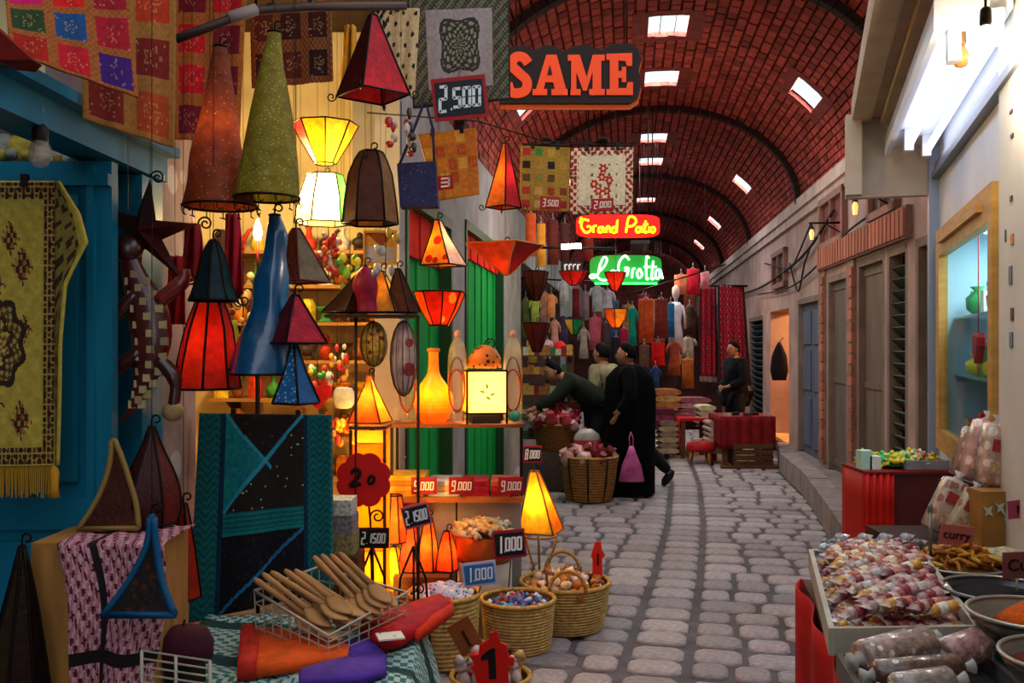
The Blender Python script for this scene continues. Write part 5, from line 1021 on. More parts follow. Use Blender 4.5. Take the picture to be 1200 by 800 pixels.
g = MB(); g.grid(tcloth, 110, 120, pat_weave); o = solo('woven_cloth', g, PRINT, 'green and white woven cloth over the low table', 'tablecloth'); solid(o, .006)
# wire basket
A_, B_, C_, D_ = P(298, 692, 3.42), P(374, 664, 3.66), P(477, 694, 3.5), P(385, 745, 3.18)
dn = V((0, 0, -.1)); r = thing('wire_basket', 'white wire tray holding wooden spoons', 'basket', (A_+C_)/2+dn*2); WW = mat('a8a090', .45, .3)
WIREZ = [p for p in (A_, B_, C_, D_)]; bot_ = [V((p.x*.97-.02, p.y, .53)) for p in WIREZ]
g = MB(); g.tube(WIREZ+[A_], .006, 6); part('rim', g, WW, r)
g = MB(); g.tube(bot_+[bot_[0]], .005, 6); part('bottom_ring', g, WW, r)
g = MB()
for i in range(4):
    a, b, c_, d_ = WIREZ[i], WIREZ[(i+1) % 4], bot_[i], bot_[(i+1) % 4]
    for k in range(8): t = k/8; g.tube([a*(1-t)+b*t, c_*(1-t)+d_*t], .0028, 4)
    for k in (1, 2, 3): t = k/4; g.tube([a*(1-t)+c_*t, b*(1-t)+d_*t], .0028, 4)
w_ = part('wire_mesh', g, WW, r); w_['kind'] = 'stuff'
g = MB()
for k in range(1, 10): t = k/10; g.tube([bot_[0]*(1-t)+bot_[3]*t, bot_[1]*(1-t)+bot_[2]*t], .0028, 4)
w_ = part('bottom_mesh', g, WW, r); w_['kind'] = 'stuff'
SPW = mat('a8794a', .6, ns=9, na=.25, bump=.2, bs=30, rnd=.2)
def spoon(h0, h1, Yh, Yt, label):
    a, b = P(h0[0], h0[1], Yh), P(h1[0], h1[1], Yt); d = (a-b).normalized(); root = thing('wooden_spoon', label, 'spoon', a-V((0, 0, .02)), 'wooden spoons in the wire tray')
    g = MB(); g.tube([b, b+d*.02, b*.5+a*.5, a-d*.05], [.008, .012, .010, .012], 7); part('handle', g, SPW, root)
    side = d.cross(Z3).normalized(); up = side.cross(d); g = MB(); rings = []
    for i in range(9):
        t = i/8; w = .04*sin(pi*(.12+.85*t))+.002; c_ = a-d*.055+d*(.12*t)
        rings.append([c_+side*(w*cos(q))+up*(w*.28*sin(q)-.006*sin(pi*t)) for q in [2*pi*j/10 for j in range(10)]])
    g.loft(rings); part('bowl', g, SPW, root)
SPN = [((384, 738), (298, 678)), ((372, 722), (308, 672)), ((392, 716), (318, 670)), ((408, 722), (334, 668)), ((398, 708), (346, 668)), ((414, 712), (352, 671)), ((360, 730), (314, 682)), ((424, 712), (368, 652)), ((432, 706), (377, 650)), ((440, 700), (388, 650)), ((446, 694), (398, 648)), ((418, 702), (372, 660)), ((452, 700), (392, 655)), ((404, 728), (342, 678)), ((380, 714), (326, 676)), ((436, 712), (384, 662))]
ORDN = ['first', 'second', 'third', 'fourth', 'fifth', 'sixth', 'seventh', 'eighth', 'ninth', 'tenth', 'eleventh', 'twelfth', 'thirteenth', 'fourteenth', 'fifteenth', 'sixteenth']
for k, (a, b) in enumerate(SPN): spoon(a, b, 3.3+.010*k, 3.42+.014*k, 'brown wooden spoon, %s from the left by its handle, in the white wire tray' % ORDN[sorted(SPN, key=lambda q: q[1][0]).index((a, b))])
# folded cloths on the table
def flatcloth(name, label, pts, z0, z1, c, n_=10, fold=.01):
    g = MB(); poly = pts; ctr = sum((V((p[0], p[1], 0)) for p in poly), V((0, 0, 0)))/len(poly); rings = []
    for z, k in ((z0, 1.0), (z0+(z1-z0)*.5, 1.03), (z1, .98), (z1+.004, .6), (z1+.006, .1)):
        rings.append([V((ctr.x+(p[0]-ctr.x)*k, ctr.y+(p[1]-ctr.y)*k, z+fold*sin(i*2.1)*(.6 if z > z0 else .1))) for i, p in enumerate(poly)])
    g.loft(rings, None, True, (1, 1)); return solo(name, g, mat(c, .8, ns=14, na=.3, bump=.4, bs=40), label, 'cloth')
def gp(px, py, z): Y = F*(EYE-z)/(py-HY); return ((px-600)/F*Y, Y)
zt_ = .53
flatcloth('folded_cloth', 'orange folded cloth in front of the wire tray', [gp(x, y, .54) for x, y in ((292, 790), (300, 752), (296, 738), (330, 742), (380, 755), (420, 762), (405, 774), (350, 782))], .525, .56, 'c8480c')
flatcloth('folded_cloth', 'purple folded cloth right of the orange one', [gp(x, y, .54) for x, y in ((352, 800), (352, 788), (410, 770), (400, 752), (432, 748), (452, 766), (452, 788), (420, 796))], .525, .55, '4a2a8a')
flatcloth('folded_cloth', 'dark red cloth corner under the orange one', [gp(x, y, .54) for x, y in ((278, 792), (282, 745), (296, 738), (304, 760), (300, 790))], .522, .575, 'a01c10')
rr = thing('red_pouch', 'red embroidered cloth pouch with a white paper label', 'pouch', (*gp(460, 745, .53), .53)); g = MB(); pts = [gp(x, y, .55) for x, y in ((420, 736), (445, 726), (475, 716), (520, 702), (530, 712), (500, 735), (470, 752), (450, 758), (430, 748))]
ctr = V((sum(p[0] for p in pts)/9, sum(p[1] for p in pts)/9, 0)); g.loft([[V((ctr.x+(p[0]-ctr.x)*k, ctr.y+(p[1]-ctr.y)*k, z)) for p in pts] for z, k in ((.53, .95), (.56, 1.03), (.585, .9), (.595, .3))], None, True, (1, 1)); part('pouch_body', g, mat('a80c18', .7, ns=20, na=.3, bump=.4, bs=50), rr)
q = gp(458, 742, .6); g = MB(); g.box((q[0], q[1]-.02, .597), (.09, .08, .006), (V((.95, .3, 0)), V((-.3, .95, 0)), Z3)); part('paper_label', g, mat('d8cfc0', .7, pat=('4a4a44', 40, .2)), rr)
flatcloth('folded_cloth', 'bright orange-red scarf at the back right of the table', [gp(x, y, .56) for x, y in ((470, 728), (500, 706), (528, 700), (532, 712), (505, 732), (490, 742))], .53, .57, 'c82a0c')
# maroon cap, wire rack
rr = thing('round_cap', 'dark maroon felt cap beside the wire rack', 'cap', P(215, 770, 2.95)); p = P(215, 752, 2.95); g = MB(); g.lathe([(.09, -.05), (.092, 0), (.075, .035), (.03, .05), (.004, .052)], p, 18, None, True, (1, 1)); part('crown', g, mat('3a0c1c', .9, ns=20, na=.3), rr); g = MB(); g.tube([p+V((0, 0, .05)), p+V((.004, 0, .07))], .004, 5); part('stalk', g, mat('3a0c1c', .9), rr)
g = MB(); g.bbox((-1.065, 2.88, 0), (-1.005, 3.08, p.z-.052)); solo('cap_plinth', g, mat('1a1212', .9), 'dark block under the maroon cap', 'block')
rr = thing('wire_rack', 'white wire rack at the bottom left', 'rack', P(205, 830, 2.62)); a, b = P(166, 762, 2.62), P(246, 774, 2.62)
for t in (0, .5, 1): c = a*(1-t)+b*t; g = MB(); g.tube([c, c+V((0, 0, -.3))], .005, 5); part('upright', g, WW, rr)
for k in range(8): g = MB(); g.tube([a+V((0, 0, -.022*k)), b+V((0, 0, -.022*k))], .0028, 4); part('wire_bar', g, WW, rr)
# ================================================================== RIGHT SWEET STALL
r = thing('stall_table', 'red cloth covered stall table at the lower right', 'table', (1.5, 2.6, 0)); zt = .70
TB = [V((.80, 1.9, 0)), V((1.37, 1.9, 0)), V((1.82, 3.35, 0)), V((1.12, 3.62, 0))]
g = MB(); g.loft([[p+V((0, 0, z)) for p in TB] for z in (zt-.04, zt)], None, False); part('table_top', g, WOODD, r)
for p in ((.9, 2.0), (1.3, 2.0), (1.72, 3.25), (1.2, 3.5)): g = MB(); g.bbox((p[0]-.025, p[1]-.025, 0), (p[0]+.025, p[1]+.025, zt-.04)); part('leg', g, WOODD, r)
def drape(u, v):
    L_ = [TB[1], TB[0], TB[3], TB[2]]; k = u*3; i = min(int(k), 2); t = k-i; p = L_[i]*(1-t)+L_[i+1]*t
    out = V((-.02, -.01, 0)) if i == 1 else V((0, -.02 if i == 0 else .02, 0)); return p+out*(1+.9*sin(u*70))+V((0, 0, zt-.005-v*(zt-.05)))
g = MB(); g.grid(drape, 150, 8); o = part('red_cloth', g, mat('b80c12', .7, ns=8, na=.2), r); solid(o, .005)
# candy tray
T4 = [V((.885, 2.60, .755)), V((1.30, 2.62, .755)), V((1.52, 3.5, .775)), V((1.115, 3.5, .775))]
def tray(name, label, Q, rim, c):
    rr = thing(name, label, 'tray', sum(Q, V((0, 0, 0)))/4); g = MB(); g.loft([[p+V((0, 0, d)) for p in Q] for d in (-.012, 0)], None, False); part('bottom', g, mat(c, .5, ns=6, na=.2), rr)
    for i in range(4):
        a, b = Q[i], Q[(i+1) % 4]; d = (b-a).normalized(); n_ = d.cross(Z3); g = MB(); g.box((a+b)/2+V((0, 0, rim/2-.01)), ((b-a).length+.014, .016, rim), (d, n_, Z3)); part('tray_side', g, mat(c, .45, ns=9, na=.2), rr)
    return rr
tray('sweet_tray', 'pale wooden tray heaped with wrapped sweet bars', T4, .075, 'b0a898')
def bar_mesh(c, c2, l=.1, w=.022):
    g = MB(); cl = lin(c); c2 = lin(c2); ws = mixc(c, 'b0a09c', .6)
    g.tube([(-l/2, 0, 0), (-l*.2, 0, 0)], w, 8, cl); g.tube([(-l*.2, 0, 0), (l*.15, 0, 0)], w*1.04, 8, c2); g.tube([(l*.15, 0, 0), (l/2, 0, 0)], w, 8, cl)
    for e in (-1, 1):
        g.loft([[V((e*(l/2+q), y*w*k, z*w*h)) for y, z in ((-1, 0), (-.6, .7), (.6, .7), (1, 0), (.6, -.7), (-.6, -.7))] for q, k, h in ((0, .95, .9), (.008, 1.0, .35), (.024, 1.1, .1))], ws, False)
    return g.mesh('bar', mat('print', .3, attr=True, ns=50, na=.35, bump=.5, bs=60, coat=.35))
BARS = [('8a2430', 'd8b0a8', 'dark red'), ('b0603a', 'e8d0b0', 'orange-brown'), ('c8a0a0', '9a2a34', 'pink'), ('d89a30', 'e8e0d0', 'yellow'), ('a88a84', 'c8c0bc', 'beige'), ('7a1c2c', 'c86a5a', 'crimson')]
bms = [bar_mesh(a, b) for a, b, n_ in BARS]
NX, NY = 7, 15
for lay in range(2):
    for j in range(NY):
        for i in range(NX-lay):
            u, v = .1+.8*(i+.5+.5*lay)/NX, .05+.9*(j+.5)/NY
            p = (T4[0]*(1-u)+T4[1]*u)*(1-v)+(T4[3]*(1-u)+T4[2]*u)*v
            if lay and R.random() < .25: continue
            k = R.randrange(6); k = 3 if (lay == 0 and j == 9 and i < 2) else k
            hump = .05*sin(pi*u)+.02*sin(pi*v)
            o = inst('sweet_bar', bms[k], p+V((R.uniform(-.012, .012), R.uniform(-.012, .012), .02+lay*.032+hump*(1 if lay else .4))), (R.uniform(-.2, .2), R.uniform(-.3, .1), .45+R.uniform(-.35, .35)), None, (.85, .85, .85))
            o['label'] = '%s wrapped sweet bar in the %s layer, %s %s of the sweet tray' % (BARS[k][2], ['lower', 'upper'][lay], ['front', 'middle', 'back'][min(2, int(v*3))], ['left', 'centre', 'right'][min(2, int(u*3))]); o['category'] = 'sweet'; o['group'] = 'wrapped sweet bars in the big tray'
dk = [bar_mesh('3a3a40', 'a8b0b4'), bar_mesh('8a8a8c', '3a2c30')]
for i in range(9):
    u = (i+.5)/9; p = T4[3]*(.95-.9*u)+T4[2]*(.05+.9*u); o = inst('sweet_bar', dk[i % 2], p+V((0, -.03, .07+.02*(i % 2))), (0, -.4, .8+R.uniform(-.2, .2)), None, (1, 1, 1)); o['label'] = ['black and silver', 'grey'][i % 2]+' wrapped bar along the back of the sweet tray'; o['category'] = 'sweet'; o['group'] = 'dark bars at the back of the tray'
# lower tray with nougat logs
Q2 = [V((.80, 1.95, .71)), V((1.22, 1.97, .71)), V((1.29, 2.56, .715)), V((.89, 2.55, .715))]
tray('log_tray', 'dark wooden tray of nougat logs at the bottom right', Q2, .06, '5a5450')
for k, (a, b, rad, c, lab) in enumerate(((P(1012, 772, 2.42), P(1085, 752, 2.5), .048, '9a8074', 'thick nougat log in clear wrap at the back of the lower tray'), (P(1028, 790, 2.32), P(1122, 782, 2.32), .036, '5a3a30', 'long dark nougat log across the lower tray'), (P(1108, 768, 2.47), P(1148, 754, 2.5), .046, 'a87a78', 'pink nougat log at the right of the lower tray'), (P(1050, 806, 2.2), P(1112, 798, 2.2), .036, '8a7a74', 'pale nougat log at the bottom edge'))):
    d = (b-a).normalized(); rr = thing('nougat_log', lab, 'sweet', (a+b)/2-V((0, 0, rad)), 'nougat logs in the lower tray'); g = MB(); g.tube([a-d*.01, a, b, b+d*.01], [rad*.8, rad, rad, rad*.8], 12); part('nougat', g, mat(c, .28, ns=45, na=.5, bump=.6, bs=50, coat=.6, pat=('d8c8b8', 30, .25)), rr)
    for e, s_ in ((a-d*.01, -1), (b+d*.01, 1)): g = MB(); g.tube([e, e+d*(s_*.012), e+d*(s_*.03)], [rad*.5, rad*.25, rad*.55], 8); part('wrapper_twist', g, mat('c8c4c0', .2, alpha=.7), rr)
# bowls
def bowl(label, px, py, Y, r_, c, rimc='9a9690', h=.1):
    o_ = P(px, py, Y)-V((0, 0, h)); rr = thing('metal_bowl', label, 'bowl', o_, 'metal bowls on the stall'); g = MB()
    g.lathe([(r_*.5, 0), (r_*.75, h*.3), (r_*.93, h*.7), (r_, h), (r_*.985, h), (r_*.9, h*.66), (r_*.7, h*.35), (.01, h*.3)], o_, 32, None, True, (1, 0)); part('bowl_body', g, mat(c, .25, .7, ns=5, na=.15), rr)
    g = MB(); g.tube([o_+V((r_*cos(t), r_*sin(t), h)) for t in [2*pi*i/36 for i in range(37)]], .006, 6); part('rim', g, mat(rimc, .3, .6), rr); return o_+V((0, 0, h)), rr
c, b_ = bowl('metal bowl of brown curry sticks', 1122, 660, 3.42, .165, '6a5a50')
g = MB(); g.lathe([(.155, -.02), (.1, .01), (.01, .025)], c, 20, None, True, (1, 1)); part('filling', g, mat('8a5a1c', .8, ns=30, na=.4), b_)
cs_ = [me_of(lambda g: g.tube(catmull([(-.04, 0, 0), (-.015, .012, .01), (.015, -.008, .004), (.04, .01, 0)], 3), .0075, 5), 'curl', mat(cc, .6, ns=40, na=.3)) for cc in ('b87a20', '8a4a14', 'c89a3a')]
scatter('dried_root', ['golden dried root piece in the curry bowl', 'brown dried root piece in the curry bowl', 'pale yellow dried root piece in the curry bowl'], 'dried root', 'dried roots in the curry bowl', cs_, disc_spots(c+V((0, 0, .0)), .135, 70, .05, .6), (.9, 1.3))
c, b_ = bowl('dark bowl of black seeds on the stall', 1172, 690, 2.95, .17, '3a3a40')
g = MB(); g.lathe([(.16, -.025), (.1, -.01), (.01, -.004)], c, 24, None, True, (1, 1)); part('black_seeds', g, mat('0e0f14', .85, ns=200, na=.5, bump=.8, bs=300), b_)
c, b_ = bowl('steel bowl of orange spice at the right edge', 1212, 718, 2.52, .165, '8a8278', '1a1a1a' if False else 'a8a49c')
g = MB(); g.lathe([(.13, -.035), (.09, .0), (.04, .03), (.005, .045)], c+V((.03, 0, 0)), 20, None, True, (1, 1)); part('orange_spice', g, mat('c8540c', .9, ns=120, na=.3, bump=.6, bs=200), b_)
c, b_ = bowl('pale bowl of nuts behind the curry bowl', 1178, 650, 3.45, .11, 'a8a49a')
g = MB(); g.lathe([(.1, -.02), (.06, .015), (.01, .03)], c, 18, None, True, (1, 1)); part('nuts', g, mat('b0a888', .8, ns=60, na=.5, bump=.9, bs=90), b_)
c, b_ = bowl('steel bowl rim cut by the bottom right edge', 1262, 770, 2.15, .16, '7a7670')
g = MB(); g.lathe([(.14, -.03), (.08, .0), (.01, .01)], c, 18, None, True, (1, 1)); part('red_spice', g, mat('7a2a10', .9, ns=80, na=.3), b_)
# stands under the bowls
for k, (px, py, Y, r_) in enumerate(((1122, 660, 3.42, .09), (1172, 690, 2.95, .1), (1212, 718, 2.52, .1), (1178, 650, 3.45, .07), (1262, 770, 2.15, .1))):
    p = P(px, py, Y); z1 = p.z-.1; g = MB(); zb = zt if k not in (3,) else 0; g.lathe([(r_, 0), (r_*.95, z1-zb)], V((p.x, p.y, zb)), 16, None, True, (1, 1)); solo('bowl_stand', g, mat(['5a2a20', '1c2a2a', '0c4a3a', '3a2a24', '4a2420'][k], .6), ['dark red', 'dark grey', 'dark green', 'brown', 'maroon'][k]+' drum under the '+['curry bowl', 'black seed bowl', 'orange spice bowl', 'nut bowl', 'cut-off bowl'][k], 'stand')
# text signs
def text_mesh(txt, size, o, B, ext=.002):
    cu = bpy.data.curves.new('t', 'FONT'); cu.body = txt; cu.size = size; cu.extrude = ext; cu.align_x = 'CENTER'; cu.align_y = 'CENTER'
    ob = bpy.data.objects.new('t', cu); COL.objects.link(ob); dg = bpy.context.evaluated_depsgraph_get(); me = bpy.data.meshes.new_from_object(ob.evaluated_get(dg)); r_, u_, n_ = B
    g = MB(); g.add([o+r_*v.co.x+u_*v.co.y+n_*v.co.z for v in me.vertices], [tuple(p.vertices) for p in me.polygons]); bpy.data.objects.remove(ob); bpy.data.curves.remove(cu); bpy.data.meshes.remove(me); return g
def card(txt, px, py, w, h, Y, roll, label, c='b8605a', stick=None):
    B = basis(0, roll, -.1); p = P(px, py, Y); rr = thing('name_card', label, 'sign', p-V((0, 0, px2m(h, Y)/2)), 'pink name cards'); g = MB(); g.panel(p, px2m(w, Y), px2m(h, Y), .004, B); part('card', g, mat(c, .7), rr)
    if txt: part('lettering', text_mesh(txt, px2m(h*.62, Y), p+B[2]*.004, B), mat('2a100c', .7), rr)
    if stick: g = MB(); g.tube([p-B[1]*(px2m(h, Y)/2), P(*stick)], .004, 5); part('stick', g, mat('a89a80', .5), rr)
card('curry', 1121, 627, 40, 24, 3.4, -.12, 'pink card lettered curry in the bowl of roots', stick=(1118, 650, 3.42))
card('', 1070, 648, 14, 26, 3.4, .3, 'small blank pink card at the left of the curry bowl', stick=(1078, 668, 3.38))
card('Cu', 1192, 662, 34, 32, 2.95, .05, 'dull pink lettered card above the black seeds', '8a4a4c', (1192, 694, 2.95))
card('M', 1196, 596, 30, 22, 3.55, .12, 'pink lettered card against the cream wall', 'b04a64', (1196, 640, 3.6))
g = MB(); g.tube([P(1090, 655, 3.4), P(1090, 600, 3.4)], .006, 5); g.ell(P(1090, 596, 3.4), (.012, .006, .02), 8, 5); solo('scoop_spoon', g, mat('8a8a86', .3, .8), 'metal spoon standing in the curry bowl', 'spoon')
# --- red counter behind with sweets ------------------------------------
r = thing('red_counter', 'maroon plastic covered counter with a bright red cloth end', 'counter', (2.2, 5.3, 0)); zc = .915
g = MB(); g.bbox((1.93, 5.05, 0), (2.38, 5.38, zc)); part('cabinet', g, mat('5a0e12', .35, ns=4, na=.25, bump=.3, bs=10), r)
def drp(u, v): return V((1.895+u*.15, 5.03-.008*sin(u*26), zc-.003-v*.9+.0))
g = MB(); g.grid(drp, 40, 6); o = part('red_cloth', g, mat('c0160a', .6, ns=8, na=.2), r); solid(o, .006)
g = MB(); g.grid(lambda u, v: V((1.895, 5.03+u*.35, zc-.003-v*.9)), 6, 6); o = part('red_cloth', g, mat('a8120a', .6), r); solid(o, .006)
g = MB(); g.bbox((1.89, 5.02, zc), (2.385, 5.38, zc+.012)); part('top', g, mat('7a1414', .5), r)
zc += .0125
def ptray(label, c, rx, ry, col):
    rr = thing('sweet_plate', label, 'plate', c); g = MB(); g.lathe([(.6, 0), (.95, .018), (1, .022), (.97, .022), (.6, .006), (.01, .006)], c, 24, None, True, (1, 0), None, rx, ry); part('dish', g, mat(col, .35), rr); return rr
p = P(1045, 548, 5.25); ptray('bright green plate of yellow sweets on the red counter', V((p.x, 5.2, zc)), .12, .1, '1c9a3a')
sw = [me_of(lambda g: (g.ell((0, 0, 0), (.02, .014, .012), 8, 6), g.tube([(.018, 0, 0), (.034, 0, 0)], [.004, .012], 5), g.tube([(-.018, 0, 0), (-.034, 0, 0)], [.004, .012], 5)), 'sweet', mat(cc, .3, coat=.3)) for cc in ('d8c01c', 'c8b030', '3ab85a', 'c83a4a', 'd8d4cc')]
scatter('wrapped_sweet', ['%s wrapped sweet on the green plate' % q for q in ('yellow', 'gold', 'green', 'red', 'white')][:3], 'sweet', 'sweets on the green plate', sw[:3], disc_spots((p.x, 5.2, zc+.028), .095, 34, .035, .6), (1, 1.3))
tr_ = [V((2.14, 5.08, zc+.012)), V((2.36, 5.08, zc+.012)), V((2.36, 5.34, zc+.012)), V((2.14, 5.34, zc+.012))]; tray('metal_tray', 'grey metal tray of mixed sweets on the red counter', tr_, .05, '8a8a90')
scatter('wrapped_sweet', ['%s wrapped sweet in the grey metal tray' % q for q in ('yellow', 'gold', 'green', 'red', 'white')], 'sweet', 'sweets in the metal tray', sw[2:]+sw[:2] if False else sw, disc_spots((2.25, 5.2, zc+.04), .085, 40, .03, .6), (1.1, 1.5))
for k, (dx, c, h) in enumerate(((0, 'a8c8b8', .1), (.05, 'd8d8d0', .07))):
    g = MB(); g.box((1.93+dx, 5.15, zc+h/2), (.06, .08, h)); solo('sweet_box', g, mat(c, .5), ['pale green carton at the left end of the red counter', 'white carton at the left end of the red counter'][k], 'box')
scatter('wrapped_sweet', ['%s wrapped sweet loose on the counter behind the green plate' % q for q in ('yellow', 'gold')], 'sweet', 'loose sweets on the counter', sw[:2], disc_spots((2.02, 5.33, zc+.012), .045, 12, .05, .6), (1.1, 1.5))
# bags of nougat bars and cartons by the wall
def pack(label, px, py, w, h, Y, roll, c, pc, yaw=0, d=.09):
    B = basis(yaw, roll); p = P(px, py, Y); W_, H_ = px2m(w, Y), px2m(h, Y); r_, u_, n_ = B; rr = thing('sweet_pack', label, 'packet', p-u_*(H_/2), 'bags of sweets by the wall'); g = MB(); rings = []
    for t, k in ((-.5, .8), (-.46, 1), (-.2, 1.04), (.2, 1.03), (.46, 1), (.5, .75)): rings.append([p+u_*(t*H_)+r_*(a*W_/2*k)+n_*(b*d/2*k) for a, b in ((-1, -.8), (-.8, -1), (.8, -1), (1, -.8), (1, .8), (.8, 1), (-.8, 1), (-1, .8))])
    g.loft(rings, None, True); bgp = part('bag', g, mat(c, .25, ns=22, na=.35, bump=.5, bs=40, coat=.5, pat=(pc, 16, .33)), rr)
    g = MB(); g.tube([p+u_*(H_*.5), p+u_*(H_*.56), p+u_*(H_*.64)], [W_*.3, W_*.12, W_*.3], 7); part('tied_top', g, mat('d8d0d0', .25, alpha=.8), rr)
    for t in (-.2, .15): g = MB(); g.panel(p+u_*(t*H_)+n_*(d*.53), W_*.7, H_*.2, .004, B); part('printed_band', g, mat('c0a080' if t < 0 else 'a83a3a', .5, ns=60, na=.4), bgp)
pack('tilted clear bag of pink nougat, left of the leaning pair', 1108, 592, 26, 66, 4.0, -.45, 'b8a090', '8a5a54')
pack('tilted clear bag of nougat, right of the leaning pair', 1128, 600, 22, 60, 3.95, -.5, 'b8a88c', '9a7a5a')
pack('upright bag of pink nougat against the window sill', 1146, 528, 24, 74, 4.05, -.3, 'b88a84', 'd8c0b8')
pack('upright bag of pale nougat nearest the cream wall', 1165, 532, 28, 72, 3.95, -.15, 'b89a8c', 'd8ccc0')
pack('dim bag of nougat behind the upright pair', 1133, 530, 18, 60, 4.2, -.3, '9a6a64', 'b8a098')
g = MB(); g.panel(P(1157, 499, 4.15), px2m(22, 4.15), px2m(28, 4.15), .02, basis(0, -.15)); rr = thing('red_carton', 'red carton with a yellow emblem behind the nougat bags', 'box', P(1157, 514, 4.15)); part('carton', g, mat('b01c20', .5), rr); g = MB(); g.lathe([(.02, 0), (.02, .004)], (0, 0, 0), 12, None, True, (1, 1)); g.v = [V((v.x, v.z, v.y))+P(1159, 498, 4.13) for v in g.v]; part('emblem', g, mat('d8a82c', .5), rr)
rr = thing('printed_crate', 'brown printed crate with white bird shapes', 'crate', P(1170, 640, 3.8)); a, b = P(1150, 576, 3.8), P(1186, 642, 3.8); g = MB(); g.bbox((a.x, 3.8, b.z), (b.x, 3.92, a.z)); part('crate_body', g, mat('a8783a', .6, ns=6, na=.3), rr)
for k, (px, py) in enumerate(((1158, 598), (1172, 594), (1180, 604))): g = MB(); p = P(px, py, 3.795); s = px2m(1, 3.8); g.prism([(-7*s, 6*s), (-1*s, 2*s), (5*s, 5*s), (3*s, -1*s), (6*s, -7*s), (0, -4*s), (-3*s, -6*s), (-2*s, -1*s)], p, basis(), .004); part('bird_print', g, mat('c8ccc0', .7), rr)
g = MB(); g.bbox((1.62, 3.72, 0), (1.96, 4.3, P(0, 643, 3.8).z)); solo('side_crate', g, mat('3a2018', .8, ns=5, na=.3), 'dark crate under the nougat bags', 'crate')
g = MB(); q = P(1148, 566, 4.1); g.bbox((q.x-.1, 3.94, P(0, 643, 3.8).z), (2.03, 4.28, q.z-.005)); solo('side_box', g, mat('4a1418', .7), 'dark red box behind the printed crate', 'box')
# ================================================================== SIGNS
YS = 6.6; s_ = px2m(1, YS); B0 = basis()
def S2(px, py): return ((px-675)*s_, (88-py)*s_)
so = P(675, 88, YS)
r = thing('shop_sign', 'dark hanging sign with orange slab letters SAME', 'sign', so-V((0, 0, 40*s_)))
out = [(585, 64), (597, 57), (612, 54), (626, 60), (638, 54), (652, 56), (660, 62), (672, 55), (690, 54), (704, 60), (716, 53), (738, 52), (747, 58), (751, 70), (748, 84), (751, 100), (747, 116), (738, 122), (585, 122)]
g = MB(); g.prism([S2(*p) for p in out], so, B0, .05); sbd = part('board', g, mat('1c0e0c', .6), r)
g = MB(); g.prism([S2(x*1.0+1, y+5) for x, y in out], so+V((0, .03, 0)), B0, .03); part('edge_trim', g, mat('c8541c', .6), r)
def poly_letter(pts): g = MB(); g.prism([S2(*p) for p in pts], so+V((0, -.03, 0)), B0, .02); part('letter', g, mat('e0481a', .5), sbd)
def thick(cl, w):
    L_, R_ = [], []
    for i in range(len(cl)):
        a, b = cl[max(i-1, 0)], cl[min(i+1, len(cl)-1)]; dx, dy = b[0]-a[0], b[1]-a[1]; l = sqrt(dx*dx+dy*dy) or 1; ww = w[i] if isinstance(w, list) else w
        L_.append((cl[i][0]-dy/l*ww, cl[i][1]+dx/l*ww)); R_.append((cl[i][0]+dy/l*ww, cl[i][1]-dx/l*ww))
    return L_+R_[::-1]
cl = catmull([(619, 76), (613, 69), (604, 69), (600, 78), (608, 87), (617, 96), (616, 107), (606, 111), (598, 108), (595, 99)], 5); poly_letter(thick(cl, 5.6))
poly_letter([(640, 66), (652, 66), (663, 106), (668, 106), (668, 113), (646, 113), (646, 106), (650, 106), (648, 98), (639, 98), (637, 106), (641, 106), (641, 113), (624, 113), (624, 106), (628, 106)])
g = MB(); g.prism([S2(*p) for p in [(641, 90), (647, 90), (644, 78)]], so+V((0, -.042, 0)), B0, .006); part('letter_gap', g, mat('1c0e0c', .6), sbd)
poly_letter([(665, 66), (679, 66), (687, 92), (694, 66), (708, 66), (708, 73), (704, 73), (704, 106), (708, 106), (708, 113), (690, 113), (690, 106), (694, 106), (694, 86), (687, 108), (683, 108), (675, 86), (675, 106), (680, 106), (680, 113), (665, 113), (665, 106), (669, 106), (669, 73), (665, 73)])
poly_letter([(710, 65), (740, 64), (740, 79), (734, 79), (732, 73), (724, 73), (724, 85), (728, 85), (728, 80), (733, 80), (733, 98), (728, 98), (728, 93), (724, 93), (724, 105), (733, 105), (735, 98), (741, 98), (741, 113), (710, 113), (710, 106), (714, 106), (714, 72), (710, 72)])
for x in (605, 735):
    g = MB(); p = P(x, 54, YS); g.tube([p+V((0, .02, 0)), V((p.x, p.y+.02, 4.75))], .006, 5); part('hanging_rod', g, IRON, r)
# neon signs
def neon(name, label, px, py, w, h, Y, strokes, tc, bc, be, te, tr, hang):
    p = P(px, py, Y); W_, H_ = px2m(w, Y), px2m(h, Y); rr = thing(name, label, 'neon sign', p-V((0, 0, H_/2))); g = MB()
    k = []
    for i in range(40):
        q = 2*pi*i/40; cx, cy = cos(q), sin(q); k.append((W_/2*(abs(cx)**.45)*(1 if cx > 0 else -1), H_/2*(abs(cy)**.35)*(1 if cy > 0 else -1)))
    g.prism(k, p, B0, .05); bb = part('backlit_board', g, mat(bc, .5, emit=be), rr)
    for st in strokes:
        pts = catmull([(x, y, 0) for x, y in st], 5) if len(st) > 2 else [(x, y, 0) for x, y in st]
        g = MB(); g.tube([P(x, y, Y)+V((0, -.045, 0)) for x, y, _ in pts], tr, 6); part('neon_tube', g, mat(tc, .5, emit=te), bb)
    for x in hang: g = MB(); a = P(x, py, Y); g.tube([a+V((0, .03, H_*.3)), V((a.x, a.y+.03, 4.6))], .008, 5); part('hanging_rod', g, IRON, rr)
    return rr
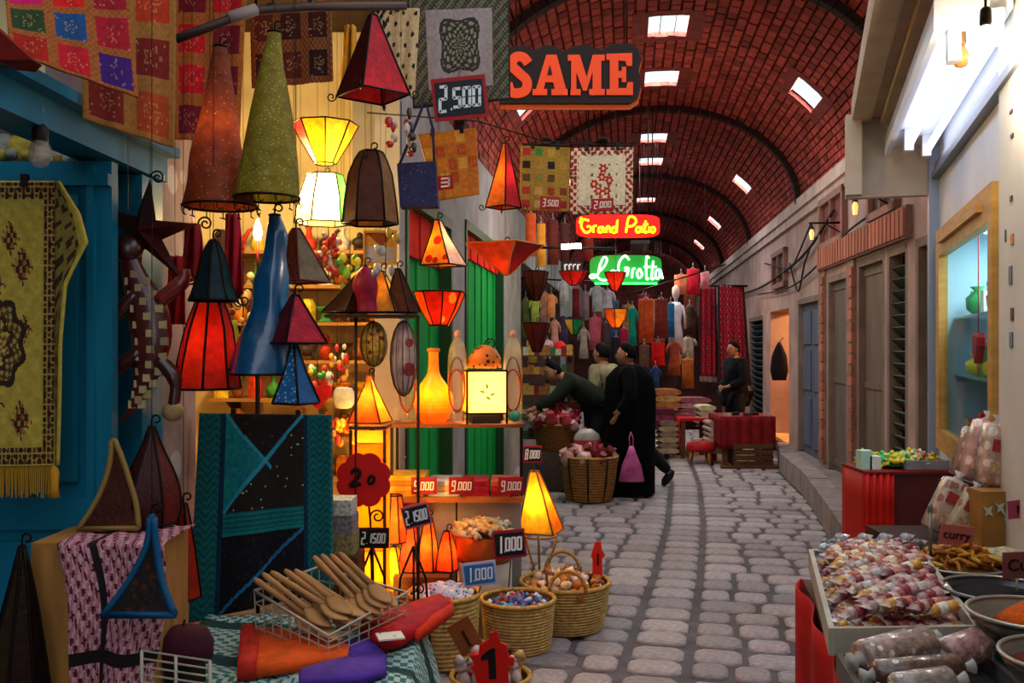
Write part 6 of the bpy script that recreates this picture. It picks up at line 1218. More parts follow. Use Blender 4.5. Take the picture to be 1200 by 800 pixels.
nr_ = neon('neon_sign', 'red backlit neon sign with yellow script', 724, 265, 98, 27, 11.5, [
    [(690, 259), (683, 258), (681, 266), (686, 273), (692, 270), (691, 266), (687, 266)], [(695, 273), (695, 266), (699, 265)], [(706, 267), (702, 267), (701, 272), (705, 272), (706, 266), (708, 273)], [(710, 273), (711, 266), (714, 267), (715, 273)], [(722, 267), (718, 267), (717, 272), (721, 272), (723, 258), (722, 273)],
    [(733, 273), (736, 256), (742, 255), (745, 260), (741, 265), (735, 266)], [(750, 267), (746, 267), (745, 272), (749, 272), (751, 266), (752, 273)], [(756, 259), (755, 272), (758, 272)], [(753, 264), (759, 263)], [(760, 266), (760, 273)], [(765, 266), (762, 269), (764, 273), (767, 270), (765, 266)], [(681, 255), (679, 262)]], 'ffc814', 'e0140a', .7, 2.2, .014, (690, 760))
point_light(P(724, 285, 11.0), 12, (1, .08, .04), nr_, .3)
nr_ = neon('neon_sign', 'green backlit neon sign with white script below the red one', 733, 316, 84, 34, 11.8, [
    [(702, 318), (708, 312), (711, 304), (707, 302), (703, 310), (700, 322), (694, 326), (691, 324), (696, 322), (704, 328), (712, 328)], [(722, 318), (716, 318), (715, 326), (720, 327), (722, 320), (724, 328)],
    [(737, 305), (732, 300), (726, 306), (724, 316), (728, 320), (734, 317), (732, 314), (736, 315), (734, 324)], [(740, 326), (741, 316), (744, 315)], [(749, 315), (746, 320), (748, 326), (752, 322), (749, 315)], [(760, 303), (757, 302), (757, 326), (760, 326)], [(765, 306), (763, 326), (766, 326)], [(754, 313), (769, 313)], [(772, 316), (768, 318), (768, 326), (772, 325), (773, 316), (776, 327)]], 'c8ffd8', '0a7a2a', .4, 2.2, .013, (705, 765))
g = MB(); g.tube([P(697, 332, 11.72), P(770, 332, 11.72)], .012, 6); part('neon_underline', g, mat('3aff6a', .5, emit=3), nr_)
point_light(P(733, 330, 11.3), 8, (.1, 1, .3), nr_, .3)
r = thing('strip_light', 'short glowing white strip light on a bracket left of the signs', 'lamp', P(670, 290, 10)); g = MB(); g.tube([P(658, 289, 10), P(681, 288, 10)], .028, 8); part('tube', g, glow('fff6e0', 14), r); g = MB(); g.tube([P(625, 290, 10.1), P(720, 291, 10.1)], .014, 6); part('bracket', g, IRON, r); point_light(P(670, 296, 9.9), 14, (1, .92, .8), r, .08)
# small white lettered banner
p = P(670, 314, 11); r = thing('small_banner', 'small dark banner with white strokes left of the green sign', 'sign', p-V((0, 0, .1))); g = MB(); g.panel(p, .26, .15, .01, B0); part('board', g, mat('241818', .7), r)
for k, x in enumerate((-8, -3, 2, 7)): g = MB(); g.tube([P(670+x, 310, 10.98), P(670+x, 318, 10.98)], .012, 5); g.tube([P(670+x, 310, 10.98), P(673+x, 310, 10.98)], .01, 5); part('stroke', g, mat('d8d4d0', .6), r)
# ================================================================== CABLES AND BRACKETS ON THE RIGHT WALL
def cable(pts, rad, lab):
    g = MB(); g.tube(catmull([tuple(p) for p in pts], 5), rad, 5); solo('electric_cable', g, mat('1c1614', .7), lab, 'cable')
w = WA-.05
cable([vp(20, w, 2.62), vp(16, w, 2.55), vp(13.4, w, 2.62), vp(11.6, w, 2.75), vp(10.2, w, 3.02)], .018, 'thick dark cable rising along the right wall to the cornice')
cable([vp(16, w, 2.45), vp(13, w, 2.38), vp(11.2, w, 2.5), vp(9.6, w, 2.72), vp(8.2, w, 2.78)], .012, 'thin dark cable along the brick lintel')
cable([vp(12.9, w, 2.7), vp(12.5, w, 2.4), vp(12.2, w, 2.3), vp(11.8, w, 2.62), vp(11.2, w, 2.85)], .012, 'looped cable above the grey double door')
cable([vp(15.2, w, 2.9), vp(13.2, w, 2.66), vp(12.6, w, 2.66), vp(11.4, w, 3.05)], .012, 'upper sagging cable near the lit doorway')
for k, s in enumerate((9.95, 8.1)):
    r = thing('bracket_lantern', ['far', 'near'][k]+' small glowing lantern on an iron bracket over the brick lintel', 'lamp', vp(s, WA-.3, 2.6)); c = vp(s, WA-.32, 2.72); g = MB(); g.tube([vp(s, WA, 2.86), vp(s, WA-.35, 2.86)], .012, 5); g.tube([vp(s, WA, 2.74), vp(s, WA-.2, 2.86)], .008, 5); part('bracket', g, IRON, r)
    g = MB(); g.lathe([(.018, -.03), (.026, .04), (.012, .08)], c, 6, None, False, (1, 1)); part('lantern_body', g, glow('ffb060', 1.0), r); g = MB(); g.tube([c+V((0, 0, .08)), vp(s, WA-.32, 2.86)], .006, 5); g.lathe([(.03, .075), (.01, .11)], c, 6, None, False, (1, 1)); part('cap', g, IRON, r); point_light(c+KN*.12, 1.5, (1, .6, .4), r)
# ================================================================== HANGING CLOTHES
def vault_z(px, Y):
    q = P(px, 0, Y); a = q.dot(LT); return VZ+VB*sqrt(max(0, 1-((a-VC)/VA)**2))-.02
def garment(px, yt, yb, hw, Y, c, label, kind='dress', group='clothes hanging in the far stalls', top=None):
    r = thing('hanging_garment', label, 'garment', P(px, yb, Y), group); s = px2m(1, Y); o_ = P(px, yt, Y); H_ = (yb-yt)*s; W_ = hw*s; g = MB(); rings = []
    prof = {'dress': [(.0, .25), (.06, .8), (.12, .85), (.3, .72), (.45, .66), (.7, .85), (1, 1)], 'shirt': [(0, .3), (.08, .85), (.2, .8), (.6, .78), (1, .82)], 'scarf': [(0, .8), (.05, .9), (.5, .85), (1, .95)], 'trousers': [(0, .7), (.1, .75), (.5, .8), (1, .8)]}[kind]
    n_ = 18
    for t, k in prof:
        rings.append([o_+V((W_*k*cos(2*pi*j/n_)*(1+.06*sin(5*2*pi*j/n_)*t), (W_*.28+.01)*sin(2*pi*j/n_)*(1+.25*sin(6*2*pi*j/n_)*t), -H_*t)) for j in range(n_)])
    g.loft(rings, None, True, (1, 1)); m = mat(c, .8, ns=12, na=.3, bump=.3, bs=30); part('fabric', g, m, r)
    if kind in ('dress', 'shirt'):
        for sd in (-1, 1): g = MB(); a = o_+V((sd*W_*.75, 0, -H_*.09)); g.tube([a, a+V((sd*W_*.28, 0, -H_*.14)), a+V((sd*W_*.34, 0, -H_*.3))], [W_*.2, W_*.2, W_*.18], 7); part('sleeve', g, m, r)
    g = MB(); g.tube([o_+V((-W_*.7, 0, -.04)), o_+V((0, 0, .03)), o_+V((W_*.7, 0, -.04))], .006, 5); g.tube([o_+V((0, 0, .03)), o_+V((0, 0, .1))], .004, 5); part('hanger', g, mat('b8b0a8', .5), r)
    if top: g = MB(); g.tube([o_+V((0, 0, .1)), V((o_.x, o_.y, top))], .003, 4); part('hanging_wire', g, IRON, r)
    return r
GL = [(741, 360, 405, 6, 14.5, '0f8a74', 'slim teal dress on the far rail', 'dress'), (757, 350, 402, 10, 14.5, 'c84a1c', 'bright orange tunic on the far rail', 'scarf'), (775, 350, 396, 9, 14.6, '7a2c24', 'brown-red tunic on the far rail', 'scarf'), (786, 355, 395, 5, 15, '1c6a9a', 'narrow blue garment beside the mannequin', 'scarf'), (771, 401, 428, 9, 14.3, 'd01410', 'bright red cloth hanging low on the far rail', 'scarf'), (755, 404, 440, 7, 14.4, '6a4434', 'brown patterned garment under the orange tunic', 'scarf'), (790, 400, 440, 8, 15, '8a3a24', 'rust coloured skirt below the mannequin', 'dress'), (768, 430, 458, 6, 14.1, '1c3a6a', 'navy and blue garment low behind the woman', 'shirt'), (731, 385, 425, 6, 13.8, 'a01440', 'magenta scarf right of the gold bowl lamp', 'scarf'), (812, 315, 345, 8, 15.5, 'c81c34', 'crimson cloth high left of the carpets', 'scarf'), (798, 322, 345, 9, 15.5, 'd07050', 'coral cloth on the top rail', 'scarf'), (826, 318, 338, 6, 15.6, 'd8848a', 'pink cloth on the top rail beside the carpets', 'scarf'), (808, 358, 392, 7, 15.8, '3a2c28', 'dark garment between mannequin and carpets', 'shirt'), (806, 395, 420, 9, 15.8, '8a8078', 'grey printed shirt between mannequin and carpets', 'shirt'), (806, 420, 455, 8, 15.7, '8a4a1c', 'rust embroidered bag-like garment under the grey shirt', 'scarf'),
    (616, 350, 395, 6, 12.9, '5a6a3a', 'olive garment at the left stall', 'dress'), (627, 350, 378, 6, 12.6, '9ab04a', 'lime green shirt at the left stall', 'shirt'), (638, 342, 380, 7, 12.8, 'c88a80', 'salmon tunic at the left stall', 'dress'), (646, 345, 372, 6, 12.5, 'e08a5a', 'peach shirt at the left stall', 'shirt'), (650, 375, 412, 6, 12.6, 'b87a70', 'rose dress at the left stall', 'dress'), (661, 328, 358, 7, 13, 'c8c4cc', 'white printed shirt at the left stall', 'shirt'), (675, 338, 372, 5, 13, '7a1c24', 'dark red scarf at the left stall', 'scarf'), (686, 342, 375, 5, 13.2, '8a6a70', 'mauve striped scarf at the left stall', 'scarf'), (700, 335, 365, 8, 13.4, 'b0acb4', 'pale grey shirt under the green sign', 'shirt'), (712, 340, 372, 8, 13.6, 'c0b4c0', 'lilac white tunic under the green sign', 'dress'), (660, 370, 405, 6, 12.8, '3a2848', 'dark purple dress at the left stall', 'dress'), (697, 372, 410, 8, 13.2, 'b04a5a', 'pink fringed scarf at the left stall', 'scarf'), (710, 378, 412, 5, 13.4, '4a3038', 'dark fringed scarf at the left stall', 'scarf'), (684, 385, 420, 6, 13, 'a08a84', 'beige dress at the left stall', 'dress'), (624, 395, 425, 6, 12.6, 'a08a3a', 'mustard skirt at the left stall', 'dress'), (641, 398, 420, 6, 12.4, 'c8a0a8', 'light pink shirt at the left stall', 'shirt'), (722, 395, 430, 6, 13.6, '241a20', 'black scarf behind the gold bowl lamp', 'scarf'),
    (622, 250, 300, 7, 11.5, 'c85020', 'orange and red long scarf hanging high by the wall', 'scarf'), (634, 262, 312, 6, 11.6, 'd8902c', 'golden long scarf hanging high by the wall', 'scarf'), (648, 258, 310, 7, 12, '6a2a24', 'dark red long scarf hanging high by the wall', 'scarf'), (662, 262, 306, 6, 12.4, '5a3030', 'brown long scarf hanging high by the wall', 'scarf'), (690, 280, 306, 6, 12.6, '8a2c24', 'rust scarf hanging above the green sign', 'scarf')]
for a in GL: garment(*a, top=3.42 if a[4] < 14 else vault_z(a[0], a[4]))
for k, (a, b) in enumerate(((P(610, 326, 12.8), P(725, 331, 13.5)), (P(735, 345, 14.6), P(850, 310, 15.7)))):
    g = MB(); g.tube([a, b], .012, 6); solo('clothes_rail', g, IRON, ['dark clothes rail of the left stall', 'dark clothes rail before the carpets'][k], 'rail')
# mannequin in white dress
r = thing('dress_mannequin', 'headed mannequin in a short white dress', 'mannequin', P(792, 408, 15.2)); s = px2m(1, 15.2); o_ = P(792, 405, 15.2)
g = MB(); g.lathe([(a*s, b*s) for a, b in ((9, 0), (8, 15), (6.5, 28), (7.5, 38), (8, 46), (5, 51))], o_, 16, None, True, (1, 1), None, 1, .6); part('white_dress', g, mat('c8c4d0', .7, ns=10, na=.15), r)
for sd in (-1, 1): g = MB(); g.tube([o_+V((sd*7*s, 0, 47*s)), o_+V((sd*10*s, -.03, 34*s)), o_+V((sd*10*s, -.05, 20*s))], [.03, .026, .022], 7); part('arm', g, mat('b89a90', .5), r); g = MB(); g.tube([o_+V((sd*4*s, 0, 2*s)), o_+V((sd*4*s, 0, -22*s))], [.05, .03], 7); part('leg', g, mat('b08a80', .5), r)
g = MB(); g.lathe([(a*s, b*s) for a, b in ((2.4, 50), (2.2, 55), (4, 58), (4.6, 63), (3.8, 68), (1, 71))], o_, 12, None, True, (1, 1)); part('head', g, mat('c8b0a8', .5), r)
g = MB(); g.tube([o_+V((0, 0, -20*s)), V((o_.x, o_.y, 0))], .02, 6); part('stand', g, IRON, r)
# hanging carpets
def pat_carpet(u, v):
    e = min(u, 1-u); k = (v*16) % 1
    if e < .07: return '2a0c10'
    if k < .18: return '4a141c' if sin(u*50) > 0 else 'b04a50'
    return '9a0e24' if sin(u*36+int(v*16)*1.5)*sin(v*16*2*pi) < .35 else '5a1020'
rug('red_carpet', 'narrow red striped carpet with white fringe hanging at the far right', 'carpet', ((820, 338, 15.9), (839, 336, 15.9), (840, 441, 15.9), (820, 440, 15.9)), pat_carpet, 24, 60, .02, .02, 'red carpets hanging at the far end', (24, 'c8b0ac', .1), None, 1)
rug('red_carpet', 'wide red patterned carpet hanging beside the teal shutter', 'carpet', ((841, 334, 15.7), (872, 336, 15.7), (880, 452, 15.6), (842, 448, 15.7)), pat_carpet, 40, 70, .02, .02, 'red carpets hanging at the far end', None, None, 2)
g = MB(); g.tube([P(815, 335, 15.85), P(876, 335, 15.65)], .02, 6); solo('carpet_pole', g, IRON, 'dark pole carrying the red carpets', 'pole')
# ================================================================== FAR STALLS
def ftable(label, x0, x1, yt, yb, Y, d, c, cloth=True):
    z = P(0, yt, Y).z; a, b = P(x0, yt, Y).x, P(x1, yt, Y).x; r = thing('stall_table', label, 'table', ((a+b)/2, Y+d/2, 0)); g = MB(); g.bbox((a, Y, z-.04), (b, Y+d, z)); part('table_top', g, mat(c, .8, ns=10, na=.3), r)
    zb = P(0, yb, Y).z
    if cloth: g = MB(); g.grid(lambda u, v: V((a-.01+u*(b-a+.02), Y-.015-.012*sin(u*30), z+.004-v*(z-zb))), 40, 6); o = part('cloth_front', g, mat(c, .8, ns=10, na=.3), r); solid(o, .01); g = MB(); g.grid(lambda u, v: V((a-.015-.01*sin(u*20), Y-.015+u*d, z+.004-v*(z-zb))), 20, 6); o = part('cloth_side', g, mat(c, .8, ns=10, na=.3), r); solid(o, .01)
    for x in (a+.05, b-.05):
        for y in (Y+.05, Y+d-.05): g = MB(); g.bbox((x-.03, y-.03, 0), (x+.03, y+.03, z-.04)); part('leg', g, WOODD, r)
    return z, a, b
z, a, b = ftable('dark red cloth covered table below the standing man', 846, 908, 488, 526, 12.4, .75, '7a0c14')
r = thing('wooden_crate', 'brown wooden crate under the dark red table', 'crate', ((a+b)/2, 12.6, 0)); 
for k in range(4): g = MB(); g.bbox((a+.14, 12.32, .02+k*.075), (b-.04, 12.345, .085+k*.075)); part('slat', g, mat('5a3420', .8, ns=5, na=.3, stretch=(1, 6, 6)), r)
for x in (a+.15, b-.08): g = MB(); g.bbox((x, 12.345, .02), (x+.03, 12.8, .31)); part('side', g, mat('4a2a1a', .8), r)
g = MB(); g.bbox((a-.05, 12.2, 0), (b+.02, 12.3, .035)); solo('loose_plank', g, WOODD, 'flat plank lying before the wooden crate', 'plank')
ph = [me_of(lambda g: g.box((0, 0, .02), (.1, .07, .04)), 'flat_box', mat(cc, .6, ns=30, na=.4)) for cc in ('3a1c1c', 'b08a80', '6a2024', '241818')]
scatter('small_box', ['%s flat box on the dark red table' % q for q in ('dark brown', 'pale', 'red', 'black')], 'box', 'boxes on the dark red table', ph, [(V((a+.1+.13*i, 12.5+.15*(i % 2), z)), (0, 0, R.uniform(-.5, .5))) for i in range(5)])
# red table and stool
z, a, b = ftable('low red table with a magenta cloth in the far alley', 797, 834, 490, 496, 13.3, .5, 'b0101c', False)
g = MB(); g.grid(lambda u, v: V((a-.01, 13.28+u*.3, z+.002-v*.42)), 6, 6); r = thing('red_cloth', 'bright red cloth hanging from the low red table', 'cloth', (a, 13.4, z-.42)); o = part('cloth', g, mat('d00c10', .7), r); solid(o, .01)
r = thing('low_stool', 'small round stool with a red seat on the paving', 'stool', (P(821, 0, 12.8).x, 12.8, 0)); o_ = V((P(821, 0, 12.8).x, 12.8, 0)); g = MB(); g.lathe([(.19, .17), (.2, .2), (.19, .27), (.1, .3), (.01, .305)], o_, 18, None, True, (1, 1)); part('seat', g, mat('a81014', .7, ns=12, na=.3), r)
for i in range(4): q = i*pi/2+.5; g = MB(); g.tube([o_+V((.16*cos(q), .16*sin(q), .18)), o_+V((.19*cos(q), .19*sin(q), 0))], .018, 6); part('leg', g, mat('a86a34', .6), r)
scatter('small_box', ['pale small packet on the red stool', 'rosy small packet on the red stool'], 'packet', 'packets on the red stool', [ph[1], ph[1]], [(o_+V((.09*cos(i*1.3), .09*sin(i*1.3), .298)), (0, 0, i)) for i in range(4)], (.7, .9))
# textile stacks
for k, (px, yt, yb, hw, Y, c, lab) in enumerate(((780, 455, 478, 17, 13.9, 'a8683c', 'tan and orange rolled blankets on the far table'), (775, 478, 500, 15, 13.6, '5a1c34', 'plum folded blankets beside the woman'), (812, 465, 484, 20, 14.2, '8a5060', 'pink striped folded blankets on the far table'), (826, 474, 493, 11, 13.6, 'c0bc9c', 'cream embroidered cushion on the low red table'), (800, 484, 500, 14, 13.9, '6a2a3c', 'dark rose folded blankets on the far table'), (836, 492, 530, 10, 13.0, 'b89a8a', 'pale pink draped cloth beside the dark red table'), (782, 492, 530, 12, 13.5, 'a08468', 'beige draped cloth on the floor by the woman'))):
    r = thing('folded_blankets', lab, 'blanket', P(px, yb, Y), 'textiles on the far stalls'); s = px2m(1, Y); n_ = max(2, int((yb-yt)/6)); h = (yb-yt)*s/n_; o_ = P(px, yb, Y)
    for j in range(n_):
        g = MB(); w_ = hw*s*(1-.06*(j % 2)-.05*j/n_); g.loft([[o_+V((w_*cos(2*pi*i/16)*abs(cos(2*pi*i/16))**-.5 if abs(cos(2*pi*i/16)) > .05 else 0, yy, h*(j+.5)+h*.49*sin(2*pi*i/16))) for i in range(16)] for yy in (-.16, -.14, .2)], None, True); part('fold', g, mat(c if j % 2 == 0 else {'a8683c': 'b88a54', '5a1c34': '7a3048', '8a5060': 'a88088', 'c0bc9c': 'a8a484', '6a2a3c': '8a4a54', 'b89a8a': 'a88a7c', 'a08468': '7a6450'}[c], .85, ns=15, na=.35), r)
ftable('long stall table under the folded blankets', 762, 838, 500, 504, 13.75, .8, '4a2a24', False)
# left far stall: shelf rack with goods
r = thing('shelf_rack', 'dark shelf rack crowded with small goods at the left stall', 'shelf', P(650, 540, 11.2)); xa, xb = P(612, 0, 11.2).x, P(672, 0, 11.2).x
for k, y in enumerate((416, 438, 462, 488, 512)): z = P(0, y, 11.2).z; g = MB(); g.bbox((xa, 11.1, z-.015), (xb, 11.35, z)); part('shelf_board', g, WOODD, r)
for x in (xa, (xa+xb)/2, xb): g = MB(); g.bbox((x-.012, 11.32, 0), (x+.012, 11.35, P(0, 405, 11.2).z)); part('upright', g, WOODD, r)
bx = {c: me_of(lambda g: g.box((0, 0, .05), (.07, .06, .1)), 'carton', mat(c, .6, ns=30, na=.4)) for c in ('7a1c1c', '8a5a2c', 'a8803c', '4a2a20', 'a0a08a', '3a5a3a')}
bn = {'7a1c1c': 'red', '8a5a2c': 'brown', 'a8803c': 'gold', '4a2a20': 'dark', 'a0a08a': 'pale', '3a5a3a': 'green'}
for k, y in enumerate((416, 438, 462, 488, 512)):
    z = P(0, y, 11.2).z
    for j in range(9):
        c = R.choice(list(bx)); o = inst('small_carton', bx[c], V((xa+.04+j*(xb-xa-.06)/8.5, 11.18, z)), (0, 0, R.uniform(-.2, .2)), None, (1, 1, R.uniform(.7, 1.4))); o['label'] = '%s carton on the %s shelf of the far left rack' % (bn[c], ['topmost', 'second', 'third', 'fourth', 'lowest'][k]); o['category'] = 'carton'; o['group'] = 'cartons on the far left rack'
g = MB(); p = P(656, 408, 11.3); g.lathe([(.09, 0), (.095, .05), (.06, .14), (.02, .17)], V((p.x, 11.25, P(0, 416, 11.2).z)), 14, None, True, (1, 1)); solo('red_hat', g, mat('c01018', .8), 'bright red cap on top of the far left rack', 'cap')
# crates of red bags before the rack
g = MB(); g.bbox((xa-.02, 10.35, 0), (P(676, 0, 10.5).x, 10.95, .42)); solo('stall_plinth', g, mat('4a3a34', .85, ns=5, na=.3), 'grey stone block before the far left rack', 'block')
c, r_ = basket('brown wicker basket behind the big one at the left stall', 652, 520, 26, 10.6, .30, .8, mat('7a4a24', .75, ns=30, na=.3), False, 'baskets at the far left stall', .42)
rb = [me_of(lambda g: g.lathe([(.01, 0), (.05, .02), (.055, .06), (.02, .1), (.03, .12)], (0, 0, 0), 8, None, True, (1, 1), lambda i, q: 1+.15*sin(3*q+i)), 'bag', mat(cc, .35, ns=20, na=.4)) for cc in ('8a1418', 'a83038', '6a0e14', 'c08a84')]
scatter('red_bag', ['%s small cloth bag heaped at the far left stall' % q for q in ('dark red', 'red', 'maroon', 'pale')], 'bag', 'bags heaped at the far left stall', rb, disc_spots(c-V((0, 0, .06)), r_*1.0, 40, .16, .8), (1, 1.5))
c, r_ = basket('large round wicker basket with dark straps by the person in black', 690, 535, 34, 9.75, .46, .72, mat('8a5a2c', .75, ns=25, na=.3, bump=.4, bs=60), False, 'baskets at the far left stall')
for a in (3.9, 4.6, 5.3):
    g = MB(); g.tube([V((c.x+r_*1.03*k*cos(a), 9.75+r_*1.03*k*sin(a), z)) for k, z in ((.74, .02), (.9, .2), (1, .46))], .012, 5); part('strap', g, mat('241812', .8), LASTB, 'dark strap')
scatter('red_bag', ['%s cloth bag in the large wicker basket' % q for q in ('dark red', 'red', 'maroon', 'pale')], 'bag', 'bags in the large wicker basket', rb, disc_spots(c-V((0, 0, .08)), r_*.85, 16, .04, .8), (1.2, 1.7))
# far end wall of goods and an added fill lamp
g = MB(); sbox(g, 22.5, 22.7, LA, WA, 0, 2.3); struct('wall_far_end', g, mat('4a2c26', .9, ns=3, na=.4), None, 'dim brown wall closing the alley')
for k in range(9): garment(700+k*18, 345+6*(k % 3), 400+8*(k % 2), 8, 21.5, ['8a2a24', '3a4a6a', 'a0602c', '6a1c34', 'b08a70', '2c4a3a', '7a3424', 'a83a34', '5a4a54'][k], ['rust', 'slate blue', 'ochre', 'plum', 'beige', 'dark green', 'russet', 'coral red', 'mauve grey'][k]+' garment on the end wall of the alley', 'scarf', 'clothes on the end wall', vault_z(700+k*18, 21.5))
r = thing('added_fill_lamp', 'added fill lamp above the far clothes rails', 'lamp', vp(15.5, .2, 3.2)); g = MB(); sbox(g, 14.9, 16.1, .05, .35, 3.205, 3.26); part('housing', g, mat('4a4440', .6), r)  # housing invented around a fill light for the far stalls
for q in (15.0, 16.0): g = MB(); g.tube([vp(q, .2, 3.26), vp(q, .2, 4.68)], .005, 5); part('hanging_rod', g, IRON, r)
_l = area_light('added_fill_light', vp(15.5, .2, 3.2), (0, 0, math.atan2(AX.y, AX.x)-pi/2), .26, 1.1, 30, (1, .75, .6))
# ================================================================== PEOPLE
SKIN = mat('a06a50', .55, ns=20, na=.1); HAIR = mat('060404', .8, spec=.1)
def skin_mesh(name, joints, edges, root, m, par, sub=2):
    """one continuous skinned figure: joints = {name: (pos, radius)}"""
    names = list(joints); idx = {n: i for i, n in enumerate(names)}; org = ORG[par.name]
    me = bpy.data.meshes.new(name); me.from_pydata([V(joints[n][0])-org for n in names], [(idx[a], idx[b]) for a, b in edges], [])
    o = bpy.data.objects.new(name, me); link(o, org); o.parent = par
    o.modifiers.new('skin', 'SKIN').use_smooth_shade = True
    sv = me.skin_vertices[0].data if me.skin_vertices else None
    if sv is None: me.skin_vertices.new() if hasattr(me.skin_vertices, 'new') else None; sv = me.skin_vertices[0].data
    for n in names:
        rr = joints[n][1]; rr = rr if isinstance(rr, tuple) else (rr, rr); sv[idx[n]].radius = rr; sv[idx[n]].use_root = (n == root)
    md = o.modifiers.new('sub', 'SUBSURF'); md.levels = sub; md.render_levels = sub
    me.materials.append(m); return o
def figure(label, foot, H, yaw, J, jacket, trousers, cat='person', hairy=True, headturn=0, shoes='141214'):
    """J: joints in body units of metres relative to foot, x = figure's own right, y = figure's front"""
    fx = V((cos(yaw), sin(yaw), 0)); fy = V((-sin(yaw), cos(yaw), 0)); foot = V(foot)
    T = lambda p: foot+fx*p[0]+fy*p[1]+V((0, 0, p[2]))
    r = thing('person', label, cat, foot)
    j = {k: (T(p), rad) for k, (p, rad) in J.items()}
    E = [('pelvis', 'waist'), ('waist', 'chest'), ('chest', 'neck0'), ('neck0', 'neck'), ('neck', 'jaw'), ('jaw', 'skull'), ('skull', 'crown')]
    for s in 'lr': E += [('chest', 'sh'+s), ('sh'+s, 'el'+s), ('el'+s, 'wr'+s), ('wr'+s, 'pa'+s), ('pelvis', 'hip'+s), ('hip'+s, 'kn'+s), ('kn'+s, 'an'+s), ('an'+s, 'to'+s)]
    # fingers as short chains out of the palm
    for s in 'lr':
        w, p = j['wr'+s][0], j['pa'+s][0]; d = (p-w).normalized(); sd = d.orthogonal().normalized(); up = d.cross(sd)
        for k in range(4):
            L_ = (.07, .08, .075, .06)[k]; b0 = p+sd*(.012*(k-1.5)*1.6); j['f%d%s' % (k, s)] = (b0+d*L_*.5+up*.006, .0085); j['g%d%s' % (k, s)] = (b0+d*L_+up*.02, .007); E += [('pa'+s, 'f%d%s' % (k, s)), ('f%d%s' % (k, s), 'g%d%s' % (k, s))]
        j['t0'+s] = (w+(p-w)*.5+sd*.04+up*.015, .01); E.append(('wr'+s, 't0'+s))
    skin_mesh('body', j, E, 'pelvis', SKIN, r, 2)
    # jacket over torso and arms
    jj = {k: (v[0], tuple(x*1.28+.02 for x in (v[1] if isinstance(v[1], tuple) else (v[1], v[1])))) for k, v in j.items() if k in ('pelvis', 'waist', 'chest', 'neck0', 'shl', 'shr', 'ell', 'elr', 'wrl', 'wrr')}
    EJ = [e for e in E if e[0] in jj and e[1] in jj]; skin_mesh('jacket', jj, EJ, 'pelvis', mat(jacket, .95, ns=12, na=.25, spec=.15), r, 2)
    pv, wv = j['pelvis'][0], j['waist'][0]
    if abs(wv.x-pv.x)+abs(wv.y-pv.y) < .1:
        g = MB(); g.lathe([(.21, -.14), (.2, .0), (.185, .12), (.18, .2)], pv, 16, None, True, (0, 0), None, 1, .82); part('jacket_hem', g, mat(jacket, .95, ns=12, na=.25, spec=.15), r)
    if trousers:
        tt = {k: (v[0], tuple(x*1.22+.012 for x in (v[1] if isinstance(v[1], tuple) else (v[1], v[1])))) for k, v in j.items() if k in ('pelvis', 'hipl', 'hipr', 'knl', 'knr', 'anl', 'anr')}
        skin_mesh('trousers', tt, [e for e in E if e[0] in tt and e[1] in tt], 'pelvis', mat(trousers, .85, ns=12, na=.2), r, 2)
    for s in 'lr':
        a, b = j['an'+s][0], j['to'+s][0]; g = MB(); d = (b-a).normalized(); g.tube([a-d*.06-V((0, 0, .02)), a-V((0, 0, .025)), b, b+d*.05], [.035, .05, .045, .02], 8); part('shoe', g, mat(shoes, .5), r)
    # head details
    sk, jw, cr = j['skull'][0], j['jaw'][0], j['crown'][0]; upv = (cr-jw).normalized(); hf = (fx*sin(headturn)+fy*cos(headturn)); hf = (hf-upv*hf.dot(upv)).normalized(); hs = hf.cross(upv)
    c = (sk+jw)/2
    g = MB(); g.ell((0, 0, 0), 1, 14, 10); g.v = [c+hs*(v.x*.078)+hf*(v.y*.098)+upv*(v.z*.118-.0) for v in g.v]; hd = part('head', g, SKIN, r)
    g = MB(); g.loft([[c+hf*(.09+q)+hs*(w*cos(t))+upv*(z+w*.6*sin(t)) for t in [2*pi*i/6 for i in range(6)]] for q, w, z in ((0, .016, -.005), (.022, .012, -.02), (.026, .006, -.028))]); part('nose', g, SKIN, hd)
    for e in (-1, 1):
        g = MB(); g.ell(c+hf*.088+hs*(e*.033)+upv*.012, (.011, .011, .008), 7, 5); part('eye', g, mat('0c0808', .3), hd)
        g = MB(); g.ell(c+hs*(e*.08)+hf*-.01, (.014, .02, .03), 7, 5); part('ear', g, SKIN, hd)
    g = MB(); g.box(c+hf*.092-upv*.055, (.045, .01, .012), (hs, hf, upv)); part('mouth', g, mat('6a3028', .5), hd)
    if hairy:
        g = MB(); rings = []
        for i in range(7):
            t = i/6; zz = .12*1.06*cos(t*1.75); rr = 1.06*sin(max(.05, t*1.75)); rings.append([c+hs*(.082*rr*cos(q))+hf*(.103*rr*sin(q)-(.03*t if sin(q) > .2 else .0)*1.6)+upv*(zz+(.055*t if sin(q) > .3 else 0)) for q in [2*pi*k/16 for k in range(16)]])
        g.loft(rings, None, True, (1, 0)); o = part('hair', g, HAIR, hd); solid(o, .012)
    return r, j, T
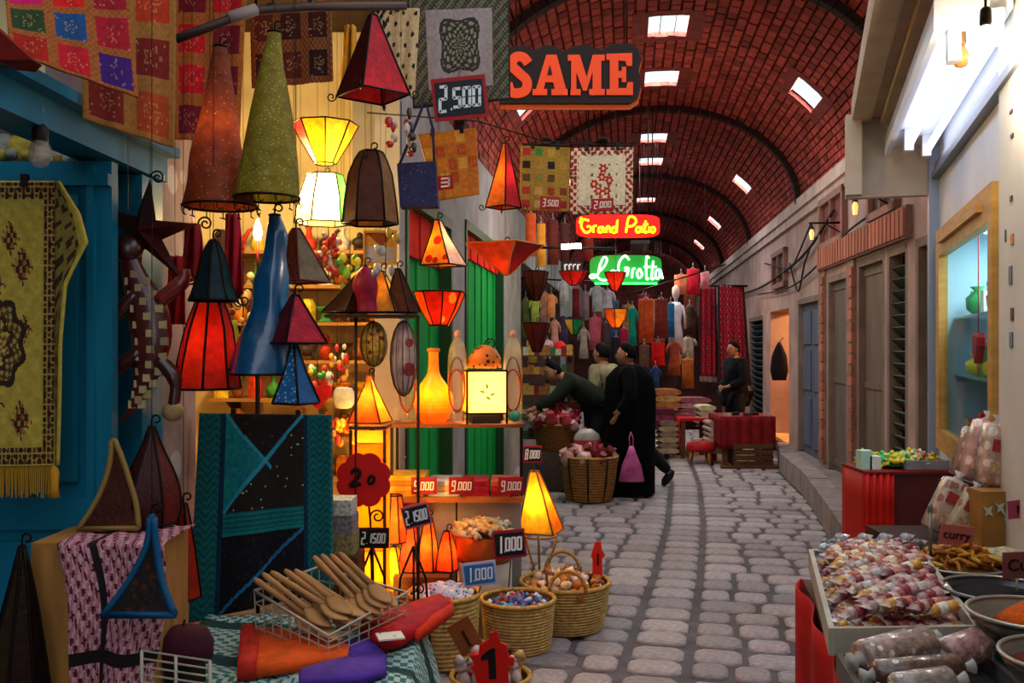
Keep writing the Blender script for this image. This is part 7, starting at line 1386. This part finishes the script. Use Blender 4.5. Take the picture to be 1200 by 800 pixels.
def stand(H=1.7, **kw):
    k = H/1.7
    J = {'pelvis': ((0, 0, .92), (.15, .11)), 'waist': ((0, 0, 1.08), (.135, .1)), 'chest': ((0, 0, 1.3), (.16, .11)), 'neck0': ((0, .01, 1.44), .065), 'neck': ((0, .02, 1.49), .05), 'jaw': ((0, .05, 1.54), .055), 'skull': ((0, .04, 1.61), .075), 'crown': ((0, .03, 1.67), .05),
         'shl': ((-.19, 0, 1.38), .06), 'shr': ((.19, 0, 1.38), .06), 'ell': ((-.24, -.02, 1.1), .045), 'elr': ((.24, -.02, 1.1), .045), 'wrl': ((-.24, .06, .87), .03), 'wrr': ((.24, .06, .87), .03), 'pal': ((-.24, .08, .79), (.035, .02)), 'par': ((.24, .08, .79), (.035, .02)),
         'hipl': ((-.09, 0, .86), .09), 'hipr': ((.09, 0, .86), .09), 'knl': ((-.1, .02, .48), .06), 'knr': ((.1, .02, .48), .06), 'anl': ((-.1, 0, .09), .04), 'anr': ((.1, 0, .09), .04), 'tol': ((-.11, .16, .04), .03), 'tor': ((.11, .16, .04), .03)}
    J.update(kw); return {n: (tuple(x*k for x in p), r) for n, (p, r) in J.items()}
# woman in a long black robe with a pink bag, seen from behind, turned left
fw = P(738, 0, 10.05); fw.z = 0
Jw = stand(1.62, wrl=((-.22, .12, .95), .028), pal=((-.22, .15, .88), (.033, .02)), jaw=((0, .05, 1.54), .05))
r, j, T = figure('dark-haired person in a long black coat and skirt carrying a pink bag', fw, 1.62, 1.4, Jw, '0a090b', None)
g = MB(); rings = []
for z, rx, ry in ((.02, .27, .22), (.3, .26, .21), (.6, .26, .20), (.9, .27, .19), (1.1, .27, .18), (1.26, .25, .16), (1.36, .16, .12), (1.40, .10, .09)):
    rings.append([fw+V((rx*cos(q)*(1+.05*sin(5*q+z*3)), ry*sin(q)*(1+.05*sin(7*q)), z)) for q in [2*pi*i/24 for i in range(24)]])
g.loft(rings, None, True, (1, 1)); part('robe', g, mat('060507', .95, ns=10, na=.3, bump=.4, bs=12, spec=.1), r)
hc = (j['skull'][0]+j['jaw'][0])/2; g = MB(); g.lathe([(.15, -.2), (.115, -.15), (.085, -.125), (.08, -.14)], hc+V((.03, 0, 0)), 14); part('collar', g, mat('060507', .95, spec=.1), r)
bagc = P(740, 545, 9.72); rb_ = thing('plastic_bag', 'pink plastic carrier bag held against the black robe', 'bag', bagc-V((0, 0, .17))); g = MB(); rings = []
for z, rx, ry in ((-.17, .12, .04), (-.16, .135, .05), (0, .10, .05), (.12, .05, .03), (.2, .025, .015)): rings.append([bagc+V((rx*cos(q)*(1+.08*sin(6*q)), ry*sin(q), z)) for q in [2*pi*i/18 for i in range(18)]])
g.loft(rings); part('bag_body', g, mat('b8548a', .4, ns=10, na=.35, bump=.4, bs=20), rb_)
for sd in (-1, 1): g = MB(); g.tube([bagc+V((sd*.015, 0, .19)), bagc+V((sd*.02, .02, .28)), bagc+V((0, .05, .34))], .006, 5); part('handle', g, mat('b8548a', .4), rb_)
# man in black striding behind her
fm = P(747, 0, 10.6); fm.z = 0
Jm = stand(1.6, knl=((-.09, .30, .55), .06), anl=((-.09, .34, .1), .04), tol=((-.1, .5, .05), .03), hipl=((-.09, .03, .86), .09), knr=((.09, -.12, .47), .06), anr=((.09, -.42, .16), .04), tor=((.09, -.36, .05), .03), chest=((0, .05, 1.3), (.17, .12)), neck0=((0, .08, 1.43), .065), neck=((0, .1, 1.48), .05), jaw=((0, .15, 1.53), .055), skull=((0, .14, 1.6), .075), crown=((0, .13, 1.66), .05), wrl=((-.2, .2, .95), .03), pal=((-.2, .24, .88), (.035, .02)))
figure('person in dark trousers striding left, mostly hidden behind the black coat', fm, 1.72, pi/2+.1, Jm, '0c0b0d', '101014', headturn=.2)
# person in beige beyond them
fb = P(708, 0, 10.9); fb.z = 0
figure('person in a light olive jacket between the shopper and the bending man', fb, 1.6, .9, stand(1.62, wrl=((-.2, .22, 1.0), .03), pal=((-.2, .28, .98), (.035, .02))), '8a8064', '2a2624')
# bending man reaching left
fr_ = P(694, 0, 10.7); fr_.z = 0
Jb = stand(1.7, pelvis=((0, -.12, .9), (.15, .12)), waist=((0, .02, 1.02), (.14, .11)), chest=((0, .22, 1.16), (.16, .12)), neck0=((0, .34, 1.24), .065), neck=((0, .38, 1.27), .05), jaw=((0, .45, 1.26), .055), skull=((0, .46, 1.34), .075), crown=((0, .46, 1.40), .05), shl=((-.19, .26, 1.2), .06), shr=((.19, .26, 1.2), .06), ell=((-.22, .44, 1.0), .045), elr=((.2, .4, .95), .045), wrl=((-.2, .66, .9), .03), wrr=((.16, .6, .85), .03), pal=((-.2, .74, .87), (.035, .02)), par=((.15, .68, .8), (.035, .02)), hipl=((-.09, -.1, .84), .09), hipr=((.09, -.1, .84), .09))
figure('man in a dark green jacket bending and reaching to the left', fr_, 1.7, pi/2, Jb, '1c211a', '16151a', headturn=-.3)
# standing man at the right
fs = P(862, 0, 14.2); fs.z = 0
figure('man in a dark jacket standing behind the dark red table', fs, 1.7, pi*.62, stand(1.66, ell=((-.24, .0, 1.1), .05), wrl=((-.12, .2, 1.02), .03), pal=((-.05, .24, 1.0), (.035, .02)), wrr=((.12, .2, 1.0), .03), par=((.05, .24, .98), (.035, .02))), '14151c', '15141a')
# clear and pink shopping bag near the bending man
bc = P(688, 515, 10.2); rb_ = thing('plastic_bag', 'white and pink plastic bag held open over the red bags', 'bag', bc-V((0, 0, .1))); g = MB(); rings = []
for z, rx in ((-.1, .12), (-.08, .15), (.0, .15), (.06, .13), (.12, .05)): rings.append([bc+V((rx*cos(q)*(1+.07*sin(5*q)), rx*.5*sin(q), z)) for q in [2*pi*i/16 for i in range(16)]])
g.loft(rings, [lin('b8283c'), lin('b83a4c'), lin('a89a98'), lin('a89a98')]); part('bag_body', g, mat('print', .35, attr=True, ns=10, na=.25, bump=.3, bs=15), rb_)
g = MB(); g.tube([bc+V((-.03, 0, .12)), bc+V((-.05, 0, .3))], .006, 5); part('handle', g, mat('a89a98', .4), rb_)
